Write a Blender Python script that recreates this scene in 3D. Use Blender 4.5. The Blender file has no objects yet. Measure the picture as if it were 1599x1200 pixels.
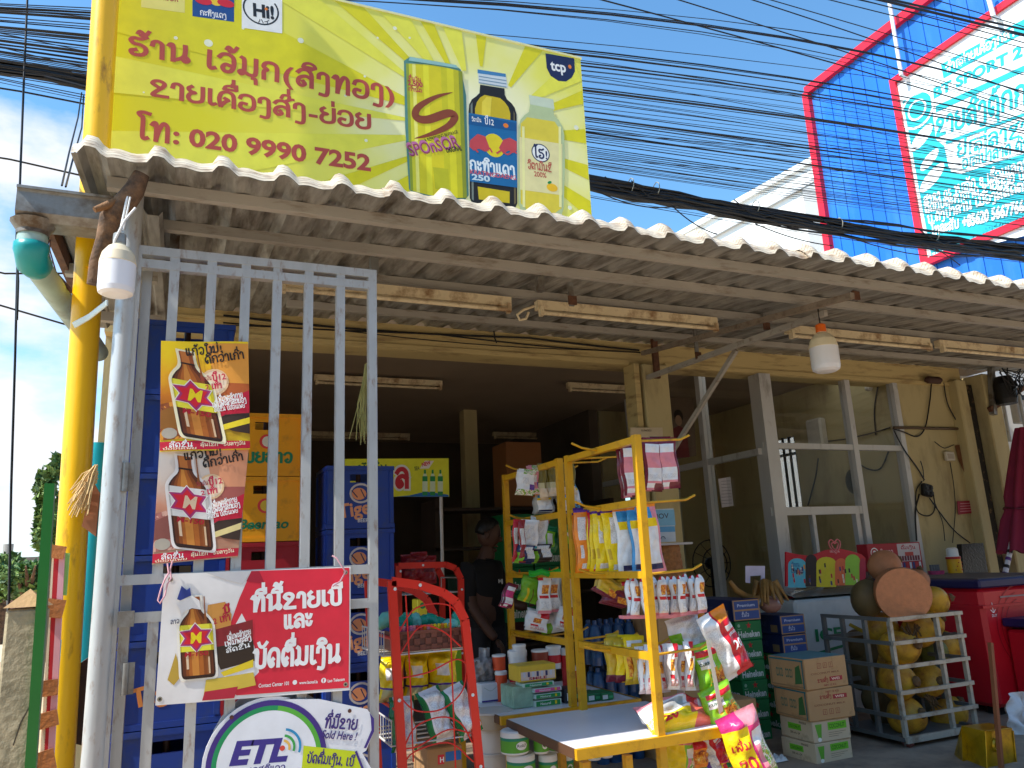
import bpy, bmesh, math, random
from mathutils import Vector as V, Matrix
R = random.Random(7)
sc = bpy.context.scene
col = sc.collection

# ------------------------------------------------------------------ camera
FPX, CX, CY = 1200.0, 800.0, 600.0                 # focal length in photograph pixels
PITCH, ROLL, YAW = math.radians(12.9), math.radians(2.6), math.radians(23.5)
CAM = V((0, 0, 1.26))
_f = V((math.sin(YAW)*math.cos(PITCH), math.cos(YAW)*math.cos(PITCH), math.sin(PITCH)))
_r0 = V((math.cos(YAW), -math.sin(YAW), 0)); _u0 = _r0.cross(_f)
_r = _r0*math.cos(ROLL) - _u0*math.sin(ROLL); _u = _r.cross(_f)
cam = bpy.data.cameras.new('camera'); cam.sensor_fit = 'HORIZONTAL'; cam.sensor_width = 36
cam.lens = 36*FPX/1599; cam.clip_start = 0.05; cam.clip_end = 3000
camo = bpy.data.objects.new('camera', cam); col.objects.link(camo)
camo.matrix_world = Matrix(((_r.x, _u.x, -_f.x, CAM.x), (_r.y, _u.y, -_f.y, CAM.y), (_r.z, _u.z, -_f.z, CAM.z), (0, 0, 0, 1)))
sc.camera = camo

def at(u, v, Y=None, X=None, Z=None):
    """the point of a real plane (Y, X or Z given in metres) seen at photograph pixel u, v"""
    d = _f + _r*((u-CX)/FPX) - _u*((v-CY)/FPX)
    t = (Y-CAM.y)/d.y if Y is not None else (X-CAM.x)/d.x if X is not None else (Z-CAM.z)/d.z
    return CAM + d*t

# ------------------------------------------------------------------ sun, sky, exposure
SUN = V((-0.63, -0.09, 0.77)).normalized()
sl = bpy.data.lights.new('sun', 'SUN'); sl.energy = 3.2; sl.angle = math.radians(0.5); sl.color = (1, 0.95, 0.87)
so = bpy.data.objects.new('sun', sl); col.objects.link(so); so.rotation_euler = SUN.to_track_quat('Z', 'Y').to_euler()
so.location = (0, 0, 20)
w = bpy.data.worlds.new('World'); sc.world = w; w.use_nodes = True
nt = w.node_tree; nt.nodes.clear()
def N(t, **k):
    n = nt.nodes.new(t)
    for a, b in k.items(): setattr(n, a, b)
    return n
sky = N('ShaderNodeTexSky', sky_type='NISHITA', sun_disc=False, sun_elevation=math.asin(SUN.z), sun_rotation=math.atan2(SUN.x, SUN.y) % (2*math.pi),
        altitude=0, air_density=1.0, dust_density=0.5, ozone_density=1.5)
bg = N('ShaderNodeBackground'); bg.inputs[1].default_value = 0.15
out = N('ShaderNodeOutputWorld')
tc = N('ShaderNodeTexCoord')
mp = N('ShaderNodeMapping'); mp.inputs['Scale'].default_value = (1.0, 1.0, 2.2); mp.inputs['Location'].default_value = (7.16, 14.52, 7.33)
no = N('ShaderNodeTexNoise'); no.inputs['Scale'].default_value = 2.1; no.inputs['Detail'].default_value = 9; no.inputs['Roughness'].default_value = 0.58
sep = N('ShaderNodeSeparateXYZ')
hi = N('ShaderNodeMapRange'); hi.inputs[1].default_value = 0.05; hi.inputs[2].default_value = 0.62; hi.inputs[3].default_value = 0.12; hi.inputs[4].default_value = -0.08
ad = N('ShaderNodeMath', operation='ADD')
cr = N('ShaderNodeValToRGB'); cr.color_ramp.elements[0].position = 0.54; cr.color_ramp.elements[1].position = 0.67
cr.color_ramp.elements[0].color = (0, 0, 0, 1); cr.color_ramp.elements[1].color = (1, 1, 1, 1)
mx = N('ShaderNodeMix', data_type='RGBA'); mx.inputs['B'].default_value = (3.2, 3.3, 3.5, 1)
L = nt.links.new
L(tc.outputs['Generated'], mp.inputs[0]); L(mp.outputs[0], no.inputs['Vector']); L(tc.outputs['Generated'], sep.inputs[0])
L(sep.outputs['Z'], hi.inputs[0]); L(no.outputs['Fac'], ad.inputs[0]); L(hi.outputs[0], ad.inputs[1]); L(ad.outputs[0], cr.inputs[0])
L(cr.outputs[0], mx.inputs['Factor']); tn = N('ShaderNodeMix', data_type='RGBA', blend_type='MULTIPLY'); tn.inputs['Factor'].default_value = 1; tn.inputs['B'].default_value = (0.54, 0.83, 0.93, 1); L(sky.outputs[0], tn.inputs['A']); L(tn.outputs['Result'], mx.inputs['A']); L(mx.outputs['Result'], bg.inputs[0]); L(bg.outputs[0], out.inputs[0])
sc.view_settings.view_transform = 'Standard'; sc.view_settings.look = 'None'
sc.view_settings.exposure = 1.12; sc.view_settings.gamma = 1; sc.view_settings.use_curve_mapping = False
sc.cycles.max_bounces = 8; sc.cycles.diffuse_bounces = 5; sc.cycles.transparent_max_bounces = 12
sc.cycles.use_denoising = True; sc.cycles.sample_clamp_indirect = 6

# ------------------------------------------------------------------ materials
def lin(r, g, b):
    return tuple(((x/255)/12.92 if x/255 <= 0.04045 else ((x/255+0.055)/1.055)**2.4) for x in (r, g, b)) + (1,)
MATS = {}
def pm(name, rgb, rough=0.55, metal=0.0, var=0.12, vs=6.0, bump=0.0, bs=60.0, dirt=None, dirtamt=0.0, ds=3.0, stretch=(1, 1, 1), spec=0.5, trans=0.0, alpha=1.0):
    """procedural principled material: base colour broken by two noises, optional dirt colour, optional bump"""
    if name in MATS: return MATS[name]
    m = bpy.data.materials.new(name); m.use_nodes = True; t = m.node_tree; n = t.nodes; l = t.links.new
    b = n['Principled BSDF']; b.inputs['Roughness'].default_value = rough; b.inputs['Metallic'].default_value = metal
    b.inputs['Specular IOR Level'].default_value = spec
    if trans: b.inputs['Transmission Weight'].default_value = trans
    if alpha < 1: b.inputs['Alpha'].default_value = alpha
    c = lin(*rgb)
    co = n.new('ShaderNodeTexCoord'); mp = n.new('ShaderNodeMapping'); mp.inputs['Scale'].default_value = stretch; l(co.outputs['Object'], mp.inputs[0])
    src = None
    if var > 0:
        a = n.new('ShaderNodeTexNoise'); a.inputs['Scale'].default_value = vs; a.inputs['Detail'].default_value = 5; l(mp.outputs[0], a.inputs['Vector'])
        r = n.new('ShaderNodeValToRGB'); r.color_ramp.elements[0].position = 0.3; r.color_ramp.elements[1].position = 0.7
        r.color_ramp.elements[0].color = tuple(x*(1-var) for x in c[:3])+(1,); r.color_ramp.elements[1].color = tuple(min(1, x*(1+var)) for x in c[:3])+(1,)
        l(a.outputs['Fac'], r.inputs[0]); src = r.outputs[0]
    if dirt:
        a2 = n.new('ShaderNodeTexNoise'); a2.inputs['Scale'].default_value = ds; a2.inputs['Detail'].default_value = 7; a2.inputs['Roughness'].default_value = 0.65; l(mp.outputs[0], a2.inputs['Vector'])
        r2 = n.new('ShaderNodeValToRGB'); r2.color_ramp.elements[0].position = 0.62-dirtamt*0.35; r2.color_ramp.elements[1].position = 0.78-dirtamt*0.2
        l(a2.outputs['Fac'], r2.inputs[0]); mix = n.new('ShaderNodeMix'); mix.data_type = 'RGBA'; l(r2.outputs[0], mix.inputs['Factor'])
        if src: l(src, mix.inputs['A'])
        else: mix.inputs['A'].default_value = c
        mix.inputs['B'].default_value = lin(*dirt); src = mix.outputs['Result']
    if src: l(src, b.inputs['Base Color'])
    else: b.inputs['Base Color'].default_value = c
    if bump > 0:
        a3 = n.new('ShaderNodeTexNoise'); a3.inputs['Scale'].default_value = bs; a3.inputs['Detail'].default_value = 4; l(mp.outputs[0], a3.inputs['Vector'])
        bu = n.new('ShaderNodeBump'); bu.inputs['Strength'].default_value = bump; bu.inputs['Distance'].default_value = 0.01
        l(a3.outputs['Fac'], bu.inputs['Height']); l(bu.outputs[0], b.inputs['Normal'])
    MATS[name] = m; return m
def ink(r, g, b):                                   # flat print
    return pm('ink_%d_%d_%d' % (r, g, b), (r, g, b), rough=0.5, var=0.06, vs=14)
def film(r, g, b):                                  # glossy packet film
    return pm('film_%d_%d_%d' % (r, g, b), (r, g, b), rough=0.26, var=0.10, vs=25, bump=0.55, bs=38)

def printed(name, base, inks, sx=60, sz=160, cover=0.5):
    """film printed with broken lines of small type over a base colour"""
    m = film(*base).copy(); m.name = name; t = m.node_tree; l = t.links.new; b = t.nodes['Principled BSDF']; src = b.inputs['Base Color'].links[0].from_socket
    co = t.nodes.new('ShaderNodeTexCoord'); sp = t.nodes.new('ShaderNodeSeparateXYZ'); l(co.outputs['Object'], sp.inputs[0])
    mu = t.nodes.new('ShaderNodeMath'); mu.operation = 'MULTIPLY'; mu.inputs[1].default_value = sz; l(sp.outputs['Z'], mu.inputs[0])
    fr = t.nodes.new('ShaderNodeMath'); fr.operation = 'FRACT'; l(mu.outputs[0], fr.inputs[0]); gt_ = t.nodes.new('ShaderNodeMath'); gt_.operation = 'GREATER_THAN'; gt_.inputs[1].default_value = 0.5; l(fr.outputs[0], gt_.inputs[0])
    mp_ = t.nodes.new('ShaderNodeMapping'); mp_.inputs['Scale'].default_value = (sx*3, 3, sz*0.5); l(co.outputs['Object'], mp_.inputs[0]); nz = t.nodes.new('ShaderNodeTexNoise'); nz.inputs['Scale'].default_value = 1; nz.inputs['Detail'].default_value = 1; l(mp_.outputs[0], nz.inputs['Vector'])
    g2 = t.nodes.new('ShaderNodeMath'); g2.operation = 'GREATER_THAN'; g2.inputs[1].default_value = 1-cover; l(nz.outputs['Fac'], g2.inputs[0]); mm = t.nodes.new('ShaderNodeMath'); mm.operation = 'MULTIPLY'; l(gt_.outputs[0], mm.inputs[0]); l(g2.outputs[0], mm.inputs[1])
    mx_ = t.nodes.new('ShaderNodeMix'); mx_.data_type = 'RGBA'; l(mm.outputs[0], mx_.inputs['Factor']); l(src, mx_.inputs['A']); mx_.inputs['B'].default_value = lin(*inks); l(mx_.outputs['Result'], b.inputs['Base Color']); return m
def graphic(name, cols, scale=45, rough=0.3):
    """film printed with a picture-like patchwork of several inks"""
    m = bpy.data.materials.new(name); m.use_nodes = True; t = m.node_tree; l = t.links.new; b = t.nodes['Principled BSDF']; b.inputs['Roughness'].default_value = rough
    co = t.nodes.new('ShaderNodeTexCoord'); nz = t.nodes.new('ShaderNodeTexNoise'); nz.inputs['Scale'].default_value = scale; nz.inputs['Detail'].default_value = 3; nz.inputs['Distortion'].default_value = 1.2; l(co.outputs['Object'], nz.inputs['Vector'])
    r = t.nodes.new('ShaderNodeValToRGB'); r.color_ramp.interpolation = 'CONSTANT'; e = r.color_ramp.elements; e[0].position = 0; e[0].color = lin(*cols[0]); e[1].position = 0.66; e[1].color = lin(*cols[-1])
    for i, c in enumerate(cols[1:-1]): q = e.new(0.36+0.3*i/max(1, len(cols)-2)); q.color = lin(*c)
    l(nz.outputs['Fac'], r.inputs[0]); l(r.outputs[0], b.inputs['Base Color'])
    bu = t.nodes.new('ShaderNodeBump'); bu.inputs['Strength'].default_value = 0.3; bu.inputs['Distance'].default_value = 0.01; n2 = t.nodes.new('ShaderNodeTexNoise'); n2.inputs['Scale'].default_value = 40; l(co.outputs['Object'], n2.inputs['Vector']); l(n2.outputs['Fac'], bu.inputs['Height']); l(bu.outputs[0], b.inputs['Normal']); return m
# ------------------------------------------------------------------ mesh helpers
ORG = {}
def rotz(a): return Matrix.Rotation(a, 3, 'Z')
class MB:
    def __init__(s): s.v = []; s.f = []; s.m = []; s.mats = []; s.sm = []
    def mi(s, m):
        if m not in s.mats: s.mats.append(m)
        return s.mats.index(m)
    def add(s, vs, fs, mat, smooth=False):
        b = len(s.v); k = s.mi(mat); s.v += [tuple(x) for x in vs]
        for f in fs: s.f.append(tuple(b+i for i in f)); s.m.append(k); s.sm.append(smooth)
        return s
    def box(s, c, d, mat, rot=None, taper=1.0):
        c = V(c); vs = []
        for z in (-1, 1):
            k = taper if z < 0 else 1.0
            for x, y in ((-1, -1), (1, -1), (1, 1), (-1, 1)):
                p = V((x*d[0]/2*k, y*d[1]/2*k, z*d[2]/2))
                if rot is not None: p = rot @ p
                vs.append(c+p)
        return s.add(vs, [(3, 2, 1, 0), (4, 5, 6, 7), (0, 1, 5, 4), (1, 2, 6, 5), (2, 3, 7, 6), (3, 0, 4, 7)], mat)
    def cbox(s, c, d, mat, rot=None, ch=0.006, sides=None):
        """box with chamfered edges; sides maps (axis, sign) to another material for that face"""
        c = V(c); h = [d[0]/2, d[1]/2, d[2]/2]; ch = min(ch, *[x*0.8 for x in h]); idx = {}; vs = []
        for ax in range(3):
            for sx in (-1, 1):
                for sy in (-1, 1):
                    for sz in (-1, 1):
                        sg = (sx, sy, sz); p = [sg[i]*(h[i] if i == ax else h[i]-ch) for i in range(3)]
                        q = V(p)
                        if rot is not None: q = rot @ q
                        idx[(ax, sg)] = len(vs); vs.append(c+q)
        def quad(pts):
            ctr = sum((vs[i] for i in pts), V())/len(pts); n = (vs[pts[1]]-vs[pts[0]]).cross(vs[pts[2]]-vs[pts[0]])
            return pts if n.dot(ctr-c) > 0 else pts[::-1]
        for ax in range(3):
            o = [i for i in range(3) if i != ax]
            for sg in (-1, 1):
                q = []
                for a, b in ((-1, -1), (1, -1), (1, 1), (-1, 1)):
                    t = [0, 0, 0]; t[ax] = sg; t[o[0]] = a; t[o[1]] = b; q.append(idx[(ax, tuple(t))])
                s.add([vs[i] for i in quad(q)], [(0, 1, 2, 3)], (sides or {}).get((ax, sg), mat))
        for ax in range(3):                            # edges along ax
            o = [i for i in range(3) if i != ax]
            for a in (-1, 1):
                for b in (-1, 1):
                    q = []
                    for sg, fa in ((-1, o[0]), (-1, o[1]), (1, o[1]), (1, o[0])):
                        t = [0, 0, 0]; t[ax] = sg; t[o[0]] = a; t[o[1]] = b; q.append(idx[(fa, tuple(t))])
                    s.add([vs[i] for i in quad(q)], [(0, 1, 2, 3)], mat)
        for sx in (-1, 1):
            for sy in (-1, 1):
                for sz in (-1, 1):
                    q = [idx[(ax, (sx, sy, sz))] for ax in range(3)]
                    s.add([vs[i] for i in quad(q)], [(0, 1, 2)], mat)
        return s
    def beam(s, p0, p1, w, h, mat, up=(0, 0, 1)):
        p0, p1 = V(p0), V(p1); d = (p1-p0).normalized(); up = V(up)
        a = d.cross(up)
        if a.length < 1e-4: a = d.cross(V((0, 1, 0)))
        a.normalize(); b = a.cross(d).normalized(); vs = []
        for p in (p0, p1):
            for x, y in ((-1, -1), (1, -1), (1, 1), (-1, 1)): vs.append(p+a*(x*w/2)+b*(y*h/2))
        return s.add(vs, [(0, 1, 2, 3), (7, 6, 5, 4), (4, 5, 1, 0), (5, 6, 2, 1), (6, 7, 3, 2), (7, 4, 0, 3)], mat)
    def tube(s, pts, r, mat, n=8, closed=False, caps=True, smooth=True):
        pts = [V(p) for p in pts]; k = len(pts); vs = []; fs = []; prev = None
        for i, p in enumerate(pts):
            if closed: d = pts[(i+1) % k]-pts[i-1]
            else: d = pts[min(i+1, k-1)]-pts[max(i-1, 0)]
            d.normalize()
            if prev is None:
                a = d.cross(V((0, 0, 1)))
                if a.length < 0.05: a = d.cross(V((0, 1, 0)))
            else:
                a = prev-d*prev.dot(d)
            a.normalize(); prev = a; b = d.cross(a); rr = r[i] if isinstance(r, (list, tuple)) else r
            for j in range(n):
                t = 2*math.pi*(j+0.5)/n; vs.append(p+a*(math.cos(t)*rr)+b*(math.sin(t)*rr))
        for i in range(k if closed else k-1):
            for j in range(n):
                i2 = (i+1) % k; fs.append((i*n+j, i*n+(j+1) % n, i2*n+(j+1) % n, i2*n+j))
        s.add(vs, fs, mat, smooth)
        if caps and not closed:
            s.add(vs[:n][::-1], [tuple(range(n))], mat); s.add(vs[-n:], [tuple(range(n))], mat)
        return s
    def lathe(s, c, prof, mat, n=16, M=None, smooth=True):
        c = V(c); rings = []
        for pr in prof:
            r, z = pr[:2]; rings.append([(r*math.cos(2*math.pi*j/n), r*math.sin(2*math.pi*j/n), z) for j in range(n)])
        for i in range(len(prof)-1):
            vs = [V(p) for p in rings[i]+rings[i+1]]
            if M is not None: vs = [M @ p for p in vs]
            mt = prof[i][2] if len(prof[i]) > 2 else mat
            s.add([c+p for p in vs], [(j, (j+1) % n, n+(j+1) % n, n+j) for j in range(n)], mt, smooth)
        return s
    def ball(s, c, r, mat, n=12, M=None, bumpf=None):
        c = V(c); r = r if isinstance(r, (tuple, list)) else (r, r, r); m = n//2+1; vs = []
        for i in range(m+1):
            th = math.pi*i/m
            for j in range(n):
                ph = 2*math.pi*j/n; p = V((math.sin(th)*math.cos(ph), math.sin(th)*math.sin(ph), math.cos(th)))
                k = bumpf(p) if bumpf else 1
                p = V((p.x*r[0]*k, p.y*r[1]*k, p.z*r[2]*k))
                if M is not None: p = M @ p
                vs.append(c+p)
        return s.add(vs, [(i*n+j, (i+1)*n+j, (i+1)*n+(j+1) % n, i*n+(j+1) % n) for i in range(m) for j in range(n)], mat, True)
    def prism(s, poly, vec, mat, smooth=False):
        poly = [V(p) for p in poly]; vec = V(vec); k = len(poly)
        s.add(poly, [tuple(range(k))], mat); s.add([p+vec for p in poly], [tuple(range(k))[::-1]], mat)
        return s.add(poly+[p+vec for p in poly], [(i, i+k, (i+1) % k+k, (i+1) % k) for i in range(k)], mat, smooth)
    def grid(s, nx, ny, fn, mat, smooth=True, matfn=None, flip=False):
        vs = [fn(i/nx, j/ny) for j in range(ny+1) for i in range(nx+1)]; b = len(s.v); s.v += [tuple(p) for p in vs]
        for j in range(ny):
            for i in range(nx):
                a = b+j*(nx+1)+i; q = (a, a+1, a+nx+2, a+nx+1)
                s.f.append(q[::-1] if flip else q); s.sm.append(smooth)
                s.m.append(s.mi(matfn((i+0.5)/nx, (j+0.5)/ny) if matfn else mat))
        return s
    def build(s, name, parent=None, origin=None):
        o = V(origin) if origin is not None else V((0, 0, 0))
        if parent is not None: o = ORG[parent]
        me = bpy.data.meshes.new(name); me.from_pydata([tuple(V(p)-o) for p in s.v], [], s.f)
        for m in s.mats: me.materials.append(m)
        me.polygons.foreach_set('material_index', s.m); me.polygons.foreach_set('use_smooth', s.sm); me.update()
        ob = bpy.data.objects.new(name, me); col.objects.link(ob)
        if parent is not None: ob.parent = parent
        else: ob.location = o
        ORG[ob] = o
        return ob
    def base(s):
        xs, ys, zs = zip(*s.v); return V(((min(xs)+max(xs))/2, (min(ys)+max(ys))/2, min(zs)))

def tag(o, label, cat, group=None):
    o['label'] = label; o['category'] = cat
    if group: o['group'] = group
    return o
def thing(name, label, cat, loc, group=None):
    o = bpy.data.objects.new(name, None); col.objects.link(o); o.location = loc; o.empty_display_size = 0.1
    ORG[o] = V(loc); return tag(o, label, cat, group)
def solo(mb, name, label, cat, group=None):         # a thing that is one mesh
    return tag(mb.build(name, origin=mb.base()), label, cat, group)
def structure(mb, name):
    o = mb.build(name); o['kind'] = 'structure'; return o
def dup(root, loc, rz=0.0, label=None, scale=None):
    def cp(o, par):
        c = o.copy(); col.objects.link(c)
        if par is not None: c.parent = par
        for ch in kids.get(o, ()): cp(ch, c)
        return c
    kids = {}
    for o in list(ORG):
        if o.parent is not None: kids.setdefault(o.parent, []).append(o)
    r = cp(root, None); r.location = loc; r.rotation_euler = (0, 0, rz)
    if scale: r.scale = scale
    if label: r['label'] = label
    return r
ORD = ['first', 'second', 'third', 'fourth', 'fifth', 'sixth', 'seventh', 'eighth', 'ninth', 'tenth', 'eleventh', 'twelfth']

# ------------------------------------------------------------------ lettering
def spl(pts, n=5):
    if len(pts) < 3: return [V(p) for p in pts]
    P = [V(p).to_2d() if len(p) > 2 else V(p) for p in pts]; P = [P[0]*2-P[1]]+P+[P[-1]*2-P[-2]]; o = []
    for i in range(1, len(P)-2):
        for k in range(n):
            t = k/n; a, b, c, d = P[i-1:i+3]
            o.append(0.5*((2*b)+(c-a)*t+(2*a-5*b+4*c-d)*t*t+(3*b-a-3*c+d)*t**3))
    o.append(P[-2]); return o
def ribbon(pts, w):
    k = len(pts); vs = []
    for i, p in enumerate(pts):
        d = pts[min(i+1, k-1)]-pts[max(i-1, 0)]
        if d.length < 1e-9: d = V((1, 0))
        d.normalize(); q = p.copy()
        if i == 0: q = q-d*w*0.4
        if i == k-1: q = q+d*w*0.4
        nn = V((-d.y, d.x))*(w/2); vs += [q+nn, q-nn]
    return vs, [(2*i, 2*i+1, 2*i+3, 2*i+2) for i in range(k-1)]
# Lao letters as pen strokes: (advance, strokes), consonants 1 high
LAO = {
 'ກ': (.8, ['.12,0 .12,.42 .25,.56 .1,.7 .18,.93 .4,1 .6,.9 .66,.65 .66,0']),
 'ຂ': (.78, ['.3,.62 .2,.7 .1,.8 .2,.97 .4,1 .58,.85 .5,.6 .25,.3 .12,.05 .35,.03 .7,.03']),
 'ຄ': (.8, ['.12,0 .06,.5 .16,.88 .38,1 .6,.9 .67,.6 .67,0', '.12,.02 .3,.3 .44,.44 .3,.55']),
 'ງ': (.6, ['.06,.66 .08,.88 .25,1 .42,.9 .45,.7 .45,-.1 .36,-.32 .14,-.3']),
 'ຈ': (.76, ['.06,.78 .2,.97 .44,1 .62,.82 .64,.35 .52,.04 .3,0 .2,.2 .32,.4 .5,.36']),
 'ຊ': (.8, ['.3,.62 .2,.7 .1,.8 .2,.97 .4,.98 .56,.85 .48,.6 .25,.3 .12,.05 .35,.03 .7,.03', '.5,.93 .72,1.12']),
 'ຍ': (.76, ['.2,1 .07,.86 .14,.68 .34,.6 .14,.5 .06,.25 .18,.03 .4,0 .6,.1 .65,.35 .65,1']),
 'ດ': (.8, ['.34,.42 .24,.3 .34,.12 .22,.02 .08,.3 .08,.65 .2,.92 .4,1 .6,.9 .67,.6 .67,0']),
 'ຕ': (.8, ['.34,.42 .24,.3 .34,.12 .22,.02 .08,.3 .07,.65 .14,.92 .28,.99 .37,.84 .48,.99 .62,.9 .67,.6 .67,0']),
 'ຖ': (.8, ['.06,0 .2,.1 .12,.42 .25,.56 .1,.7 .18,.93 .4,1 .6,.9 .66,.65 .66,0']),
 'ທ': (.82, ['.05,.86 .14,1 .22,.86 .22,0', '.22,.05 .34,.62 .5,1 .64,.92 .68,.7 .68,0']),
 'ນ': (.86, ['.05,.88 .13,1 .21,.86 .21,.0', '.21,.04 .42,.14 .62,.32 .68,.6 .68,1', '.68,.35 .8,.16 .7,.02 .58,.16 .66,.3']),
 'ບ': (.8, ['.05,.88 .13,1 .21,.86 .2,.22 .32,.02 .56,.02 .68,.22 .68,1']),
 'ປ': (.8, ['.05,.88 .13,1 .21,.86 .2,.22 .32,.02 .56,.02 .68,.22 .68,1.4']),
 'ພ': (.95, ['.05,.88 .13,1 .2,.86 .24,.02', '.24,.02 .45,.72 .64,.02', '.64,.02 .8,.4 .82,1']),
 'ມ': (.84, ['.12,1 .22,.88 .22,.2 .12,.02 .04,.14 .16,.22 .4,.06 .6,.04 .7,.22 .7,1']),
 'ຢ': (.76, ['.2,1 .07,.86 .14,.68 .34,.6 .14,.5 .06,.25 .18,.03 .4,0 .6,.1 .65,.35 .65,1.35']),
 'ລ': (.78, ['.06,.8 .2,.97 .44,1 .62,.82 .65,.5 .65,0', '.65,.48 .4,.62 .14,.48 .07,.2 .2,.02 .36,.14 .28,.3']),
 'ວ': (.72, ['.06,.8 .2,.97 .42,1 .6,.78 .6,.35 .48,.03 .26,.02 .16,.2 .3,.32']),
 'ສ': (.82, ['.06,.8 .2,.97 .44,1 .62,.82 .65,.5 .65,0', '.65,.48 .4,.62 .14,.48 .07,.2 .2,.02 .36,.14 .28,.3', '.5,.98 .76,1.18']),
 'ຮ': (.76, ['.66,1.12 .45,.98 .2,1 .08,.84 .2,.66 .45,.62 .63,.45 .62,.16 .42,.0 .16,.03 .1,.22 .26,.3']),
 'ຫ': (.95, ['.05,.88 .13,1 .21,.86 .2,.04', '.2,.1 .4,.6 .6,1 .75,.9 .6,.7 .75,.5 .8,0']),
 'ໝ': (1.2, ['.05,.88 .13,1 .21,.86 .2,.04', '.2,.1 .35,.6 .5,.98 .6,.88 .58,.2 .5,.02 .44,.16 .7,.06 .96,.06 1.06,.25 1.06,1']),
 'ອ': (.78, ['.32,.4 .14,.42 .07,.2 .2,.02 .46,.0 .64,.2 .66,.65 .56,.92 .34,1 .14,.92 .07,.74']),
 'າ': (.56, ['.05,.72 .1,.94 .25,1 .4,.88 .42,.65 .42,0']),
 'ະ': (.5, ['.06,.95 .12,.7 .3,.66 .4,.9', '.06,.4 .12,.14 .3,.1 .4,.34']),
 'ເ': (.38, ['.12,1 .12,.2 .2,.02 .34,.08']),
 'ແ': (.7, ['.12,1 .12,.2 .2,.02 .3,.08', '.44,1 .44,.2 .52,.02 .64,.08']),
 'ໂ': (.5, ['.5,1.45 .24,1.5 .06,1.42 .14,1.28 .24,1.15 .24,.2 .32,.02 .44,.08']),
 'ໃ': (.5, ['.1,1.2 .1,1.42 .3,1.5 .42,1.34 .28,1.2 .24,1.0 .24,.2 .32,.02 .44,.08']),
 'ໄ': (.5, ['.05,1.3 .15,1.5 .25,1.35 .4,1.5', '.24,1.35 .24,.2 .32,.02 .44,.08']),
 'ຳ': (.56, ['-.3,1.3 -.18,1.42 -.06,1.3 -.18,1.18 -.3,1.3', '.05,.72 .1,.94 .25,1 .4,.88 .42,.65 .42,0']),
 'ິ': (0, ['-.62,1.18 -.55,1.36 -.36,1.44 -.16,1.36 -.1,1.18 -.36,1.18 -.62,1.18']),
 'ີ': (0, ['-.62,1.18 -.55,1.36 -.36,1.44 -.16,1.36 -.1,1.18 -.36,1.18 -.62,1.18', '-.1,1.2 -.1,1.5']),
 'ື': (0, ['-.62,1.18 -.55,1.36 -.36,1.44 -.16,1.36 -.1,1.18 -.36,1.18 -.62,1.18', '-.1,1.2 -.1,1.5', '-.26,1.38 -.26,1.55']),
 'ັ': (0, ['-.6,1.4 -.5,1.2 -.3,1.18 -.1,1.42']),
 'ົ': (0, ['-.55,1.2 -.45,1.42 -.2,1.4 -.2,1.2 -.02,1.2']),
 'ໍ': (0, ['-.45,1.3 -.34,1.42 -.22,1.3 -.34,1.18 -.45,1.3']),
 'ຸ': (0, ['-.34,-.14 -.22,-.16 -.2,-.42']),
 '່': (0, ['-.22,1.22 -.22,1.5']),
 '້': (0, ['-.5,1.3 -.42,1.46 -.28,1.3 -.4,1.2 -.22,1.22 -.08,1.5']),
 '໊': (0, ['-.55,1.2 -.5,1.45 -.38,1.25 -.26,1.45 -.1,1.45']),
}
LAO = {k: (a, [[tuple(map(float, q.split(','))) for q in st.split()] for st in ss]) for k, (a, ss) in LAO.items()}
_dg = bpy.context.evaluated_depsgraph_get
_fcu = bpy.data.curves.new('font_tool', 'FONT'); _fob = bpy.data.objects.new('font_tool', _fcu); col.objects.link(_fob)
_fcache = {}
def latin(s, bold):
    if (s, bold) in _fcache: return _fcache[(s, bold)]
    _fcu.body = s; _fcu.offset = bold; _fcu.resolution_u = 3; dg = _dg(); dg.update(); e = _fob.evaluated_get(dg); me = e.to_mesh()
    vs = [(v.co.x, v.co.y) for v in me.vertices]; fs = [tuple(p.vertices) for p in me.polygons]; e.to_mesh_clear()
    r = (vs, fs, max((x for x, y in vs), default=0.3)+0.08); _fcache[(s, bold)] = r; return r
def text2d(s, weight=0.17, bold=0.02):
    """2-D mesh of a line of Lao and Latin writing; Lao consonants and Latin capitals are 1 high"""
    vs = []; fs = []; sub = []; pen = 0.0; i = 0; up = False
    while i < len(s):
        ch = s[i]
        if ch in LAO:
            adv, strokes = LAO[ch]; dy = 0.34 if (ch in '່້໊' and up) else 0
            up = (ch in 'ິີືັົໍ') or (up and ch in '່້໊')
            for st in strokes:
                a, f = ribbon(spl([(x+pen, y+dy) for x, y in st]), weight*(0.85 if adv == 0 else 1)); b = len(vs)
                vs += [(p.x, p.y) for p in a]; fs += [tuple(b+k for k in q) for q in f]; s0 = int(sub[-1])+1 if sub else 0; sub += [s0+0.95*(k//2)/(len(a)/2) for k in range(len(a))]
            pen += adv*1.02+(0.06 if adv else 0); i += 1
        elif ch == ' ': pen += 0.45; i += 1; up = False
        else:
            j = i
            while j < len(s) and s[j] not in LAO and not (s[j] == ' ' and j+1 < len(s) and s[j+1] in LAO): j += 1
            a, f, wd = latin(s[i:j], bold); b = len(vs); k = 1/0.73
            vs += [(pen+x*k, y*k) for x, y in a]; sub += [(int(sub[-1])+1 if sub else 0)]*len(a); fs += [tuple(b+q for q in g) for g in f]; pen += wd*k; i = j; up = False
    return vs, fs, pen, sub
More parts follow.
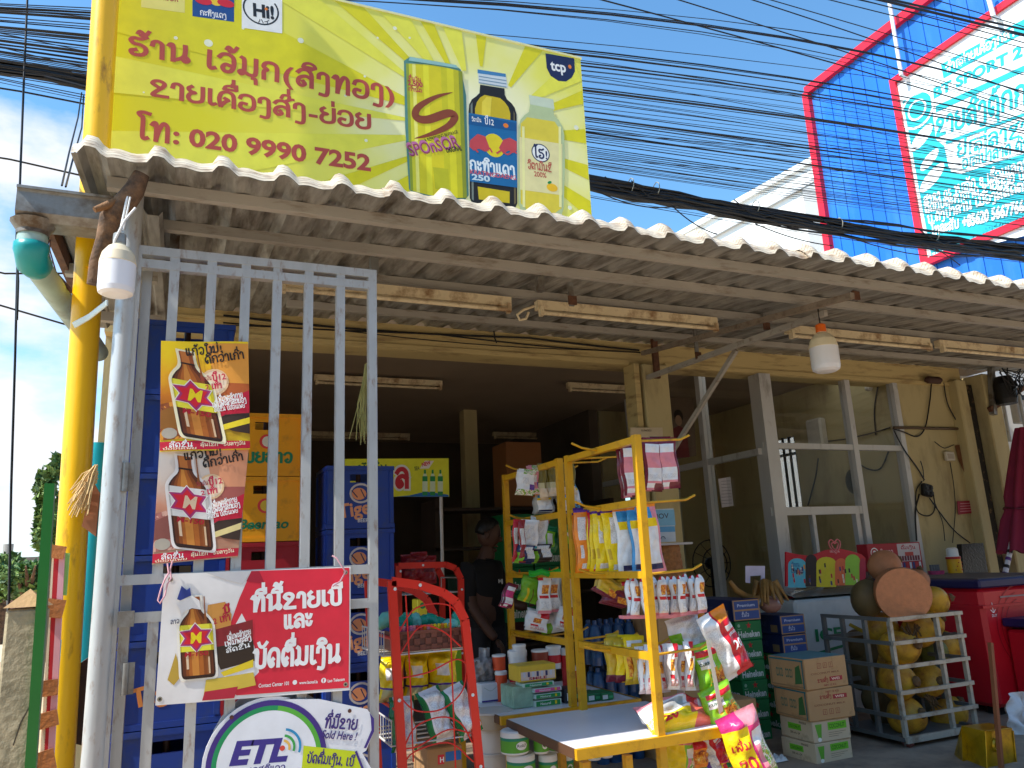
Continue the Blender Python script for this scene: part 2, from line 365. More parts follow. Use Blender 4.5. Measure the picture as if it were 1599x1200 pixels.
def tess(vs, fs, lim=0.03):
    bm = bmesh.new(); bv = [bm.verts.new((x, y, 0)) for x, y in vs]
    for f in fs:
        try: bm.faces.new([bv[i] for i in f])
        except ValueError: pass
    bmesh.ops.triangulate(bm, faces=bm.faces[:])
    for _ in range(5):
        e = [x for x in bm.edges if x.calc_length() > lim]
        if not e: break
        bmesh.ops.subdivide_edges(bm, edges=e, cuts=1); bmesh.ops.triangulate(bm, faces=[f for f in bm.faces if len(f.verts) > 3])
    bm.verts.index_update(); r = [(v.co.x, v.co.y) for v in bm.verts], [tuple(v.index for v in f.verts) for f in bm.faces]; bm.free(); return r
class Dec:
    """flat print: coloured shapes laid on a sheet, each 0.4 mm proud of the one before"""
    def __init__(s, o, ux, uy, warp=None, step=0.00025, first=0.001):
        s.o = V(o); s.ux = V(ux).normalized(); s.uy = V(uy).normalized(); s.n = s.ux.cross(s.uy).normalized(); s.mb = MB(); s.l = s.first = first; s.st = step; s.warp = warp; s.bb = []
    def P(s, x, y):
        return s.o+s.ux*x+s.uy*y+s.n*(s.l+(s.warp(x, y) if s.warp else 0))
    def _a(s, vs, fs, mat, sub=None):
        if s.warp and not sub: vs, fs = tess(vs, fs)
        xs = [p[0] for p in vs]; ys = [p[1] for p in vs]; b = (min(xs), min(ys), max(xs), max(ys))
        lv = max([q[4] for q in s.bb if q[0] < b[2] and q[2] > b[0] and q[1] < b[3] and q[3] > b[1]], default=-1)+1; s.bb.append(b+(lv,))
        base = s.first+lv*s.st; out = []
        for i, (x, y) in enumerate(vs): s.l = base+(sub[i] % 6)*s.st*0.16 if sub else base; out.append(s.P(x, y))
        s.mb.add(out, fs, mat); return s
    def poly(s, pts, mat): return s._a(pts, [tuple(range(len(pts)))], mat)
    def rect(s, x0, y0, x1, y1, mat, n=1):
        if n == 1: return s.poly([(x0, y0), (x1, y0), (x1, y1), (x0, y1)], mat)
        vs = [(x0+(x1-x0)*i/n, y0+(y1-y0)*j/n) for j in range(n+1) for i in range(n+1)]
        return s._a(vs, [(j*(n+1)+i, j*(n+1)+i+1, (j+1)*(n+1)+i+1, (j+1)*(n+1)+i) for j in range(n) for i in range(n)], mat)
    def ell(s, cx, cy, rx, ry, mat, a0=0, a1=360, n=24, rot=0):
        c, q = math.cos(rot), math.sin(rot); pts = []
        for i in range(n+(0 if a1-a0 >= 360 else 1)):
            t = math.radians(a0+(a1-a0)*i/n); x, y = rx*math.cos(t), ry*math.sin(t); pts.append((cx+x*c-y*q, cy+x*q+y*c))
        return s.poly(pts, mat)
    def ring(s, cx, cy, r0, r1, mat, a0=0, a1=360, n=32, ky=1.0):
        vs = []
        for i in range(n+1):
            t = math.radians(a0+(a1-a0)*i/n); vs += [(cx+r0*math.cos(t), cy+ky*r0*math.sin(t)), (cx+r1*math.cos(t), cy+ky*r1*math.sin(t))]
        return s._a(vs, [(2*i, 2*i+1, 2*i+3, 2*i+2) for i in range(n)], mat)
    def line(s, pts, w, mat, smooth=True):
        a, f = ribbon(spl(pts) if smooth else [V(p) for p in pts], w); return s._a([(p.x, p.y) for p in a], f, mat)
    def text(s, t, x, y, h, mat, width=None, rot=0.0, shear=0.0, weight=0.17, bold=0.02, align='l'):
        vs, fs, wd, sub = text2d(t, weight, bold); kx = width/wd if width else h; c, q = math.cos(rot), math.sin(rot); o = []
        off = {'l': 0, 'c': -wd*kx/2, 'r': -wd*kx}[align]
        for a, b in vs:
            px, py = a*kx+b*h*shear+off, b*h; o.append((x+px*c-py*q, y+px*q+py*c))
        return s._a(o, fs, mat, sub)
    def star(s, cx, cy, r, mat, k=0.4, n=5, rot=90):
        return s.poly([(cx+(r if i % 2 == 0 else r*k)*math.cos(math.radians(rot+180*i/n)), cy+(r if i % 2 == 0 else r*k)*math.sin(math.radians(rot+180*i/n))) for i in range(2*n)], mat)
    def build(s, name, parent): return s.mb.build(name, parent)
def _q(s, u, v):
    p = at(u, v, Y=s.o.y)-s.o; return (p.dot(s.ux), p.dot(s.uy))
def _qs(s, pts): return [s.q(u, v) for u, v in pts]
def _tpx(s, t, a, b, hpx, mat, **k):
    x0, y0 = s.q(*a); x1, y1 = s.q(*b); e = s.q(a[0], a[1]-10); sc_ = math.hypot(e[0]-x0, e[1]-y0)/10
    return s.text(t, x0, y0, hpx*sc_, mat, width=math.hypot(x1-x0, y1-y0), rot=math.atan2(y1-y0, x1-x0), **k)
Dec.q = _q; Dec.qs = _qs; Dec.tpx = _tpx
def front(u, v, Y, first=0.0012, warp=None): return Dec(at(u, v, Y=Y), (1, 0, 0), (0, 0, 1), warp=warp, first=first)
# ------------------------------------------------------------------ shared materials
galv = pm('galvanised_steel', (186, 188, 188), rough=0.4, metal=0.3, var=0.07, vs=30, dirt=(140, 104, 76), dirtamt=0.16, ds=34, stretch=(1, 1, .3), bump=.05)
galvd = pm('weathered_galvanised', (150, 150, 146), rough=0.5, metal=0.5, var=0.2, vs=12, dirt=(96, 78, 60), dirtamt=0.5, ds=7)
purl = pm('dusty_purlin_paint', (168, 162, 152), rough=0.55, var=0.08, vs=9, dirt=(126, 112, 96), dirtamt=0.25, ds=22, stretch=(.25, 1, 1))
rust = pm('rusty_iron', (96, 62, 42), rough=0.8, var=0.3, vs=30, bump=0.3)
zinc = pm('roof_sheet_underside', (160, 158, 152), rough=0.45, metal=0.3, var=0.22, vs=5, dirt=(96, 88, 78), dirtamt=0.45, ds=2.4, stretch=(9, 1.2, 1))
rooftop = pm('cream_roof_paint', (218, 203, 178), rough=0.4, var=0.10, vs=5, dirt=(140, 108, 78), dirtamt=0.4, ds=9, stretch=(1, 1, 3))
groove = pm('roof_step_groove', (96, 84, 70), rough=0.7)
yel = pm('yellow_paint', (246, 190, 8), rough=0.34, var=0.06, vs=4, dirt=(150, 96, 30), dirtamt=0.12, ds=16, stretch=(1, 1, .3), bump=.06)
rackyel = pm('rack_yellow_paint', (214, 158, 22), rough=0.4, var=0.08, vs=9, dirt=(150, 100, 30), dirtamt=0.25, ds=12)
cream = pm('cream_wall_paint', (192, 176, 128), rough=0.75, var=0.06, vs=2.2, dirt=(156, 138, 98), dirtamt=0.3, ds=2.6, bump=0.12, bs=35, stretch=(1.6, 1.6, .5))
creamd = pm('cream_beam_paint', (200, 178, 122), rough=0.7, var=0.06, vs=3, dirt=(136, 108, 68), dirtamt=0.3, ds=5, stretch=(.5, 1, 4), bump=0.1)
whitewall = pm('white_wall_paint', (226, 226, 222), rough=0.7, var=0.05, vs=1.5, dirt=(180, 176, 168), dirtamt=0.3, ds=1.2)
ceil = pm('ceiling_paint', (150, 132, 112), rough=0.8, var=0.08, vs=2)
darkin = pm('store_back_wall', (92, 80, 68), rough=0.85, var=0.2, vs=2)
alu = pm('aluminium_frame', (206, 206, 204), rough=0.45, metal=0.2, var=0.04, vs=8, dirt=(146, 140, 132), dirtamt=0.15, ds=9, stretch=(1, 1, .3))
black = pm('black_rubber', (16, 16, 18), rough=0.5, var=0.2)
blackm = pm('black_cable_sheath', (14, 13, 16), rough=0.45, var=0.1)
white = pm('white_plastic', (232, 232, 230), rough=0.4, var=0.03)
tubew = pm('dusty_tube_enamel', (226, 208, 170), rough=0.5, var=0.08, vs=10, dirt=(140, 104, 66), dirtamt=0.4, ds=10)
wood = pm('bare_wood', (126, 88, 52), rough=0.8, var=0.3, vs=5, stretch=(6, 6, 1), bump=0.4, bs=30)
bark = pm('branch_bark', (112, 84, 60), rough=0.9, var=0.45, vs=22, bump=0.8, bs=40, dirt=(52, 40, 32), dirtamt=0.5, ds=14)
conc = pm('shop_concrete_floor', (158, 136, 116), rough=0.85, var=0.14, vs=1.6, dirt=(104, 90, 80), dirtamt=0.5, ds=2.2, bump=0.2, bs=50)
dust = pm('sandy_ground', (196, 170, 138), rough=0.95, var=0.16, vs=0.7, dirt=(150, 122, 92), dirtamt=0.4, ds=0.5, bump=0.25, bs=12)
K = ink
INK = dict(w=K(240, 240, 238), k=K(24, 24, 26), navy=K(26, 34, 78), red=K(214, 28, 48), brick=K(186, 78, 62), yel=K(246, 214, 24), lime=K(204, 208, 14), pale=K(226, 230, 130),
           blue=K(24, 104, 178), sky=K(60, 150, 210), green=K(20, 140, 70), org=K(236, 128, 30), purple=K(76, 48, 140), pink=K(226, 110, 170), grey=K(190, 190, 190), teal=K(30, 150, 150),
           brown=K(86, 44, 18), amber=K(196, 112, 26), cream=K(242, 232, 196), orange2=K(246, 170, 60), maroon=K(110, 24, 34), dgrn=K(12, 70, 40), wine=K(184, 22, 56))
def I(k): return INK[k]

# ------------------------------------------------------------------ ground, road
m = MB(); m.grid(24, 24, lambda a, b: V((-150+300*a, -100+300*b, 0)), dust, smooth=False); structure(m, 'ground')
m = MB(); m.box((4.2, 5.2, -0.044), (9.4, 7.4, 0.1), conc); structure(m, 'shop_floor')
asph = pm('road_asphalt', (74, 72, 72), rough=0.9, var=0.2, vs=3, bump=0.2, bs=80)
m = MB(); m.add([(-80, -9, 0.004), (-2.6, -9, 0.004), (-2.6, 90, 0.004), (-9, 90, 0.004), (-80, -3, 0.004)], [(0, 1, 2, 3, 4)], pm('side_lane_concrete', (214, 190, 158), rough=0.9, var=0.1, vs=0.8, bump=0.1)); structure(m, 'side_lane')
m = MB(); m.add([(-80, -20, 0.008), (80, -20, 0.008), (80, -4.5, 0.008), (-80, -4.5, 0.008)], [(0, 1, 2, 3)], asph); structure(m, 'road')

# ------------------------------------------------------------------ shop building
FY = 5.28                                            # facade plane
FB = 2.786                                           # underside of the fascia beam
sh = thing('shop_building', 'cream walled open fronted shop with dark interior and glass partition on the right', 'shop', (3.5, FY, 0))
m = MB(); m.box((-0.42, 8.0, 1.5), (0.16, 5.2, 3.0), cream); m.build('side_wall', sh)
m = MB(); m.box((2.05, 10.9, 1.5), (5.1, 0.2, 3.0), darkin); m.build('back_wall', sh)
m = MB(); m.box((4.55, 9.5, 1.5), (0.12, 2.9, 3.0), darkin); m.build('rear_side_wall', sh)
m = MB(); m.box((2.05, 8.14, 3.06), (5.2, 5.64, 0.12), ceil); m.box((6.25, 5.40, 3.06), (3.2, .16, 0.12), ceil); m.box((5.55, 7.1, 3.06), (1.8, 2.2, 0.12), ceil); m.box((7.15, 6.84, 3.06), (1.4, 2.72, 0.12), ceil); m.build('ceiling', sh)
tl = bpy.data.materials.new('milky_fill_light'); tl.use_nodes = True; t = tl.node_tree; t.nodes.clear(); o_ = t.nodes.new('ShaderNodeOutputMaterial'); tb = t.nodes.new('ShaderNodeBsdfTranslucent'); tb.inputs[0].default_value = (.38, .37, .34, 1); t.links.new(tb.outputs[0], o_.inputs[0])
m = MB(); m.add([(4.63, 5.46, 3.05), (6.47, 5.46, 3.05), (6.47, 6.02, 3.05), (4.63, 6.02, 3.05)], [(0, 1, 2, 3)], tl); m.build('fill_light_panel', sh)  # unseen translucent ceiling panel, added to brighten the glass room
m = MB(); m.box((3.42, FY+0.1, FB+0.10), (7.84, 0.2, 0.2), creamd); m.box((1.5, FY-0.006, FB+0.022), (3.7, 0.03, 0.04), creamd); m.box((1.5, FY-0.003, FB+0.135), (3.7, 0.03, 0.02), creamd)
m.box((5.45, FY-0.004, FB+0.02), (3.5, 0.03, 0.035), creamd); m.build('fascia_beam', sh)
pL, pR = at(986, 600, Y=FY).x, at(1034, 600, Y=FY).x
m = MB(); m.cbox(((pL+pR)/2+0.03, FY+0.04, FB/2), (pR-pL-0.06, 0.3, FB), cream, ch=0.012); m.box((pL+0.012, FY+0.0, FB/2), (0.05, 0.16, FB), creamd); pil = m.build('pillar', sh)
pil['label'] = 'cream pillar between the two shop bays'
m = MB(); m.box((at(733, 700, Y=8.4).x, 8.4, 1.5), (0.16, 0.16, 3.0), cream); m.build('inner_column', sh)
CXX = at(1196, 730, Y=FY).x                          # corner post of the glass room
SWX = 6.36; RBY = 8.1                                # its side wall and back wall
wy0, wy1, wz0, wz1 = 6.68, 7.12, 1.62, 2.5
m = MB(); yy = FY+0.14
for a, b in ((yy, wy0), (wy1, RBY)): m.box((SWX+0.06, (a+b)/2, 1.5), (0.12, b-a, 3.0), cream)
m.box((SWX+0.06, (wy0+wy1)/2, wz0/2), (0.12, wy1-wy0, wz0), cream); m.box((SWX+0.06, (wy0+wy1)/2, (wz1+3)/2), (0.12, wy1-wy0, 3-wz1), cream); m.build('glass_room_side_wall', sh)
for i in range(5): m = MB(); m.beam((SWX+.03, wy0+.02+.1*i, wz0), (SWX+.03, wy0+.02+.1*i, wz1), .022, .022, black); m.build('window_bar', sh)
m = MB(); m.beam((SWX+.03, wy0, wz1-.2), (SWX+.03, wy1, wz1-.2), .022, .03, black); m.build('window_rail', sh)
dg2 = bpy.data.materials.new('dimming_glass'); dg2.use_nodes = True; t = dg2.node_tree; b_ = t.nodes['Principled BSDF']; b_.inputs['Base Color'].default_value = (.2, .21, .2, 1); b_.inputs['Roughness'].default_value = .6; b_.inputs['Alpha'].default_value = .78
m = MB(); m.add([(SWX+.08, wy0, wz0), (SWX+.08, wy1, wz0), (SWX+.08, wy1, wz1), (SWX+.08, wy0, wz1)], [(0, 1, 2, 3)], dg2); m.build('side_window_dimming_pane', sh)  # dark half-opaque pane added to dim the side window
wL, wR = 4.95, 5.75; wB, wT = 1.0, 2.35
m = MB()
for c, d in (((CXX+wL)/2, wL-CXX), ((wR+SWX)/2, SWX-wR)): m.box((c, RBY+0.06, 1.5), (d, 0.12, 3.0), cream)
m.box(((wL+wR)/2, RBY+0.06, wB/2), (wR-wL, 0.12, wB), cream); m.box(((wL+wR)/2, RBY+0.06, (wT+3)/2), (wR-wL, 0.12, 3-wT), cream); m.build('glass_room_back_wall', sh)
m = MB()
for i in range(6): m = MB(); m.beam((wL+0.1+i*0.13, RBY+0.02, wB), (wL+0.1+i*0.13, RBY+0.02, wT), 0.025, 0.025, black); m.build('window_bar', sh)
m = MB()
m.beam((wL, RBY+0.0, 2.05), (wR, RBY+0.0, 2.05), 0.025, 0.04, black); m.build('window_rail', sh)
m = MB(); m.box((SWX+0.42, FY+0.07, FB/2), (0.84, 0.14, FB), cream); m.build('front_wall', sh)
prL, prR = at(1519, 737, Y=FY-0.1).x, at(1572, 737, Y=FY-0.1).x
m = MB(); m.cbox((prL+0.07, FY+0.0, 1.42), (0.14, 0.2, 2.84), cream, ch=0.01); m.cbox((prR-0.09, FY-0.02, 1.45), (0.22, 0.3, 2.9), cream, ch=0.012); m.build('end_pier', sh)
m = MB(); m.box((prL+0.20, FY-0.0, 1.4), (0.11, 0.14, 2.8), pm('shutter_guide', (40, 36, 32), rough=0.6, metal=0.4, dirt=(150, 120, 80), dirtamt=0.2, ds=14)); m.build('shutter_guide', sh)
m = MB(); m.box((prR+1.3, FY+0.35, 1.6), (2.6, 0.14, 3.2), whitewall); m.build('white_end_wall', sh)
# glass partition: frame > panes
GZ0 = 0.75
m = MB(); A = alu
def upr(u, v, X=None, wd=0.06, dp=0.08, z0=0.0, z1=FB):
    p = at(u, v, Y=FY+0.03) if X is None else at(u, v, X=X)
    m.box((p.x, p.y, (z0+z1)/2), (wd, dp, z1-z0), A); return p
upr(1203, 735, wd=0.13, dp=0.14)
x1 = upr(1331, 690).x; x2 = upr(1408, 700).x
zr = at(1262, 697, Y=FY).z; zs = at(1262, 798, Y=FY).z
m.box(((CXX+x2)/2, FY+0.03, zr), (x2-CXX, 0.06, 0.05), A); m.box(((CXX+x1)/2, FY+0.028, zs), (x1-CXX, 0.064, 0.07), A); m.box(((CXX+x2)/2, FY+0.03, 0.72), (x2-CXX, 0.06, 0.08), A)
m.box((at(1278, 850, Y=FY).x, FY+0.03, (0.76+zs)/2), (0.035, 0.05, zs-0.76), A)
m.box((x1-0.09, FY+0.026, (0.76+zs)/2), (0.05, 0.05, zs-0.76), A)
y1 = at(1112, 780, X=CXX).y
m.box((CXX, y1, 1.5), (0.08, 0.07, 3.0), A); m.box((CXX, 7.4, 1.5), (0.08, 0.06, 3.0), A)
for z in (at(1139, 716, X=CXX).z, 0.75): m.box((CXX-0.003, (FY+RBY)/2, z), (0.062, RBY-FY-0.06, 0.055), A)
fr = m.build('partition_frame', sh)
gl = bpy.data.materials.new('window_glass'); gl.use_nodes = True; t = gl.node_tree; t.nodes.clear()
o_ = t.nodes.new('ShaderNodeOutputMaterial'); tr = t.nodes.new('ShaderNodeBsdfTransparent'); gg = t.nodes.new('ShaderNodeBsdfGlossy'); gg.inputs['Roughness'].default_value = 0.02
lw_ = t.nodes.new('ShaderNodeLayerWeight'); lw_.inputs[0].default_value = .5; pw_ = t.nodes.new('ShaderNodeMath'); pw_.operation = 'POWER'; pw_.inputs[1].default_value = 4; t.links.new(lw_.outputs['Facing'], pw_.inputs[0]); ly = t.nodes.new('ShaderNodeMath'); ly.operation = 'MULTIPLY_ADD'; ly.inputs[1].default_value = .45; ly.inputs[2].default_value = .045; t.links.new(pw_.outputs[0], ly.inputs[0]); ms = t.nodes.new('ShaderNodeMixShader'); tr.inputs[0].default_value = (0.93, 0.94, 0.94, 1)
t.links.new(ly.outputs[0], ms.inputs[0]); t.links.new(tr.outputs[0], ms.inputs[1]); t.links.new(gg.outputs[0], ms.inputs[2]); t.links.new(ms.outputs[0], o_.inputs[0])
def pane(x0, x1, z0, z1):
    mm = MB(); mm.box(((x0+x1)/2, FY+0.035, (z0+z1)/2), (x1-x0, 0.006, z1-z0), gl); mm.build('pane', fr)
pane(CXX+0.07, x1-0.03, zr+0.025, FB); pane(x1+0.03, x2-0.03, zr+0.025, FB); pane(CXX+0.07, x1-0.03, zs+0.035, zr-0.025); pane(x1+0.03, x2-0.03, 0.76, zr-0.025); pane(CXX+0.07, at(1278, 850, Y=FY).x-0.02, 0.76, zs-0.035)
zq = at(1139, 716, X=CXX).z
for ya, yb in ((FY+0.1, y1-0.035), (y1+0.035, 7.37), (7.43, RBY)):
    for za, zb in ((0.78, zq-0.028), (zq+0.028, 2.99)):
        mm = MB(); mm.box((CXX, (ya+yb)/2, (za+zb)/2), (0.006, yb-ya, zb-za), gl); mm.build('pane', fr)

# ------------------------------------------------------------------ awning of corrugated sheets
def RZ(y): return 2.30+0.13*y                        # plane of the sheets
aw = thing('awning', 'corrugated metal awning with cream stepped front edge over the shop front', 'awning', (3.4, 2.7, 2.6))
PER = 0.213; X0 = -0.395
def rib(x):
    t = ((x-X0)/PER) % 1.0; t = abs(t-0.27)/0.5
    k = 0.0 if t > 0.38 else 1.0 if t < 0.17 else (0.38-t)/0.21
    return 0.032*(k*k*(3-2*k))+0.004*math.sin((x-X0)/PER*2*math.pi*2)
E0 = 2.70
for i in range(9):
    xa = X0+i*5*PER; xb = xa+5*PER+0.03; m = MB(); n = 62; dz = 0.003*(i % 2); jy = R.uniform(-0.012, 0.012)
    if i == 8: xb = xa+3*PER
    def bot(a, b): x = xa+(xb-xa)*a; y = E0+jy+(5.3-E0-jy)*b; return V((x, y, RZ(y)+rib(x)+dz))
    m.grid(n, 6, bot, zinc, smooth=False)
    for k in range(5):                               # stepped nosing in five narrow courses, a groove between them
        def st(a, b, k=k):
            x = xa+(xb-xa)*a; t = (k+b*0.9)/5; y = E0+jy+0.058*t-0.010*math.sin(t*math.pi); return V((x, y, RZ(E0+jy)+rib(x)*(1+0.25*t)+0.064*t+dz+0.002))
        m.grid(n, 1, st, rooftop)
        def gr(a, b, k=k):
            x = xa+(xb-xa)*a; t = (k+0.9+b*0.1)/5; y = E0+jy+0.058*t-0.010*math.sin(t*math.pi)+0.002; return V((x, y, RZ(E0+jy)+rib(x)*(1+0.25*t)+0.064*t+dz+0.002))
        m.grid(n, 1, gr, groove if k in (1, 2, 3) else rooftop)
    def top(a, b): x = xa+(xb-xa)*a; y = E0+jy+0.058+(5.3-E0-0.058)*b; return V((x, y, RZ(E0+jy)+0.13*(y-E0-jy-0.058)+rib(x)*1.25+0.066+dz))
    m.grid(n, 4, top, rooftop)
    m.build('roof_sheet', aw)
xl, xr = -0.3, 7.85
for Y_, mt in ((2.89, purl), (3.345, purl), (3.9, purl), (4.75, purl)):
    m = MB(); x_l = xl if Y_ < 3.5 else 0.55
    m.beam((x_l, Y_, RZ(Y_)-0.026), (xr, Y_, RZ(Y_)-0.026), 0.036, 0.044, mt)
    m.build('purlin', aw)
def strut(a, b, w_, h_, mt, nm):
    m = MB(); m.beam(a, b, w_, h_, mt); return m.build(nm, aw)
strut(at(1012, 590, Y=FY-0.12), at(1290, 489, Y=3.38), 0.032, 0.036, purl, 'brace')
strut(at(1046, 712, Y=FY-0.10), at(1150, 547, Y=4.35), 0.03, 0.032, purl, 'brace')
strut(at(1004, 552, Y=FY-0.12), V((at(1330, 452, Y=2.95).x, 2.95, RZ(2.95)-0.085)), 0.03, 0.034, pm('grey_brown_strut', (140, 126, 110), rough=0.65, var=0.12, vs=12, dirt=(104, 82, 64), dirtamt=0.3, ds=20), 'rafter')
for u, v0, v1, Y_ in ((891, 404, 478, 3.62), (1333, 432, 470, 3.12), (1195, 492, 517, 3.86), (1088, 524, 562, 4.55)):
    m = MB(); x = at(u, (v0+v1)/2, Y=Y_).x; za = at(u, v1, Y=Y_).z; m.box((x, Y_, (za+RZ(Y_))/2), (0.03, 0.012, RZ(Y_)-za), galvd); m.box((x, Y_-0.012, za+0.03), (0.05, 0.012, 0.05), rust); m.build('hanger_bracket', aw)
m = MB(); p = at(1024, 560, Y=FY-0.12); m.box((p.x, p.y, p.z), (0.05, 0.03, 0.34), rust); m.build('pillar_bracket', aw)

# gutter at the left end and its pipe
gu = thing('gutter', 'grey metal rain gutter running past the left end of the awning', 'gutter', at(70, 320, Y=2.92))
gY = 2.92; ga, gb = at(27, 292, Y=gY), at(150, 305, Y=gY)
m = MB(); zt = ga.z; xl_, xr_ = ga.x, gb.x+0.06
prof = [(0.0, 0.0), (0.004, -0.012), (0.004, -0.085), (0.03, -0.11), (0.13, -0.11), (0.14, 0.0)]
for (ya, za), (yb, zb) in zip(prof, prof[1:]):
    m.add([(xl_, gY+ya, zt+za), (xr_, gY+ya, zt+za), (xr_, gY+yb, zt+zb), (xl_, gY+yb, zt+zb)], [(0, 1, 2, 3)], galvd)
m.add([(xl_, gY+a, zt+b) for a, b in prof], [tuple(range(6))], galvd); m.box(((xl_+xr_)/2, gY-0.002, zt+0.002), (xr_-xl_, 0.012, 0.01), galvd); m.build('trough', gu)
oc = at(56, 335, Y=gY+0.08)
m = MB(); m.lathe((oc.x, gY+0.07, zt-0.15), [(0.052, 0.0), (0.052, 0.015), (0.075, 0.05)], galvd, n=14); m.build('outlet', gu)
aqua = pm('faded_pvc_pipe', (160, 186, 178), rough=0.5, var=0.12, vs=8, dirt=(120, 128, 108), dirtamt=0.3, ds=5); teal = pm('teal_pvc', (20, 150, 150), rough=0.35, var=0.08)
dp = thing('drain_pipe', 'pale green drain pipe with teal elbow hanging under the gutter', 'drain pipe', (oc.x, gY+0.07, zt-0.6))
e0 = V((oc.x, gY+0.07, zt-0.13)); e1 = V((oc.x, gY+0.07, at(50, 402, Y=gY+0.07).z)); e2 = at(118, 500, Y=gY+0.75)
m = MB(); m.tube([e0, e1+V((0, 0, 0.04))], 0.048, aqua, n=16); m.build('upper_pipe', dp)
dd = (e2-e1).normalized(); m = MB(); m.tube([e1+V((0, 0, 0.05)), e1+V((0, 0, 0.047)), e1+V((0, 0, 0.022)), e1+V((0, 0, 0.016)), e1+dd*0.03+V((0, 0, -0.012)), e1+dd*0.07], [0.0485, 0.056, 0.056, 0.052, 0.052, 0.054], teal, n=16); m.build('elbow', dp)
m = MB(); m.tube([e1+dd*0.05, e2, e2+dd*0.5], 0.045, aqua, n=16); m.build('lower_pipe', dp)
e3 = V((at(154, 700, Y=FY-0.45).x, FY-0.45, 0))
m = MB(); m.tube([e3+V((0, 0, 0.6)), e3+V((0, 0, 2.0))], 0.05, pm('turquoise_pipe', (30, 190, 200), rough=0.4, var=0.05), n=14); m.build('standing_pipe', dp)['label'] = 'bright turquoise standing pipe behind the yellow pole'
# low side roof left of the awning
sa = thing('side_roof', 'small corrugated side roof behind the gutter at the left end', 'roof', (-0.5, 3.6, 2.6))
m = MB(); m.grid(30, 4, lambda a, b: V((-0.52+0.4*a, 3.05+1.9*b, 2.62+0.09*b+(0.02 if (a*30) % 6 < 2 else 0))), zinc, smooth=False); m.build('roof_sheet', sa)
m = MB(); m.beam((-0.52, 3.05, 2.60), (-0.52, 4.95, 2.69), 0.03, 0.08, rust); m.build('edge_angle', sa)
m = MB(); m.beam((-0.52, 3.7, 2.60), (-0.15, 3.7, 2.60), 0.05, 0.05, purl); m.beam((-0.52, 4.5, 2.64), (-0.15, 4.5, 2.64), 0.05, 0.05, purl); m.build('purlin', sa)

# ------------------------------------------------------------------ yellow pole, gate post, gate
PY = 3.3
pa, pb = at(163, 40, Y=PY), at(91, 1195, Y=PY)
yp = thing('sign_pole', 'tall round yellow pole beside the billboard at the left', 'pole', (pb.x, PY, 0))
m = MB(); dz = (pa-pb); m.tube([pb+dz*(-pb.z/dz.z), pa+dz*0.5], 0.052, yel, n=20); m.build('pole', yp)
m = MB(); p = at(146, 415, Y=PY-0.06); m.box((p.x+0.02, PY-0.05, p.z), (0.09, 0.03, 0.014), yel); m.box((p.x+0.02, PY-0.062, p.z-0.02), (0.07, 0.01, 0.045), yel); m.build('cleat', yp)
GY = 3.0
gpx = at(181, 700, Y=GY).x
gp = thing('gate_post', 'round bare steel gate post between yellow pole and barred gate', 'post', (gpx, GY, 0))
m = MB(); m.tube([(gpx, GY, 0), (gpx, GY, RZ(GY)-0.02)], 0.036, galv, n=20); m.build('post', gp)
for v in (745, 1060):
    p = at(200, v, Y=GY-0.02); m = MB(); m.tube([p+V((-0.008, 0, -0.05)), p+V((-0.008, 0, 0.05))], 0.011, galvd, n=10); m.box(p+V((0.004, 0.004, 0)), (0.03, 0.006, 0.1), galvd); m.build('hinge', gp)
gt = thing('barred_gate', 'galvanised square tube gate with upright bars carrying posters and banner', 'gate', (at(400, 900, Y=GY).x, GY, 0))
gx0, gx1 = at(211, 460, Y=GY).x, at(581, 460, Y=GY).x; gz = at(400, 411, Y=GY).z; T = 0.034
zr1, zr2 = at(400, 897, Y=GY).z, at(400, 953, Y=GY).z
def bar(a, b, nm): mm = MB(); mm.beam(a, b, T, T, galv, up=(0, 1, 0)); return mm.build(nm, gt)
bar((gx0, GY, 0.12), (gx0, GY, gz+T/2), 'stile'); bar((gx1, GY, 0.12), (gx1, GY, gz+T/2), 'stile')
for z in (gz, gz-0.052, zr1, zr2, 0.14): bar((gx0+T/2, GY, z), (gx1-T/2, GY, z), 'rail')
for u in (269, 328, 382, 432, 481.5, 531.5):
    x = at(u, 500, Y=GY).x; bar((x, GY+0.002, zr1+T/2), (x, GY+0.002, gz-T/2), 'bar'); bar((x-0.004, GY+0.002, 0.14), (x-0.004, GY+0.002, zr2-T/2), 'bar')
m = MB(); p = at(197, 967, Y=GY-0.03); m.box((p.x, p.y, p.z), (0.05, 0.03, 0.05), galvd); m.build('latch', gt)
# second frame standing just behind the first stile
bar((gx0+0.035, GY+0.06, 0.12), (gx0+0.035, GY+0.06, gz-0.05), 'stile')

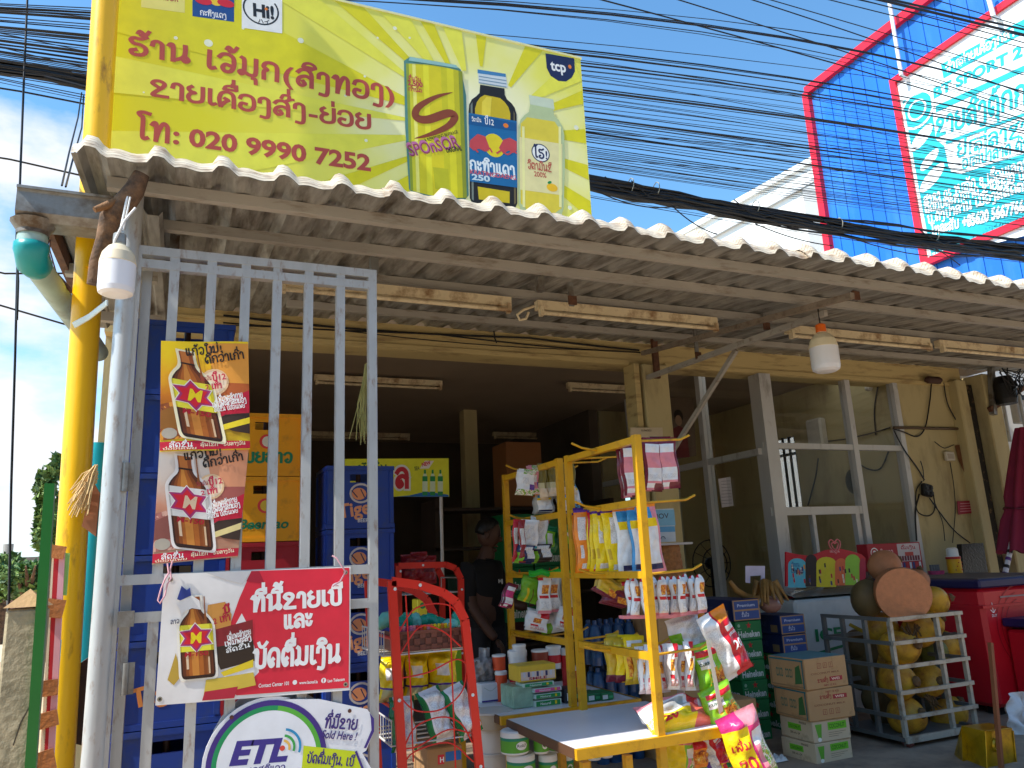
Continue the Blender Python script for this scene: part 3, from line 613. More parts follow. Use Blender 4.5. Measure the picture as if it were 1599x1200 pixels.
# ------------------------------------------------------------------ houses across the road (behind the camera; the glass reflects them)
for k, (x, wd_, h_, c_) in enumerate(((-14, 9, 10.2, (196, 176, 140)), (-3.5, 10, 11.4, (206, 196, 176)), (8, 11, 10.8, (184, 160, 126)), (20, 11, 12.0, (200, 186, 160)), (32, 12, 11.0, (190, 172, 144)), (45, 13, 12.5, (204, 190, 166)))):
    o = thing('shop_house', ('tan', 'pale grey', 'sandy', 'cream', 'light brown', 'ivory')[k]+' tall shop house across the road', 'house', (x, -17, 0)); wm = pm('house_wall_%d' % k, c_, rough=0.85, var=0.08, vs=1)
    m = MB(); m.box((x, -20.5, h_/2), (wd_, 7, h_), wm); m.build('wall', o); m = MB(); m.box((x, -20.3, h_+.12), (wd_+.6, 7.8, .24), K(120, 70, 56)); m.build('roof', o)
    m = MB(); m.box((x, -16.97, 1.5), (wd_-1.6, .06, 2.7), K(60, 54, 50)); m.build('shopfront', o)
    for q in range(3): m = MB(); m.box((x+(q-1)*wd_*.3, -16.97, h_*.68), (1.5, .06, 1.5), K(50, 58, 64)); m.build('window', o)
    m = MB(); m.box((x, -16.2, 3.1), (wd_, 1.7, .1), K(150, 130, 110)); m.build('canopy', o)
# ------------------------------------------------------------------ billboard on the awning
BY = 3.48
x0, x1_ = at(172, 130, Y=BY).x, at(916, 220, Y=BY).x; zt_, zb_ = at(912, 94, Y=BY).z, RZ(BY)+0.03
bb = thing('billboard', 'large lime yellow shop billboard with drink cans and bottles above the awning', 'billboard', ((x0+x1_)/2, BY, zb_))
def radial(name, cx, cz, cols, rad):
    m = bpy.data.materials.new(name); m.use_nodes = True; t = m.node_tree; l = t.links.new; b = t.nodes['Principled BSDF']; b.inputs['Roughness'].default_value = 0.42
    g = t.nodes.new('ShaderNodeNewGeometry'); vm = t.nodes.new('ShaderNodeVectorMath'); vm.operation = 'DISTANCE'; vm.inputs[1].default_value = (cx, BY, cz)
    tc_ = t.nodes.new('ShaderNodeTexCoord'); nz = t.nodes.new('ShaderNodeTexNoise'); nz.inputs['Scale'].default_value = 2.2; nz.inputs['Detail'].default_value = 3; l(tc_.outputs['Object'], nz.inputs['Vector'])
    ma = t.nodes.new('ShaderNodeMath'); ma.operation = 'MULTIPLY_ADD'; ma.inputs[1].default_value = 0.7; l(nz.outputs['Fac'], ma.inputs[0])
    dv = t.nodes.new('ShaderNodeMath'); dv.operation = 'DIVIDE'; dv.inputs[1].default_value = rad; l(g.outputs['Position'], vm.inputs[0]); l(vm.outputs['Value'], dv.inputs[0]); l(dv.outputs[0], ma.inputs[2])
    sb = t.nodes.new('ShaderNodeMath'); sb.operation = 'SUBTRACT'; sb.inputs[1].default_value = 0.35; l(ma.outputs[0], sb.inputs[0])
    r = t.nodes.new('ShaderNodeValToRGB'); e = r.color_ramp.elements
    e[0].position = 0.12; e[0].color = lin(*cols[0]); e[1].position = 0.95; e[1].color = lin(*cols[2]); q = e.new(0.5); q.color = lin(*cols[1])
    l(sb.outputs[0], r.inputs[0]); l(r.outputs[0], b.inputs['Base Color']); return m
cc = at(745, 205, Y=BY)
vinyl = radial('billboard_vinyl', cc.x, cc.z, ((250, 248, 208), (238, 234, 98), (228, 218, 4)), 1.5)
m = MB(); m.box(((x0+x1_)/2, BY+0.04, (zt_+zb_)/2), (x1_-x0, 0.08, zt_-zb_), K(226, 222, 150)); m.box(((x0+x1_)/2, BY+0.04, zt_+0.006), (x1_-x0+0.014, 0.09, 0.012), K(230, 228, 170))
m.add([(x0, BY-0.0012, zb_), (x1_, BY-0.0012, zb_), (x1_, BY-0.0012, zt_), (x0, BY-0.0012, zt_)], [(0, 1, 2, 3)], vinyl); m.build('sign_panel', bb)
for xx in (x0+0.3, (x0+x1_)/2, x1_-0.3):
    m = MB(); m.beam((xx, BY+0.10, zb_-0.1), (xx, BY+0.10, zt_-0.05), 0.04, 0.04, galvd); m.build('frame_post', bb)
    m = MB(); m.beam((xx, BY+0.125, zt_-0.3), (xx, BY+0.9, RZ(BY+0.9)), 0.04, 0.04, galvd); m.build('frame_stay', bb)
d = front(174, 228, BY, first=0.002)
W_, H_ = x1_-x0, zt_-zb_
ox, oz = d.o.x-x0, d.o.z-zb_
def clipbb(p): return (min(max(p[0], -ox+0.004), W_-ox-0.004), min(max(p[1], -oz+0.004), H_-oz-0.004))
cxy = d.q(752, 205); raym = K(236, 232, 74); rayd = K(226, 216, 8)
for a, wd, mt, r0 in ((196, 5, raym, .55), (210, 3, rayd, .5), (168, 7, rayd, .5), (150, 4, raym, .6), (140, 3, rayd, .5), (128, 5, raym, .5), (116, 3, rayd, .4), (104, 5, raym, .45), (88, 3, rayd, .5), (60, 4, rayd, .45), (40, 5, raym, .5), (28, 3, rayd, .4), (8, 4, rayd, .4), (-12, 4, rayd, .4), (-30, 4, rayd, .4), (-50, 5, raym, .5), (222, 5, rayd, .5), (182, 3, raym, .5)):
    pts = []
    for da, rr in ((-wd*0.4, r0), (-wd, 4), (wd, 4), (wd*0.4, r0)):
        t = math.radians(a+da); dx, dy = math.cos(t), math.sin(t)
        lim = min(((W_-ox-0.004-cxy[0])/dx if dx > 0 else (-ox+0.004-cxy[0])/dx) if abs(dx) > 1e-6 else 9, ((H_-oz-0.004-cxy[1])/dy if dy > 0 else (-oz+0.004-cxy[1])/dy) if abs(dy) > 1e-6 else 9)
        k = min(rr*0.8, lim); pts.append((cxy[0]+dx*k, cxy[1]+dy*k))
    d.poly(pts, mt)
for u, v, r in ((326, 68, 9), (470, 64, 7), (617, 45, 5), (640, 60, 3), (570, 120, 3), (572, 220, 4), (900, 200, 7), (890, 325, 6), (590, 60, 3), (380, 45, 3), (540, 150, 3), (275, 60, 4), (225, 145, 2), (306, 305, 4), (600, 310, 5)):
    x, y = d.q(u, v); d.ell(x, y, r*0.0022, r*0.0022, K(238, 240, 210), n=14)
bk = I('brick')
d.tpx('ຮ້ານ', (201, 84), (300, 100), 26, bk, weight=.2); d.tpx('ເຈ້ມຸກ(ສິງທອງ)', (322, 106), (620, 163), 27, bk, weight=.2, bold=.03)
d.tpx('ຂາຍເຄື່ອງສົ່ງ-ຍ່ອຍ', (234, 149), (583, 203), 24, bk, weight=.2, bold=.03)
d.tpx('ໂທ: 020 9990 7252', (213, 216), (583, 268), 28, bk, weight=.2, bold=.035)
# small brand squares along the top edge
def sq(u0, u1, v1, mat): d.poly(d.qs([(u0, v1), (u1, v1+9), (u1, -40), (u0, -48)]), mat)
sq(221, 289, 12, K(236, 226, 120)); d.tpx('SPOnSOR', (236, -2), (280, 4), 9, I('brick'), bold=.02, shear=.2)
sq(301, 366, 26, K(20, 74, 140)); d.ell(*d.q(338, 0), 0.035, 0.035, K(240, 200, 40)); d.ell(*d.q(318, 2), 0.04, 0.022, I('red'), n=12); d.ell(*d.q(353, 6), 0.04, 0.022, I('red'), n=12); d.tpx('ກະທິງແດງ', (313, 24), (355, 30), 7, I('w'))
sq(378, 441, 44, K(240, 240, 236)); c_ = d.q(408, 16); d.ring(c_[0], c_[1], 0.078, 0.086, I('k'), 60, 400); d.tpx('Hi!', (395, 25), (431, 31), 20, I('k'), bold=.04); d.tpx('ハイ', (403, 36), (422, 39), 6, I('k')); d.ell(*d.q(416, 15), 0.008, 0.008, I('org'), n=10)
# can
d.poly(d.qs([(631, 96), (640, 90), (712, 103), (720, 110), (728, 150), (732, 306), (722, 318), (648, 307), (639, 296), (633, 200)]), K(86, 140, 130))
cTL, cTR, cBR, cBL = (634, 100), (722, 113), (729, 310), (641, 298)
def cfr(t, top): (a0, b0), (a1, b1) = (cTL, cTR) if top else (cBL, cBR); return (a0+(a1-a0)*t, b0+(b1-b0)*t+(4 if not top else -3)*math.sin(math.pi*t))
for t0, t1, c_ in ((0, .05, (150, 164, 40)), (.05, .11, (214, 210, 40)), (.11, .17, (246, 240, 120)), (.17, .30, (222, 210, 16)), (.30, .40, (238, 230, 40)), (.40, .62, (222, 208, 14)), (.62, .72, (206, 200, 12)), (.72, .84, (222, 214, 24)), (.84, .93, (196, 190, 12)), (.93, 1.0, (140, 150, 30))):
    n_ = 4; d.poly(d.qs([cfr(t0+(t1-t0)*k/n_, True) for k in range(n_+1)]+[cfr(t1-(t1-t0)*k/n_, False) for k in range(n_+1)]), K(*c_))
d.poly(d.qs([(676, 262), (700, 265), (702, 298), (680, 296)]), K(190, 188, 14))
d.poly(d.qs([(640, 90), (712, 103), (716, 108), (638, 96)]), K(150, 196, 190)); d.poly(d.qs([(648, 304), (722, 315), (716, 319), (655, 310)]), K(120, 176, 170))
sp = [(708, 145), (680, 153), (653, 169), (650, 184), (668, 188), (700, 178), (710, 184), (700, 198), (672, 211), (646, 218)]
vs, fs = [], []
sq_ = spl(d.qs(sp), 6); kk = len(sq_)
for i, p in enumerate(sq_):
    a = sq_[max(i-1, 0)]; b = sq_[min(i+1, kk-1)]; dr = (b-a).normalized(); nn = V((-dr.y, dr.x))*0.0235*math.sin(math.pi*i/(kk-1))**0.7
    vs += [tuple(p+nn), tuple(p-nn)]
d._a(vs, [(2*i, 2*i+1, 2*i+3, 2*i+2) for i in range(kk-1)], K(140, 66, 30))
d.tpx('2,500', (637, 134), (661, 138), 8, K(190, 50, 70), bold=.03); d.tpx('ຊື່ນວັນ', (638, 126), (658, 129), 5, K(190, 50, 70)); d.tpx('ກຳນົດ', (638, 143), (660, 146), 5, K(190, 50, 70))
d.tpx('A REFRESHING BEVERAGE', (664, 223), (716, 209), 5, I('k'), bold=.01)
d.tpx('SPOnSOR', (640, 245), (721, 231), 21, K(196, 110, 160), bold=.03); d.tpx('SPOnSOR', (641, 246), (721, 232), 19, K(150, 66, 90), bold=.0)
d.tpx('ORIGINAL', (697, 240), (722, 236), 8, I('k'), shear=.2)
# amber bottle with blue label
d.poly(d.qs([(746, 109), (790, 116), (793, 138), (748, 131)]), K(210, 220, 224)); d.poly(d.qs([(746, 109), (790, 116), (790, 121), (746, 115)]), K(66, 130, 180))
for v in (119, 124, 129): d.poly(d.qs([(748, v), (791, v+7), (791, v+8.5), (748, v+1.5)]), K(120, 150, 170))
bt_o = [(750, 133), (788, 139), (788.5, 149), (792, 156), (799, 162), (804, 169), (807, 180), (808, 318), (805, 325), (800, 327), (744, 320), (737, 317), (734, 310), (732, 176), (733, 164), (737, 156), (744, 151), (749, 146)]; d.poly(d.qs(bt_o), K(30, 24, 16)); d.poly(d.qs([(735, 165), (738, 160), (740, 314), (737, 312)]), K(120, 130, 120)); d.poly(d.qs([(802, 174), (804, 178), (806, 318), (803, 320)]), K(110, 96, 60))
d.poly(d.qs([(757, 149), (781, 154), (788, 160), (794, 168), (797, 178), (797, 189), (742, 180), (742, 170), (745, 160), (750, 153)]), K(206, 180, 8)); d.poly(d.qs([(760, 152), (768, 153), (766, 183), (752, 181), (753, 160)]), K(232, 210, 60)); d.poly(d.qs([(746, 292), (796, 300), (796, 318), (748, 312)]), K(206, 184, 10))
d.poly(d.qs([(732, 177), (807, 190), (808, 294), (734, 284)]), K(22, 104, 160)); d.poly(d.qs([(732, 180), (807, 193), (807, 206), (732, 195)]), K(16, 84, 140))
s_ = d.q(772, 228); d.ell(s_[0], s_[1], 0.062, 0.070, K(226, 206, 20))
for pts in ([(734, 220), (746, 210), (758, 214), (764, 230), (758, 238), (748, 233), (740, 236), (733, 230)], [(807, 222), (796, 216), (786, 219), (779, 232), (786, 241), (794, 236), (802, 240), (807, 236)]):
    d.poly(d.qs(pts), K(196, 70, 74))
for pts in ([(748, 232), (760, 236), (764, 232), (768, 238)], [(776, 240), (784, 236), (792, 242), (800, 238)], [(736, 228), (746, 238)], [(800, 232), (806, 240)]): d.line(d.qs(pts), 0.010, K(196, 70, 74))
d.tpx('ບີ12', (757, 194), (772, 197), 9, I('w')); d.ell(*d.q(790, 197), 0.016, 0.014, I('org'), n=12); d.tpx('ວິຕາມິນ', (737, 190), (752, 192), 5, I('w'))
d.tpx('ກະທິງແດງ', (734, 266), (806, 276), 15, K(226, 236, 240), weight=.22); d.tpx('KRATINGDAENG', (734, 272), (807, 282), 7, K(206, 90, 100), bold=.02); d.tpx('250', (737, 281), (767, 285), 9, K(200, 220, 230), bold=.04)
# pale bottle
d.poly(d.qs([(826, 149), (864, 156), (866, 172), (828, 165)]), K(206, 218, 190)); d.poly(d.qs([(828, 164), (864, 171), (865, 182), (872, 188), (878, 198), (881, 212), (882, 260), (880, 326), (877, 336), (868, 341), (822, 334), (813, 330), (810, 320), (810, 198), (813, 188), (819, 181), (826, 176)]), K(186, 202, 150))
d.poly(d.qs([(823, 184), (866, 191), (876, 206), (877, 326), (866, 334), (822, 328), (813, 318), (813, 194)]), K(226, 206, 60))
d.poly(d.qs([(811, 215), (878, 226), (878, 306), (812, 297)]), K(232, 222, 160)); c_ = d.q(844, 240); d.ring(c_[0], c_[1], 0.05, 0.056, I('navy')); d.ell(c_[0], c_[1], 0.05, 0.05, K(238, 240, 236)); d.tpx('ໄຮ!', (834, 246), (856, 250), 13, I('navy'), weight=.2)
d.tpx('ວິຕາມິນຊີ', (824, 264), (862, 270), 10, I('brick')); d.tpx('200%', (834, 276), (854, 279), 8, I('brick'), bold=.02); d.ell(*d.q(862, 294), 0.034, 0.024, K(240, 190, 20)); d.ell(*d.q(858, 286), 0.014, 0.008, I('green'), n=10, rot=.5)
for u in (815, 872): d.poly(d.qs([(u, 198), (u+4, 199), (u+5, 325), (u+1, 324)]), K(240, 236, 160))
# corner emblem
tcpz = d.qs([(852, 84), (897, 92), (898, 112), (893, 122), (884, 128), (872, 127), (860, 119), (854, 107)]); d.poly([clipbb(p) for p in tcpz], I('navy')); d.tpx('tcp', (861, 110), (886, 114), 16, I('w'), bold=.03); d.ell(*d.q(890, 105), 0.011, 0.013, I('org'), n=12)
d.build('printed_design', bb)

# ------------------------------------------------------------------ posters and banner on the gate
def bottle_print(d, P, star, mcol, bg):
    """slanted amber bottle; P maps local bottle coordinates (0..1 wide, 0..1 tall) to the sheet"""
    q = lambda *l: [P(*a) for a in l]
    prof_ = spl([(.0, .36), (.012, .42), (.05, .455), (.12, .46), (.40, .455), (.60, .45), (.67, .42), (.74, .32), (.80, .20), (.85, .155), (.93, .145), (.965, .15), (1.0, .145)], 4)
    def shape(k_, o_=0.0, b0=-1, b1=2, g_=0.0):
        pr = [(p_.x, p_.y) for p_ in prof_ if b0 <= p_.x <= b1]; y_ = lambda t_: .5+(t_-.5)*(1+g_*.3)
        return q(*([(.5+o_+w_*k_+g_*.5, y_(t_)) for t_, w_ in pr]+[(.5+o_-w_*k_-g_*.5, y_(t_)) for t_, w_ in pr[::-1]]))
    d.poly(shape(1.0, 0, g_=.14), bg); d.poly(shape(1.0), K(60, 26, 12)); d.poly(shape(.90), K(104, 48, 16)); d.poly(shape(.66, -.03), K(146, 74, 22)); d.poly(shape(.44, -.05), K(184, 102, 32)); d.poly(shape(.20, -.07), K(214, 138, 54)); d.poly(shape(.10, .27), K(150, 84, 34))
    d.poly(shape(1.02, 0, .86), K(150, 76, 28)); d.poly(shape(.6, -.03, .86), K(196, 116, 50)); d.poly(shape(1.03, 0, .84, .875), K(50, 26, 16)); d.poly(shape(.96, 0, 0, .05), K(50, 24, 14)); d.poly(shape(.07, -.28, .1, .62), K(236, 206, 170)); d.poly(shape(.05, .30, .04, .3), K(226, 190, 150))
    d.poly(shape(1.0, 0, .26, .665), K(200, 186, 30) if star else K(190, 184, 178)); d.poly(shape(.88, -.02, .26, .665), K(236, 226, 60) if star else K(226, 222, 216))
    sx_ = lambda k_: [P(.48+(.50 if i_ % 2 == 0 else .30)*k_*math.cos(math.pi*(i_+.5)/6+.26), .495+(.175 if i_ % 2 == 0 else .11)*k_*math.sin(math.pi*(i_+.5)/6+.26)) for i_ in range(12)]
    d.poly(sx_(1.08), K(240, 236, 226)); d.poly(sx_(1.0), K(170, 50, 110)); d.poly(sx_(.8), I('red'))
    a, b = P(.31, .43), P(.65, .43); hh = math.dist(P(.4, .43), P(.4, .565))
    d.text('M', a[0], a[1], hh, mcol, width=math.dist(a, b), rot=math.atan2(b[1]-a[1], b[0]-a[0]), bold=.025)
    a, b = P(.14, .272), P(.80, .272); d.text('M-150', a[0], a[1], hh*.40, K(176, 20, 40), width=math.dist(a, b), rot=math.atan2(b[1]-a[1], b[0]-a[0]), bold=.03)
def sheet(name, label, cat, corners, Y, mat, thick=0.0016, edge=None, warp=None, n=10):
    """a sheet hung on the gate: corners given in order lower left, lower right, upper right, upper left (pixels)"""
    c = [at(u, v, Y=Y) for u, v in corners]; o = thing(name, label, cat, c[0]); m = MB()
    f = lambda a, b: (c[0]*(1-a)+c[1]*a)*(1-b)+(c[3]*(1-a)+c[2]*a)*b
    wf = (lambda p: V((0, -warp(p.x-c[0].x, p.z-c[0].z), 0))) if warp else (lambda p: V((0, 0, 0)))
    g = lambda a, b: f(a, b)+wf(f(a, b))
    m.grid(n, n, g, mat, smooth=True); m.grid(n, n, lambda a, b: g(a, b)+V((0, thick, 0)), edge or mat, flip=True)
    for s_, e_ in (((0, 0), (1, 0)), ((1, 0), (1, 1)), ((1, 1), (0, 1)), ((0, 1), (0, 0))):
        m.grid(n, 1, lambda a, b, s_=s_, e_=e_: g(s_[0]+(e_[0]-s_[0])*a, s_[1]+(e_[1]-s_[1])*a)+V((0, thick*b, 0)), edge or mat, smooth=False)
    m.build('sheet', o); return o, Dec(c[0], (1, 0, 0), (0, 0, 1), warp=warp)
def gradmat(name, cols, axis='Z', sc_=1.0, off=0.0, noise=0.25):
    m = bpy.data.materials.new(name); m.use_nodes = True; t = m.node_tree; l = t.links.new; b = t.nodes['Principled BSDF']; b.inputs['Roughness'].default_value = 0.38
    tc_ = t.nodes.new('ShaderNodeTexCoord'); sx = t.nodes.new('ShaderNodeSeparateXYZ'); l(tc_.outputs['Object'], sx.inputs[0])
    nz = t.nodes.new('ShaderNodeTexNoise'); nz.inputs['Scale'].default_value = 14; nz.inputs['Detail'].default_value = 4; l(tc_.outputs['Object'], nz.inputs['Vector'])
    a = t.nodes.new('ShaderNodeMath'); a.operation = 'MULTIPLY_ADD'; a.inputs[1].default_value = sc_; a.inputs[2].default_value = off; l(sx.outputs[axis], a.inputs[0])
    c = t.nodes.new('ShaderNodeMath'); c.operation = 'MULTIPLY_ADD'; c.inputs[1].default_value = noise; l(nz.outputs['Fac'], c.inputs[0]); l(a.outputs[0], c.inputs[2])
    r = t.nodes.new('ShaderNodeValToRGB'); e = r.color_ramp.elements; e[0].color = lin(*cols[0]); e[0].position = 0.1; e[1].color = lin(*cols[-1]); e[1].position = 0.95
    for i, cc_ in enumerate(cols[1:-1]): q = e.new(0.1+0.85*(i+1)/(len(cols)-1)); q.color = lin(*cc_)
    l(c.outputs[0], r.inputs[0]); l(r.outputs[0], b.inputs['Base Color']); return m
PYY = GY-0.024
def poster(name, label, corners, faded):
    ht = abs(at(*corners[0], Y=PYY).z-at(*corners[3], Y=PYY).z)
    cols = ((200, 160, 130), (150, 70, 50), (214, 150, 120), (226, 206, 190), (226, 216, 206)) if faded else ((236, 200, 40), (120, 60, 20), (206, 120, 30), (240, 176, 30), (248, 214, 24))
    mat = gradmat(name+('_faded_print' if faded else '_fresh_print'), cols, 'Z', 1/ht, -0.12, 0.3)
    wp = lambda x, y: 0.004*math.sin(x*26+y*5)+0.006*max(0, 0.08-y)/0.08*math.sin(x*14)
    o, d = sheet(name, label, 'poster', corners, PYY, mat, warp=wp)
    c = [d.q(*p) for p in corners]
    F = lambda a, b: tuple((c[0][i]*(1-a)+c[1][i]*a)*(1-b)+(c[3][i]*(1-a)+c[2][i]*a)*b for i in (0, 1))
    W = math.dist(c[0], c[1])
    def tx(s, a, b, h, mat, **k):
        p, q = F(*a), F(*b); d.text(s, p[0], p[1], h*W, mat, width=math.dist(p, q), rot=math.atan2(q[1]-p[1], q[0]-p[0]), **k)
    redm = K(200, 26, 56); dk = K(58, 40, 30)
    swirl = graphic(name+('_a' if faded else '_b')+'_swirl', ((60, 30, 20), (150, 80, 40), (226, 150, 50), (244, 206, 90)) if not faded else ((110, 60, 60), (176, 110, 100), (220, 170, 150), (236, 214, 200)), 16, .4)
    d.poly([F(0, .42), F(.5, .5), F(1, .56), F(1, .3), F(.5, .12), F(0, .1)], swirl)
    # glow, red lettering patch, dark swirls, bottom strip
    d.poly([F(.5, .98), F(1, .98), F(1, .56), F(.62, .60)], K(236, 160, 60) if not faded else K(222, 150, 110))
    d.poly([F(.55, .62), F(1, .60), F(1, .50), F(.45, .50)], K(190, 96, 40) if not faded else K(170, 90, 80))
    d.poly([F(.5, .38), F(1, .54), F(1, .31), F(.56, .30)], redm)
    d.poly([F(.58, .26), F(.72, .32), F(1, .33), F(1, .14), F(.8, .17)], dk); d.poly([F(.62, .215), F(1, .29), F(1, .235), F(.7, .18)], K(240, 214, 40) if not faded else K(226, 206, 140))
    d.poly([F(.0, .36), F(.14, .40), F(.2, .2), F(.0, .2)], K(150, 96, 30) if not faded else K(140, 80, 70)); d.ell(*F(.1, .16), 0.026, 0.020, K(176, 166, 150), n=14)
    d.poly([F(0, .01), F(1, .01), F(1, .075), F(.5, .09), F(0, .085)], redm)
    tx('ສົດຊື່ນ', (.10, .035), (.36, .035), .05, I('w')); tx('ລຸ້ນໂຊກ', (.44, .04), (.64, .04), .035, I('cream')); tx('ຮັບລາງວັນ', (.7, .04), (.95, .045), .035, I('cream')); tx('ບໍ່ອ່ອນເພຍ', (.03, .015), (.4, .015), .02, I('cream'))
    x, y = F(.60, .62); d.ell(x, y, W*.15, W*.15, K(244, 220, 190)); d.ring(x, y, W*.14, W*.165, K(236, 196, 150), n=18)
    def BP(a, b): return F(.05+.50*(a-.5)+.25+.20*(1-b)-.03, .10+.80*b+.07*(0.5-a))
    bottle_print(d, BP, not faded, K(240, 214, 20) if not faded else K(226, 196, 160), K(250, 240, 200) if not faded else K(240, 232, 226))
    tx('ແກ້ວໃໝ່!', (.28, .865), (.70, .90), .085, K(34, 24, 20), weight=.2); tx('ດີກວ່າເກົ່າ', (.50, .79), (.96, .84), .085, K(34, 24, 20), weight=.2)
    tx('ບີ12', (.58, .63), (.74, .645), .075, K(200, 30, 70), weight=.22); tx('2 ເທົ່າ', (.50, .55), (.69, .565), .06, K(200, 30, 70), weight=.22); tx('ວິຕາມິນ', (.44, .63), (.57, .64), .04, K(170, 60, 60))
    tx('ເພີ່ມພະລັງກາຍ', (.63, .435), (.93, .475), .055, I('w'), weight=.22); tx('ເພີ່ມພະລັງສະໝອງ', (.58, .385), (.97, .43), .055, I('w'), weight=.22); tx('ສົດຊື່ນ ບໍ່ອ່ອນເພຍ', (.6, .345), (.95, .38), .045, I('w'), weight=.2)
    d.build('printed_design', o); return o
PYY = GY-0.022
poster('poster', 'faded pale drink poster hanging below the bright yellow one on the gate', [(238, 882), (372, 870), (390, 690), (250, 697)], True)
PYY = GY-0.030
poster('poster', 'bright yellow drink poster, upper of the two on the gate bars', [(250, 706), (391, 702), (388, 534), (252, 533)], False)
BNY = GY-0.035
bn, d = sheet('banner', 'red and white vinyl banner tied across the middle of the gate', 'banner', [(243, 1102), (547, 1078), (548, 885), (257, 897)], BNY, K(238, 234, 230), warp=lambda x, y: 0.003*math.sin(x*11)+0.002*math.sin(y*17+x*6))
rd = K(222, 40, 62)
d.poly(d.qs([(393, 892), (546, 887), (545, 1074), (370, 1086), (362, 1080), (395, 1060), (405, 1050), (398, 1010), (378, 960), (362, 990), (360, 975), (374, 935)]), rd)
d.poly(d.qs([(322, 895), (393, 892), (380, 912), (360, 908)]), K(206, 204, 204)); d.poly(d.qs([(393, 892), (405, 892), (414, 912), (385, 908)]), K(170, 24, 50))
d.poly(d.qs([(360, 990), (378, 958), (392, 985), (398, 1050), (362, 1078), (345, 1030)]), K(240, 236, 232))
d.poly(d.qs([(325, 945), (352, 940), (362, 960), (360, 992), (330, 1000), (322, 975)]), K(214, 150, 70)); d.poly(d.qs([(330, 985), (395, 968), (396, 1022), (345, 1030)]), K(140, 34, 40)); d.poly(d.qs([(330, 1012), (396, 1000), (398, 1032), (345, 1046)]), K(54, 38, 26))
d.poly(d.qs([(345, 1050), (396, 1030), (396, 1042), (350, 1056)]), K(236, 206, 40)); d.poly(d.qs([(322, 1062), (396, 1050), (400, 1070), (318, 1088)]), K(220, 190, 70)); d.poly(d.qs([(320, 1080), (372, 1072), (366, 1090), (316, 1094)]), K(190, 36, 60)); d.poly(d.qs([(262, 1062), (275, 1020), (284, 1055), (272, 1070)]), K(196, 160, 60))
q0, q1, q2 = d.q(282, 1062), d.q(340, 1056), d.q(312, 932)
def BB(a, b): return (q0[0]+(q1[0]-q0[0])*a+(d.q(270, 940)[0]-q0[0])*b*0.75, q0[1]+(q1[1]-q0[1])*a*0.6+(q2[1]-q0[1])*b)
bottle_print(d, BB, True, K(240, 214, 20), K(246, 240, 226))
d.poly(d.qs([(277, 936), (284, 915), (292, 922), (297, 918), (299, 930), (282, 938)]), K(40, 60, 140))
d.poly(d.qs([(276, 944), (300, 930), (312, 938), (314, 952), (300, 950), (284, 958)]), K(240, 236, 232))
d.tpx('ທີ່ນີ້ຂາຍເບີ', (393, 955), (536, 943), 23, I('w'), weight=.24); d.tpx('ແລະ', (444, 982), (490, 977), 20, I('w'), weight=.24); d.tpx('ບັດຕື່ມເງິນ', (396, 1043), (533, 1033), 27, I('w'), weight=.24)
d.tpx('ເພີ່ມພະລັງກາຍ', (356, 1000), (393, 990), 7, I('w'), weight=.22); d.tpx('ເພີ່ມພະລັງ', (352, 1010), (394, 999), 7, I('w'), weight=.22); d.tpx('ສົດຊື່ນ', (354, 1020), (392, 1010), 6, I('w'))
d.tpx('ບີ', (350, 958), (361, 955), 9, I('wine'), weight=.25); d.tpx('2 ເທົ່າ', (334, 975), (361, 968), 9, I('wine'), weight=.22); d.tpx('ລາວ', (267, 975), (281, 973), 6, I('navy'))
d.tpx('Contact Center 101', (404, 1074), (452, 1070), 6, I('w')); d.ell(*d.q(461, 1066), 0.008, 0.008, I('w'), n=12); d.tpx('www.laotel.la', (468, 1069), (497, 1067), 5, I('w')); d.ell(*d.q(506, 1063), 0.009, 0.009, I('w'), n=12); d.tpx('f', (504.4, 1066), (507, 1066), 6, rd, bold=.04); d.tpx('Lao Telecom', (512, 1066), (539, 1063), 5, I('w'))
for u, v in ((250, 1092), (267, 905), (540, 894), (540, 1069)): x, y = d.q(u, v); d.ring(x, y, 0.004, 0.008, K(150, 140, 120), n=14); d.ell(x, y, 0.004, 0.004, I('k'), n=10)
d.build('printed_design', bn)
pinkc = pm('pink_string', (226, 170, 178), rough=0.8, var=0.1)
for pts, lab in (([(262, 880), (264, 895), (258, 905), (252, 920), (247, 938), (250, 943), (258, 930), (262, 912), (268, 903), (266, 890), (270, 876)], 'pink string loop tying the upper left corner of the banner'), ([(519, 868), (526, 872), (540, 893), (532, 908), (520, 916)], 'pink string tying the upper right corner of the banner')):
    m = MB(); m.tube([at(u, v, Y=BNY-0.012-0.004*(i % 3)) for i, (u, v) in enumerate(pts)], 0.003, pinkc, n=6); solo(m, 'string', lab, 'string')
# round sign with arrow tab
EY = GY-0.028
es = thing('round_sign', 'white round shop sign with purple and green ring and arrow tab, lowest on the gate', 'sign', at(415, 1200, Y=EY))
d = front(418, 1190, EY, first=0.006)
pc = d.q(418, 1190); pr = math.dist(d.q(418, 1190), d.q(322, 1190)); bd = K(234, 234, 238)
m = MB(); cpt = d.o
out_ = d.qs([(440, 1092), (500, 1092), (574, 1108), (584, 1122), (584, 1142), (572, 1172), (566, 1176), (580, 1200), (572, 1240)]); arc = [(pr*1.06*math.cos(math.radians(a)), pr*1.06*math.sin(math.radians(a))) for a in range(70, 331, 10)]
poly = [V((cpt.x+x, EY-0.004, cpt.z+y)) for x, y in out_[::-1]+arc]
m.prism(poly, (0, 0.008, 0), bd); m.build('board', es)
d.ring(0, 0, pr*.90, pr*1.0, K(66, 44, 130), n=48); d.ring(0, 0, pr*.83, pr*.91, K(20, 150, 90), 80, 250, n=32); d.ring(0, 0, pr*.83, pr*.91, K(90, 180, 60), -30, 80, n=24); d.ell(0, 0, pr*.83, pr*.83, K(238, 240, 244), n=48)
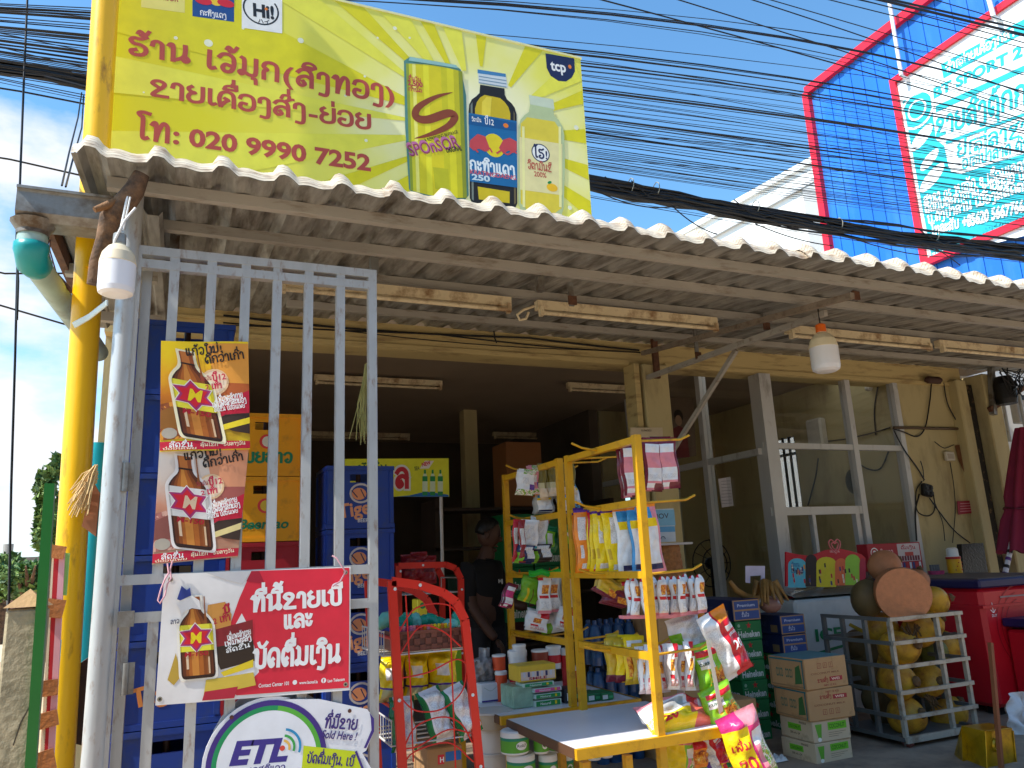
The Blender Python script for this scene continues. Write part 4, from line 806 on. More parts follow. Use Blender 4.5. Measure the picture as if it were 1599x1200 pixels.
d.tpx('ETL', (357, 1194), (452, 1186), 36, K(62, 50, 140), bold=.05, shear=.25); d.ell(*d.q(441, 1168), 0.009, 0.009, K(226, 80, 60), n=12)
x, y = d.q(441, 1168)
for r_, c_ in ((.020, K(240, 190, 90)), (.036, K(60, 170, 80)), (.056, K(40, 150, 200))): d.ring(x, y, r_, r_+.008, c_, -20, 80, n=14)
d.tpx('ເອສຕິແອວ', (390, 1208), (446, 1203), 9, K(62, 50, 140))
d.tpx('ທີ່ມີຂາຍ', (506, 1136), (558, 1139), 15, K(62, 44, 120), weight=.2); d.tpx('Sold Here !', (501, 1152), (556, 1156), 13, K(62, 44, 120), bold=.02, shear=.15)
d.poly(d.qs([(577, 1113), (584, 1122), (584, 1142), (572, 1168), (568, 1168), (580, 1140), (579, 1122)]), K(66, 44, 130)); d.poly(d.qs([(474, 1164), (556, 1173), (566, 1200), (560, 1225), (470, 1215)]), K(206, 220, 30)); d.tpx('ບັດຕື່ມເງິນ, ເບີ', (478, 1190), (552, 1196), 12, K(62, 44, 120), weight=.2)
d.line(d.qs([(556, 1174), (566, 1200)]), 0.008, K(66, 44, 130)); 
for u, v in ((362, 1120), (546, 1110)): d.ell(*d.q(u, v), 0.007, 0.007, K(90, 50, 40), n=12)
d.build('printed_design', es)
# second pale sign edge behind it
m = MB(); c_ = at(424, 1170, Y=GY+0.03); ring_ = [V((c_.x+0.21*math.cos(math.radians(a)), GY+0.026, c_.z+0.21*math.sin(math.radians(a)))) for a in range(0, 360, 12)]
m.prism(ring_, (0, 0.006, 0), K(214, 216, 222)); solo(m, 'round_sign', 'plain pale round board showing behind the lowest gate sign', 'sign')

# ------------------------------------------------------------------ bulbs and tube lamps
def bulb(name, label, u, v0, v1, v2, Y, wpx, cap, lower, upper, lean=0.0):
    t_ = at(u, v0, Y=Y); sc_ = (at(u, v0, Y=Y)-at(u, v2, Y=Y)).length; H = sc_; r = wpx*(at(u, v1, Y=Y)-at(u+10, v1, Y=Y)).length/10/2
    o = thing(name, label, 'light bulb', t_-V((0, 0, H)))
    c = t_-V((0, 0, H)); vd = (c-CAM).normalized(); r *= max(.7, abs(vd.y)/math.hypot(vd.x, vd.y))
    m = MB(); m.lathe(c, [(0.0, 0.0), (r*.7, 0.004), (r*.94, r*.2), (r, r*.5), (r, H*.50)], lower, n=24); m.build('diffuser', o)
    m = MB(); m.lathe(c, [(r*1.0, H*.50), (r*1.02, H*.505), (r*1.0, H*.53), (r*.88, H*.66), (r*.6, H*.76), (r*.36, H*.80), (r*.33, H*.84)], upper, n=24); m.build('housing', o)
    m = MB(); m.lathe(c, [(r*.34, H*.80), (r*.37, H*.84), (r*.36, H*.97), (r*.2, H*1.0), (0, H*1.0)], cap, n=16); m.build('socket', o); return o, t_
lampw = pm('bulb_white', (236, 236, 240), rough=0.35, var=0.02)
b1, p = bulb('light_bulb', 'white bulb with grey socket hanging in front of the gate post', 188, 364, 420, 464, 2.72, 59, galvd, lampw, pm('dusty_bulb_top', (226, 210, 178), rough=0.5, var=0.1))
m = MB(); m.tube([p, p+V((0.01, 0.0, 0.10)), V((p.x+0.02, p.y+0.02, RZ(p.y)-0.06))], 0.004, white, n=6); m.build('wire', b1)
b2, p = bulb('light_bulb', 'white bulb with orange socket hanging below the right awning beam', 1281, 506, 545, 580, 3.42, 46, pm('orange_plastic', (240, 110, 20), rough=0.4), lampw, pm('cream_bulb_top', (240, 226, 190), rough=0.4, var=0.04))
m = MB(); m.tube([p, p+V((0, 0, 0.04)), V((p.x, p.y, RZ(p.y)-0.05))], 0.004, black, n=6); m.build('wire', b2)
LY = 3.85
def tube_lamp(name, label, a, b, group, tilt=0.0):
    a, b = V(a), V(b); d_ = (b-a).normalized(); o = thing(name, label, 'tube light', (a+b)/2, group)
    m = MB(); m.beam(a, b, 0.05, 0.055, tubew); m.build('housing', o)
    dn = V((0, -0.03, -0.052)); m = MB(); m.tube([a+d_*0.03+dn, b-d_*0.03+dn], 0.013, tubew, n=10); m.build('tube', o)
    for e in (a+d_*0.02, b-d_*0.02): m = MB(); m.box(e+dn*0.8, (0.022, 0.035, 0.055), tubew); m.build('end_holder', o)
    return o
zl = RZ(LY)-0.10
xs = [(at(436, 452, Y=LY).x, at(797, 480, Y=LY).x), (at(838, 482, Y=LY).x, at(1117, 500, Y=LY).x), (at(1228, 512, Y=LY).x, at(1448, 530, Y=LY).x), (at(1462, 528, Y=LY).x, at(1640, 545, Y=LY).x)]
for (a, b), lab in zip(xs, ('dusty tube light partly behind the gate bars, first under the awning from the left', 'dusty tube light under the awning just left of the pillar, second from the left', 'dusty tube light behind the orange socket bulb under the awning', 'dusty tube light at the far right end under the awning')):
    tube_lamp('tube_light', lab, (a, LY, zl), (b, LY, zl), 'tube lights under the awning')
ZC = 2.97
for (u0, u1, v), lab in zip(((491, 690, 590), (886, 1042, 602), (470, 640, 677), (770, 888, 678)), ('long white tube light on the shop ceiling seen between the gate bars', 'white ceiling tube light just left of the pillar inside the shop', 'faint tube light deep inside the shop behind the gate', 'faint tube light deep inside above the cardboard box')):
    y = at(u0, v, Z=ZC-0.03).y; tube_lamp('tube_light', lab, (at(u0, v, Y=y).x, y, ZC-0.03), (at(u1, v, Y=y).x, y, ZC-0.03), 'tube lights on the shop ceiling')
# bent wire hook between the lamps
m = MB(); m.tube([at(u, v, Y=LY-0.02) for u, v in ((836, 478), (818, 484), (808, 492), (812, 500), (822, 498), (826, 488))], 0.008, tubew, n=6); solo(m, 'cable_hook', 'curled pale cable end hanging between the first two awning lamps', 'cable')

# ------------------------------------------------------------------ branch, ropes, straw at the left
m = MB(); pts = [(222, 272), (210, 298), (192, 322), (172, 342), (163, 375), (152, 410), (146, 445)]
m.tube([at(u, v, Y=2.74+0.012*i) for i, (u, v) in enumerate(pts)], [0.026, 0.034, 0.038, 0.034, 0.026, 0.024, 0.02], bark, n=10)
m.tube([at(200, 312, Y=2.77), at(180, 317, Y=2.75), at(148, 328, Y=2.73)], [0.024, 0.018, 0.010], wood, n=8); solo(m, 'tree_branch', 'forked dry branch wedged under the awning edge beside the yellow pole', 'branch')
m = MB(); m.tube([at(212, 325, Y=2.70), at(195, 345, Y=2.69), at(180, 375, Y=2.70), at(176, 400, Y=2.72)], 0.004, white, n=6); m.tube([at(204, 308, Y=2.71), at(193, 360, Y=2.72)], 0.003, white, n=6); solo(m, 'cord', 'thin white cord tied round the branch above the left bulb', 'cord')
m = MB()
for k in range(4): m.tube([at(115+k, 505+k*2, Y=3.2), at(140, 492+k*2, Y=3.05), at(168, 470+k*2, Y=2.95)], 0.0045, pm('pale_blue_rope', (206, 220, 222), rough=0.8), n=5)
solo(m, 'rope', 'pale rope tied between the yellow pole and the grey gate post', 'rope')
raf = pm('yellow_raffia', (172, 166, 100), rough=0.85, var=0.2)
m = MB()
for k in range(18):
    u = 573+R.uniform(-3, 3); m.tube([at(u, 590+R.uniform(-25, 5), Y=GY+0.04), at(566+R.uniform(-8, 8), 632, Y=GY+0.06), at(560+R.uniform(-16, 14), 665+R.uniform(-10, 30), Y=GY+0.05)], 0.0018, raf, n=4)
solo(m, 'raffia_tassel', 'yellow raffia tassel hanging from the right side of the gate', 'tassel')
# ------------------------------------------------------------------ buildings behind
BX = 13.0
def bx(u, v, dx=0.0): return at(u, v, X=BX+dx)
clad = pm('blue_cladding', (18, 108, 206), rough=0.5, var=0.08, vs=1.2, dirt=(60, 130, 206), dirtamt=0.25, ds=.8, stretch=(1, 1, .3)); redtrim = pm('red_trim', (222, 26, 50), rough=0.4, var=0.04)
bl = thing('blue_building', 'bright blue clad building with red edge strips and large signboard at the upper right', 'building', (BX, 6.0, 0))
yl = bx(1262, 146).y; zt = bx(1262, 146).z
m = MB(); ya, yb = yl, 5.5; n = int((ya-yb)/0.30)
m.box((BX+3.05, (ya+yb)/2, zt/2-0.4), (5.9, ya-yb-0.04, zt+0.8-1.6), K(206, 208, 206)); m.build('body', bl)
for i in range(n*2):                                # standing-seam panels, each its own sheet
    y0 = ya-(ya-yb)*i/(n*2); y1 = ya-(ya-yb)*(i+1)/(n*2); dx = 0.0 if i % 2 else 0.014
    m = MB(); m.box((BX+dx+.012, (y0+y1)/2, zt/2+.25), (.024, y0-y1-.006, zt-.5), clad); m.build('cladding_panel', bl)
m = MB(); m.box((BX-0.03, ya, zt/2), (0.16, 0.17, zt), redtrim); m.box((BX-0.03, (ya+yb)/2, zt+0.03), (0.158, ya-yb, 0.19), redtrim); m.build('edge_trim', bl)
sl_, sb_ = bx(1402, 130), bx(1452, 412)
ys = sl_.y; zs1, zs0 = sl_.z, sb_.z; ye = 5.7; SX = BX-0.10
m = MB(); m.box((SX+0.04, (ys+ye)/2, (zs1+zs0)/2), (0.08, ys-ye, zs1-zs0), K(224, 230, 230)); sg = m.build('signboard', bl); sg['label'] = 'white and turquoise sports shop signboard on the blue building'
m = MB(); fw = 0.13
for c, dd_ in (((SX, ys, (zs1+zs0)/2), (0.12, fw, zs1-zs0+fw)), ((SX, (ys+ye)/2, zs1), (0.122, ys-ye, fw)), ((SX, (ys+ye)/2, zs0), (0.122, ys-ye, fw))): m.box(c, dd_, redtrim)
m.build('sign_frame', sg)
d = Dec((SX, ys, zs0), (0, -1, 0), (0, 0, 1), step=0.001, first=0.004)
d.q = lambda u, v: ((lambda p: (p.dot(d.ux), p.dot(d.uy)))(at(u, v, X=SX)-d.o))
d.qs = lambda pts: [d.q(*p) for p in pts]
def tpx(t, a, b, hpx, mat, **k):
    x0, y0 = d.q(*a); x1, y1 = d.q(*b); e = d.q(a[0], a[1]-10); s_ = math.hypot(e[0]-x0, e[1]-y0)/10
    d.text(t, x0, y0, hpx*s_, mat, width=math.hypot(x1-x0, y1-y0), rot=math.atan2(y1-y0, x1-x0), **k)
tq = K(30, 176, 190); wh = K(240, 244, 244)
d.poly(d.qs([(1410, 158), (1452, 140), (1462, 218), (1475, 228), (1482, 262), (1500, 272), (1680, 215), (1680, 340), (1456, 404), (1442, 330), (1424, 230)]), tq)
d.poly(d.qs([(1470, 101), (1589, 36), (1640, 10), (1640, 40), (1589, 58), (1474, 123)]), tq); tpx('ຈຳໜ່າຍເຄື່ອງກິລາ', (1478, 114), (1586, 55), 11, wh, weight=.22)
tpx('BT SPORT 2', (1458, 154), (1600, 86), 16, tq, bold=.04)
d.poly(d.qs([(1462, 176), (1680, 75), (1680, 66), (1462, 166)]), tq)
tpx('ຂາຍສົ່ງຕຸ໊ກກະຕາ', (1462, 214), (1660, 138), 26, tq, weight=.2); d.poly(d.qs([(1478, 226), (1680, 152), (1680, 148), (1478, 221)]), tq)
d.poly(d.qs([(1480, 232), (1492, 224), (1680, 160), (1680, 210), (1502, 272), (1486, 268)]), wh)
tpx('ຢູ່ລາຊາ', (1496, 246), (1610, 208), 19, tq, weight=.2); tpx('ອູ່ປາລາດ ດົງໂດກ', (1504, 264), (1640, 222), 14, tq, weight=.22)
c_ = d.q(1433, 172); d.ring(c_[0], c_[1], 0.33, 0.38, wh); d.ring(c_[0], c_[1], 0.17, 0.21, wh, n=16)
for u, v, w2, h2 in ((1440, 215, .22, .1), (1452, 250, .18, .08), (1456, 278, .24, .1)): x, y = d.q(u, v); d.ell(x, y, w2*1.35, h2*1.35, wh, n=14, rot=.5)
tpx('ສາຂາ 05 ຫຼັກ 8 ເຮືອນເລກທີ 124', (1444, 322), (1640, 252), 13, wh, weight=.22); tpx('ຕິດກັບຕະຫຼາດ ຂາຍຍ່ອຍ ບໍລິການ', (1446, 334), (1640, 266), 12, wh, weight=.22); tpx('ບ.ດົງປ່າລານ ເມືອງສີສັດຕະນາກ', (1450, 350), (1640, 284), 12, wh, weight=.22)
tpx('+85620 5667766', (1504, 356), (1602, 330), 18, wh, bold=.05); tpx('ໂທລະສັບ', (1456, 368), (1500, 355), 12, wh, weight=.22)
d.poly(d.qs([(1520, 372), (1690, 326), (1690, 346), (1540, 384), (1462, 404), (1456, 396)]), wh); tpx('+85620 5555666', (1536, 371), (1640, 342), 17, tq, bold=.05); tpx('ເປີດບໍລິການທຸກວັນ', (1462, 403), (1530, 383), 12, tq, weight=.22)
d.build('printed_design', sg)
for a, b in (((1392, 20), (1408, 118)), ((1545, 0), (1552, 26))):
    pa_, pb_ = bx(a[0], a[1], -0.3), bx(b[0], b[1], -0.3); m = MB(); m.tube([pb_+(pa_-pb_)*2.2, pb_], 0.04, K(220, 222, 226), n=8); m.tube([pb_, pb_+V((0.28, 0, -0.1))], 0.03, K(220, 222, 226), n=8); m.build('stay_rod', bl)
gw = thing('white_gable_house', 'white rendered gable wall with sloping grey roof edge behind the awning', 'house', at(1200, 400, Y=11)-V((0, 0, at(1200, 400, Y=11).z)))
g0, g1 = at(1068, 368, Y=19), at(1300, 238, Y=15)
dg_ = (g1-g0); ga_, gb_ = g0-dg_*0.25, g1+dg_*0.6; nrm = V((dg_.y, -dg_.x, 0)).normalized(); fl0 = lambda p: V((p.x, p.y, 0))
m = MB(); m.prism([fl0(ga_), fl0(gb_), gb_, ga_], -nrm*4, pm('white_render', (240, 240, 236), rough=0.8, var=0.03, vs=1, dirt=(214, 212, 206), dirtamt=0.2, ds=0.8)); m.build('wall', gw)
for dz_, h_, c_ in ((0.08, 0.17, (226, 228, 226)), (-0.58, 0.10, (190, 194, 196))): m = MB(); m.beam(ga_+nrm*.06+V((0, 0, dz_)), gb_+nrm*.06+V((0, 0, dz_)), 0.12, h_, K(*c_)); m.build('roof_edge', gw)
m = MB(); p_ = g0+dg_*.80; p2_ = g0+dg_*1.2; m.prism([fl0(p_)+nrm*.04, fl0(p2_)+nrm*.04, V((p2_.x, p2_.y, g0.z+.5))+nrm*.04, V((p_.x, p_.y, g0.z+.5))+nrm*.04], nrm*.05, K(170, 172, 172)); m.build('grey_panel', gw)

# ------------------------------------------------------------------ overhead cables
def cable(pts, Y, r, name='overhead_cable', label='thin black overhead cable strung across the sky among the others', group='thin overhead cables in the sky', n=14):
    P3 = [at(u, v, Y=Y) for u, v in pts]; a, b, c = P3; m = MB(); ps = []
    xs0 = a.x-(5 if pts[0][0] < -30 else 0); xs1 = c.x+(3.5 if pts[-1][0] > 1600 else 0); n += 6 if xs1-xs0 > c.x-a.x else 0
    for i in range(n+1):                             # parabola through the three points
        x = xs0+(xs1-xs0)*i/n
        z = a.z*(x-b.x)*(x-c.x)/((a.x-b.x)*(a.x-c.x))+b.z*(x-a.x)*(x-c.x)/((b.x-a.x)*(b.x-c.x))+c.z*(x-a.x)*(x-b.x)/((c.x-a.x)*(c.x-b.x)); ps.append(V((x, Y, z)))
    m.tube(ps, r, blackm, n=5, caps=False); return solo(m, name, label, 'cable', group)
cb_ = [(-6, 20, 153, 2.2), (2, 28, 176, 1.2), (8, 68, 162, .9), (14, 80, 196, 1.8), (18, 88, 200, 1.4), (24, 104, 212, 2.0), (30, 112, 205, .8), (33, 118, 226, .9), (37, 128, 232, .8), (40, 142, 238, 2.2), (44, 146, 244, 1.0), (49, 160, 262, 1.0), (52, 168, 250, .8), (56, 175, 272, 1.1), (60, 184, 268, 1.8), (64, 190, 286, 1.3), (66, 196, 280, .8), (70, 202, 292, 1.0), (73, 208, 304, 1.8), (77, 215, 300, .8), (81, 222, 314, 1.2), (84, 230, 318, .8), (88, 236, 330, .9), (93, 242, 328, .8), (98, 250, 340, 1.0), (104, 256, 352, .8), (112, 262, 350, .8), (116, 296, 400, .8), (120, 308, 408, .8), (-16, 12, 120, .9), (46, 152, 256, .7), (68, 199, 296, .7), (79, 218, 308, .7), (86, 233, 322, .7), (100, 246, 336, .8), (108, 259, 345, .7)]
for i, (yl_, ym, yr, rp) in enumerate(cb_):
    Y_ = 4.65+R.uniform(-0.3, 0.35); k = Y_/1200*0.72
    cable([(-60, yl_-6+R.uniform(-3, 3)), (920, ym), (1660, yr+9)], Y_, rp*k*1.25)
    if i % 5 != 2: cable([(-60, yl_-4+R.uniform(-7, 7)), (920, ym+R.uniform(-6, 8)), (1660, yr+R.uniform(-6, 26))], Y_+R.uniform(-.12, .12), rp*k*R.uniform(.7, 1.05))
for (a, b, c, rp) in (((-400, -330), (940, 0), (1660, 205), 1.6), ((-300, -380), (1060, 0), (1660, 196), 1.4), ((-200, -380), (1175, 0), (1660, 170), 1.4), ((-100, -360), (1210, 2), (1660, 136), 1.2), ((0, -330), (1295, 0), (1660, 90), 1.3), ((100, -300), (1340, 0), (1660, 70), 1.1), ((200, -260), (1382, 2), (1660, 70), 3.6), ((200, -268), (1375, -4), (1660, 60), 3.0), ((150, -260), (1360, 4), (1660, 84), 1.5), ((300, -250), (1460, 0), (1660, 62), 1.4)):
    Y_ = 4.3+R.uniform(-0.2, 0.2); cable([a, b, c], Y_, rp*Y_/1200*1.05, label='black cable slanting steeply across the top right corner of the sky', group='steep cables in the top right corner')
for k, (a, b, c) in enumerate((((-60, 60), (920, 246), (1660, 236)), ((-60, 10), (920, 120), (1660, 286)), ((-60, 84), (920, 214), (1660, 258)), ((-60, 40), (920, 206), (1660, 216)), ((-60, 4), (920, 96), (1660, 252)))): cable([a, b, c], 4.5+.05*k, .0028, label='thin cable crossing the others at a different slant', group='slanting thin cables')
bndl = 'thick black cable bundle sagging across the sky just above the awning'
bd_ = thing('cable_bundle', bndl, 'cable bundle', at(1200, 320, Y=4.75))
for k in range(26):
    m = MB(); j = R.uniform(-9, 13); jr = R.uniform(-12, 24); P3 = [at(-60, 96+j*0.8, Y=4.75), at(70, 112+j*0.8, Y=4.75), at(920, 283+j, Y=4.75), at(1660, 392+jr, Y=4.75)]
    ps = [P3[0]+(P3[1]-P3[0])*t/3 for t in (-12, -6, 0, 1, 2)]
    for i in range(13): t = i/12; ps.append(P3[1]*(1-t)+P3[2]*t+V((0, 0, -0.07*math.sin(math.pi*t))))
    for i in range(1, 15): t = i/14; ps.append(P3[2]*(1-t)+P3[3]*t+V((0, R.uniform(-.03, .03), -0.06*math.sin(math.pi*t)+R.uniform(-.016, .016))))
    ps.append(ps[-1]+(P3[3]-P3[2])*.9)
    m.tube(ps, R.choice((0.009, 0.012, 0.016, 0.010)), blackm, n=5, caps=False); m.build('strand', bd_)
for u, v in ((1025, 290), (1180, 318), (1310, 345), (1460, 362), (985, 284)):          # ties and slack loops on the bundle
    m = MB(); c = at(u, v+6, Y=4.75); m.tube([c+V((math.cos(t)*.004, math.sin(t)*.05, math.cos(t)*.06)) for t in [q*.6 for q in range(11)]], .004, pm('grey_tie', (150, 150, 140), rough=.7), n=5, closed=True); m.build('cable_tie', bd_)
    m = MB(); m.tube([c+V((-.25, -.03, .02)), c+V((-.12, -.05, -.07-R.random()*.04)), c+V((.05, -.04, -.10)), c+V((.2, -.03, -.05)), c+V((.34, -.02, -.02))], .005, blackm, n=5); m.build('slack_loop', bd_)
for pts in ([(920, 292), (990, 320), (1060, 322)], [(1050, 322), (1085, 350), (1120, 366)], [(1180, 350), (1240, 372), (1300, 384)], [(1330, 372), (1420, 396), (1540, 398)], [(1440, 380), (1480, 400), (1500, 415)]):
    cable(pts, 4.7, 0.005, 'loose_cable', 'loose strand hanging from the thick cable bundle', 'loose strands below the cable bundle', 8)
for pts, lab in (([(-60, 128), (60, 148), (150, 166)], 'thin cable on the left just below the thick bundle'), ([(-60, 236), (50, 256), (135, 276)], 'single thin cable crossing the grey cloud on the left'), ([(-40, 420), (40, 430), (130, 427)], 'thin cable crossing behind the drain pipe elbow'), ([(-40, 470), (40, 486), (120, 512)], 'thin cable below the drain pipe on the left')):
    cable(pts, 5.0, 0.006, 'overhead_cable', lab, None, 8)
m = MB(); m.tube([at(u, v, Y=4.6) for u, v in ((80, -900), (44, -20), (38, 120), (30, 330), (24, 560), (18, 760), (14, 960))], 0.006, blackm, n=6); solo(m, 'hanging_cable', 'long thin cable hanging straight down at the far left', 'cable')
for k, pts in enumerate(([(128, 145), (122, 185), (108, 240), (97, 290)], [(131, 150), (128, 200), (114, 250), (103, 292)])):
    m = MB(); m.tube([at(u, v, Y=(4.7, 4.2, 3.6, 3.05)[i_]) for i_, (u, v) in enumerate(pts)], 0.004, blackm, n=5); solo(m, 'hanging_cable', ('looped thin wire dropping from the bundle to the gutter', 'second thin wire dropping beside the looped one to the gutter')[k], 'cable')
m = MB(); m.tube([at(u, v, Y=3.2) for u, v in ((27, 318), (26, 380), (29, 440), (27, 500))], 0.004, blackm, n=5); solo(m, 'hanging_cable', 'thin wire hanging from the left tip of the gutter', 'cable')
m = MB()
for k in range(3): m.tube([at(u+k*3, v, Y=3.3) for u, v in ((74, 352), (72, 390), (82, 425), (112, 458))], 0.003, pm('brown_wire', (90, 62, 60), rough=0.7), n=5)
solo(m, 'wire_tangle', 'brown thin wires looping beside the drain pipe', 'wires')
# wiring along the fascia
for k, (dy, lab) in enumerate(((0.0, 'black cable run along the cream fascia, topmost'), (0.03, 'sagging black cable along the cream fascia below the first'), (0.055, 'lowest thin black cable along the cream fascia'))):
    m = MB(); ps = [V((x, FY-0.03-0.01*k, FB+0.165-dy-0.035*abs(math.sin(x*1.3+k)))) for x in [0.2+0.25*i for i in range(14)]]; m.tube(ps, 0.008-0.002*k, blackm, n=6); solo(m, 'wall_cable', lab, 'cable')
m = MB(); ps = [at(u, v, Y=FY-0.04) for u, v in ((1105, 540), (1180, 528), (1245, 538), (1300, 545), (1370, 548), (1440, 556), (1500, 558))]; m.tube(ps, 0.007, blackm, n=6); solo(m, 'wall_cable', 'black cable along the fascia right of the pillar', 'cable')
m = MB(); p = at(773, 528, Y=FY-0.06); m.tube([at(770, 500, Y=FY-0.06), p, at(776, 536, Y=FY-0.06)], 0.006, blackm, n=5); solo(m, 'cable_end', 'short cable end dangling from the fascia between the lamps', 'cable')

# ------------------------------------------------------------------ trees and things at the left
leafs = [pm('leaf_dark', (62, 92, 42), rough=0.6, var=0.3, vs=3), pm('leaf_mid', (94, 124, 58), rough=0.6, var=0.3, vs=3), pm('leaf_light', (120, 144, 70), rough=0.6, var=0.25, vs=3)]
def tree(label, u, v0, v1, wpx, Y, seed, n=2600, dens=1.0):
    r = random.Random(seed); top = at(u, v0, Y=Y); bot = at(u, v1, Y=Y); c = (top+bot)/2; hz = (top-bot).length/2; rx = wpx*Y/1200*0.62
    o = thing('leafy_tree', label, 'tree', (c.x, c.y, 0)); m = MB(); g = V((c.x, c.y, 0))
    m.tube([g, V((c.x+.05, c.y, c.z*0.5)), V((c.x, c.y, c.z))], [0.16, 0.12, 0.06], bark, n=8)
    for k in range(5): a = r.uniform(0, 6.28); m.tube([V((c.x, c.y, c.z*0.6+k*.1)), V((c.x+math.cos(a)*rx*.4, c.y+math.sin(a)*rx*.4, c.z)), V((c.x+math.cos(a)*rx*.75, c.y+math.sin(a)*rx*.75, c.z+hz*r.uniform(.1, .6)))], [0.06, 0.04, 0.015], bark, n=6)
    m.build('trunk', o); m = MB()
    cl = [(V((r.gauss(0, .42), r.gauss(0, .42), r.gauss(0, .45))), r.uniform(.22, .42)) for _ in range(16)]
    for _ in range(n):
        q, rad = r.choice(cl); dv = V((r.gauss(0, 1), r.gauss(0, 1), r.gauss(0, 1))).normalized()*rad*r.uniform(.6, 1.05); p = q+dv
        P_ = c+V((p.x*rx, p.y*rx, p.z*hz)); s_ = r.uniform(.05, .12)*max(0.6, Y/16); a = V((r.gauss(0, 1), r.gauss(0, 1), r.gauss(0, 1))).normalized(); b = a.cross(V((r.gauss(0, 1), r.gauss(0, 1), r.gauss(0, 1)))).normalized()
        m.add([P_-a*s_, P_+b*s_*.5, P_+a*s_, P_-b*s_*.5], [(0, 1, 2, 3)], r.choice(leafs))
    m.build('crown', o); return o
tree('tall leafy tree behind the green post at the left', 84, 742, 890, 30, 15, 3, 2400)
tree('dark green tree low at the far left edge', 2, 860, 945, 70, 20, 4)
tree('light green tree between the far left tree and the green post', 48, 868, 945, 66, 18, 5)
tree('leafy tree behind the yellow pole further down the lane', 110, 800, 935, 60, 22, 6, 2200)
m = MB(); p = at(14, 850, Y=24); m.tube([(p.x, 24, 0), (p.x, 24, p.z)], 0.12, K(150, 146, 140), n=8); m.beam((p.x-.8, 24, p.z-.4), (p.x+.8, 24, p.z-.4), 0.1, 0.1, K(120, 110, 100)); solo(m, 'utility_pole', 'distant grey utility pole at the far left', 'pole')
m = MB(); m.box((-12, 30, 0.5), (24, 0.2, 1.0), K(120, 84, 70)); solo(m, 'low_wall', 'distant brown wall along the lane at the left', 'wall')
cp = thing('concrete_post', 'weathered square concrete post with pyramid cap at the lower left', 'post', at(40, 1150, Y=2.75)-V((0, 0, at(40, 1150, Y=2.75).z)))
cmat = pm('weathered_concrete', (166, 152, 122), rough=0.9, var=0.14, vs=7, dirt=(112, 104, 80), dirtamt=0.4, ds=5, bump=0.6, bs=45)
zt = at(36, 950, Y=2.75).z; pxx = at(36, 1050, Y=2.75).x
m = MB(); m.cbox((pxx, 2.75, zt/2), (0.10, 0.10, zt), cmat, ch=0.008); m.build('shaft', cp)
m = MB(); h_ = 0.056; b_ = [(pxx+sx*h_, 2.75+sy*h_, zt+0.004) for sx, sy in ((-1, -1), (1, -1), (1, 1), (-1, 1))]; m.add(b_+[(pxx, 2.75, zt+0.055)], [(0, 1, 4), (1, 2, 4), (2, 3, 4), (3, 0, 4), (3, 2, 1, 0)], pm('cap_concrete', (176, 140, 96), rough=0.9, var=0.15, vs=9, bump=0.4)); m.build('cap', cp)
m = MB(); m.add([at(u, v, Y=2.697) for u, v in ((49, 1098), (50, 1100), (34, 1130), (22, 1165), (20, 1164), (32, 1128))], [tuple(range(6))], K(70, 60, 46)); m.build('crack', cp)
m = MB(); m.beam(at(46, 1240, Y=2.7), at(79, 756, Y=2.7), 0.027, 0.03, pm('dark_green_paint', (24, 104, 36), rough=0.4, var=0.08), up=(0, 1, 0)); solo(m, 'green_post', 'slim dark green post leaning beside the concrete post', 'post')
bp = thing('painted_board', 'narrow frame of red white and pink boards leaning on the yellow pole', 'board', at(80, 1195, Y=2.85))
for (u0, u1, t0, t1), mt, nm in (((60, 67, 82, 86), K(236, 214, 180), 'white_strip'), ((66, 72, 85, 93), K(196, 34, 44), 'red_strip'), ((72, 82, 93, 102), K(236, 170, 176), 'pink_strip')):
    m = MB(); m.prism([at(u0, 1230, Y=2.85), at(u1, 1230, Y=2.85), at(t1, 862, Y=2.85), at(t0, 862, Y=2.85)], (0, 0.018, 0), mt); m.build(nm, bp)
m = MB(); m.prism([at(96, 930, Y=2.86), at(104, 930, Y=2.86), at(109, 864, Y=2.86), at(94, 864, Y=2.86)], (0, 0.014, 0), K(150, 206, 110)); m.build('green_panel', bp)
m = MB(); m.prism([at(78, 1200, Y=2.864), at(86, 1130, Y=2.864), at(96, 1000, Y=2.864), at(88, 1000, Y=2.864), at(82, 1080, Y=2.864), at(74, 1200, Y=2.864)], (0, 0.012, 0), K(140, 210, 224)); m.build('blue_panel', bp)
tape = pm('brown_tape', (190, 120, 70), rough=0.3, var=0.2, bump=0.4)
for v in (862, 950, 1075, 1125, 1190):
    u = 88-(v-862)*0.062; a = at(u, v, Y=2.843); m = MB(); m.box(a, (0.05+R.uniform(0, .02), 0.006, 0.03+R.uniform(0, .03)), tape, rot=Matrix.Rotation(R.uniform(-.4, .4), 3, 'Y')); m.build('tape', bp)
m = MB()
for k in range(60):
    a = at(150+R.uniform(-4, 4), 745+R.uniform(-20, 10), Y=3.12); b = at(118+R.uniform(-12, 22), 790+R.uniform(-25, 20), Y=3.10+R.uniform(-.04, .04)); m.tube([a, (a+b)/2+V((0, 0, .02)), b], 0.0022, pm('dry_straw', (206, 172, 120), rough=0.9, var=0.2), n=4)
solo(m, 'straw_broom', 'frayed straw broom head between the yellow pole and gate post', 'broom')
m = MB(); m.prism([at(u, v, Y=3.14) for u, v in ((128, 822), (150, 838), (156, 770), (146, 752))], (0, 0.03, 0), pm('brown_card', (156, 96, 60), rough=0.7, var=0.1)); solo(m, 'brown_card', 'brown card tucked beneath the straw broom', 'card')
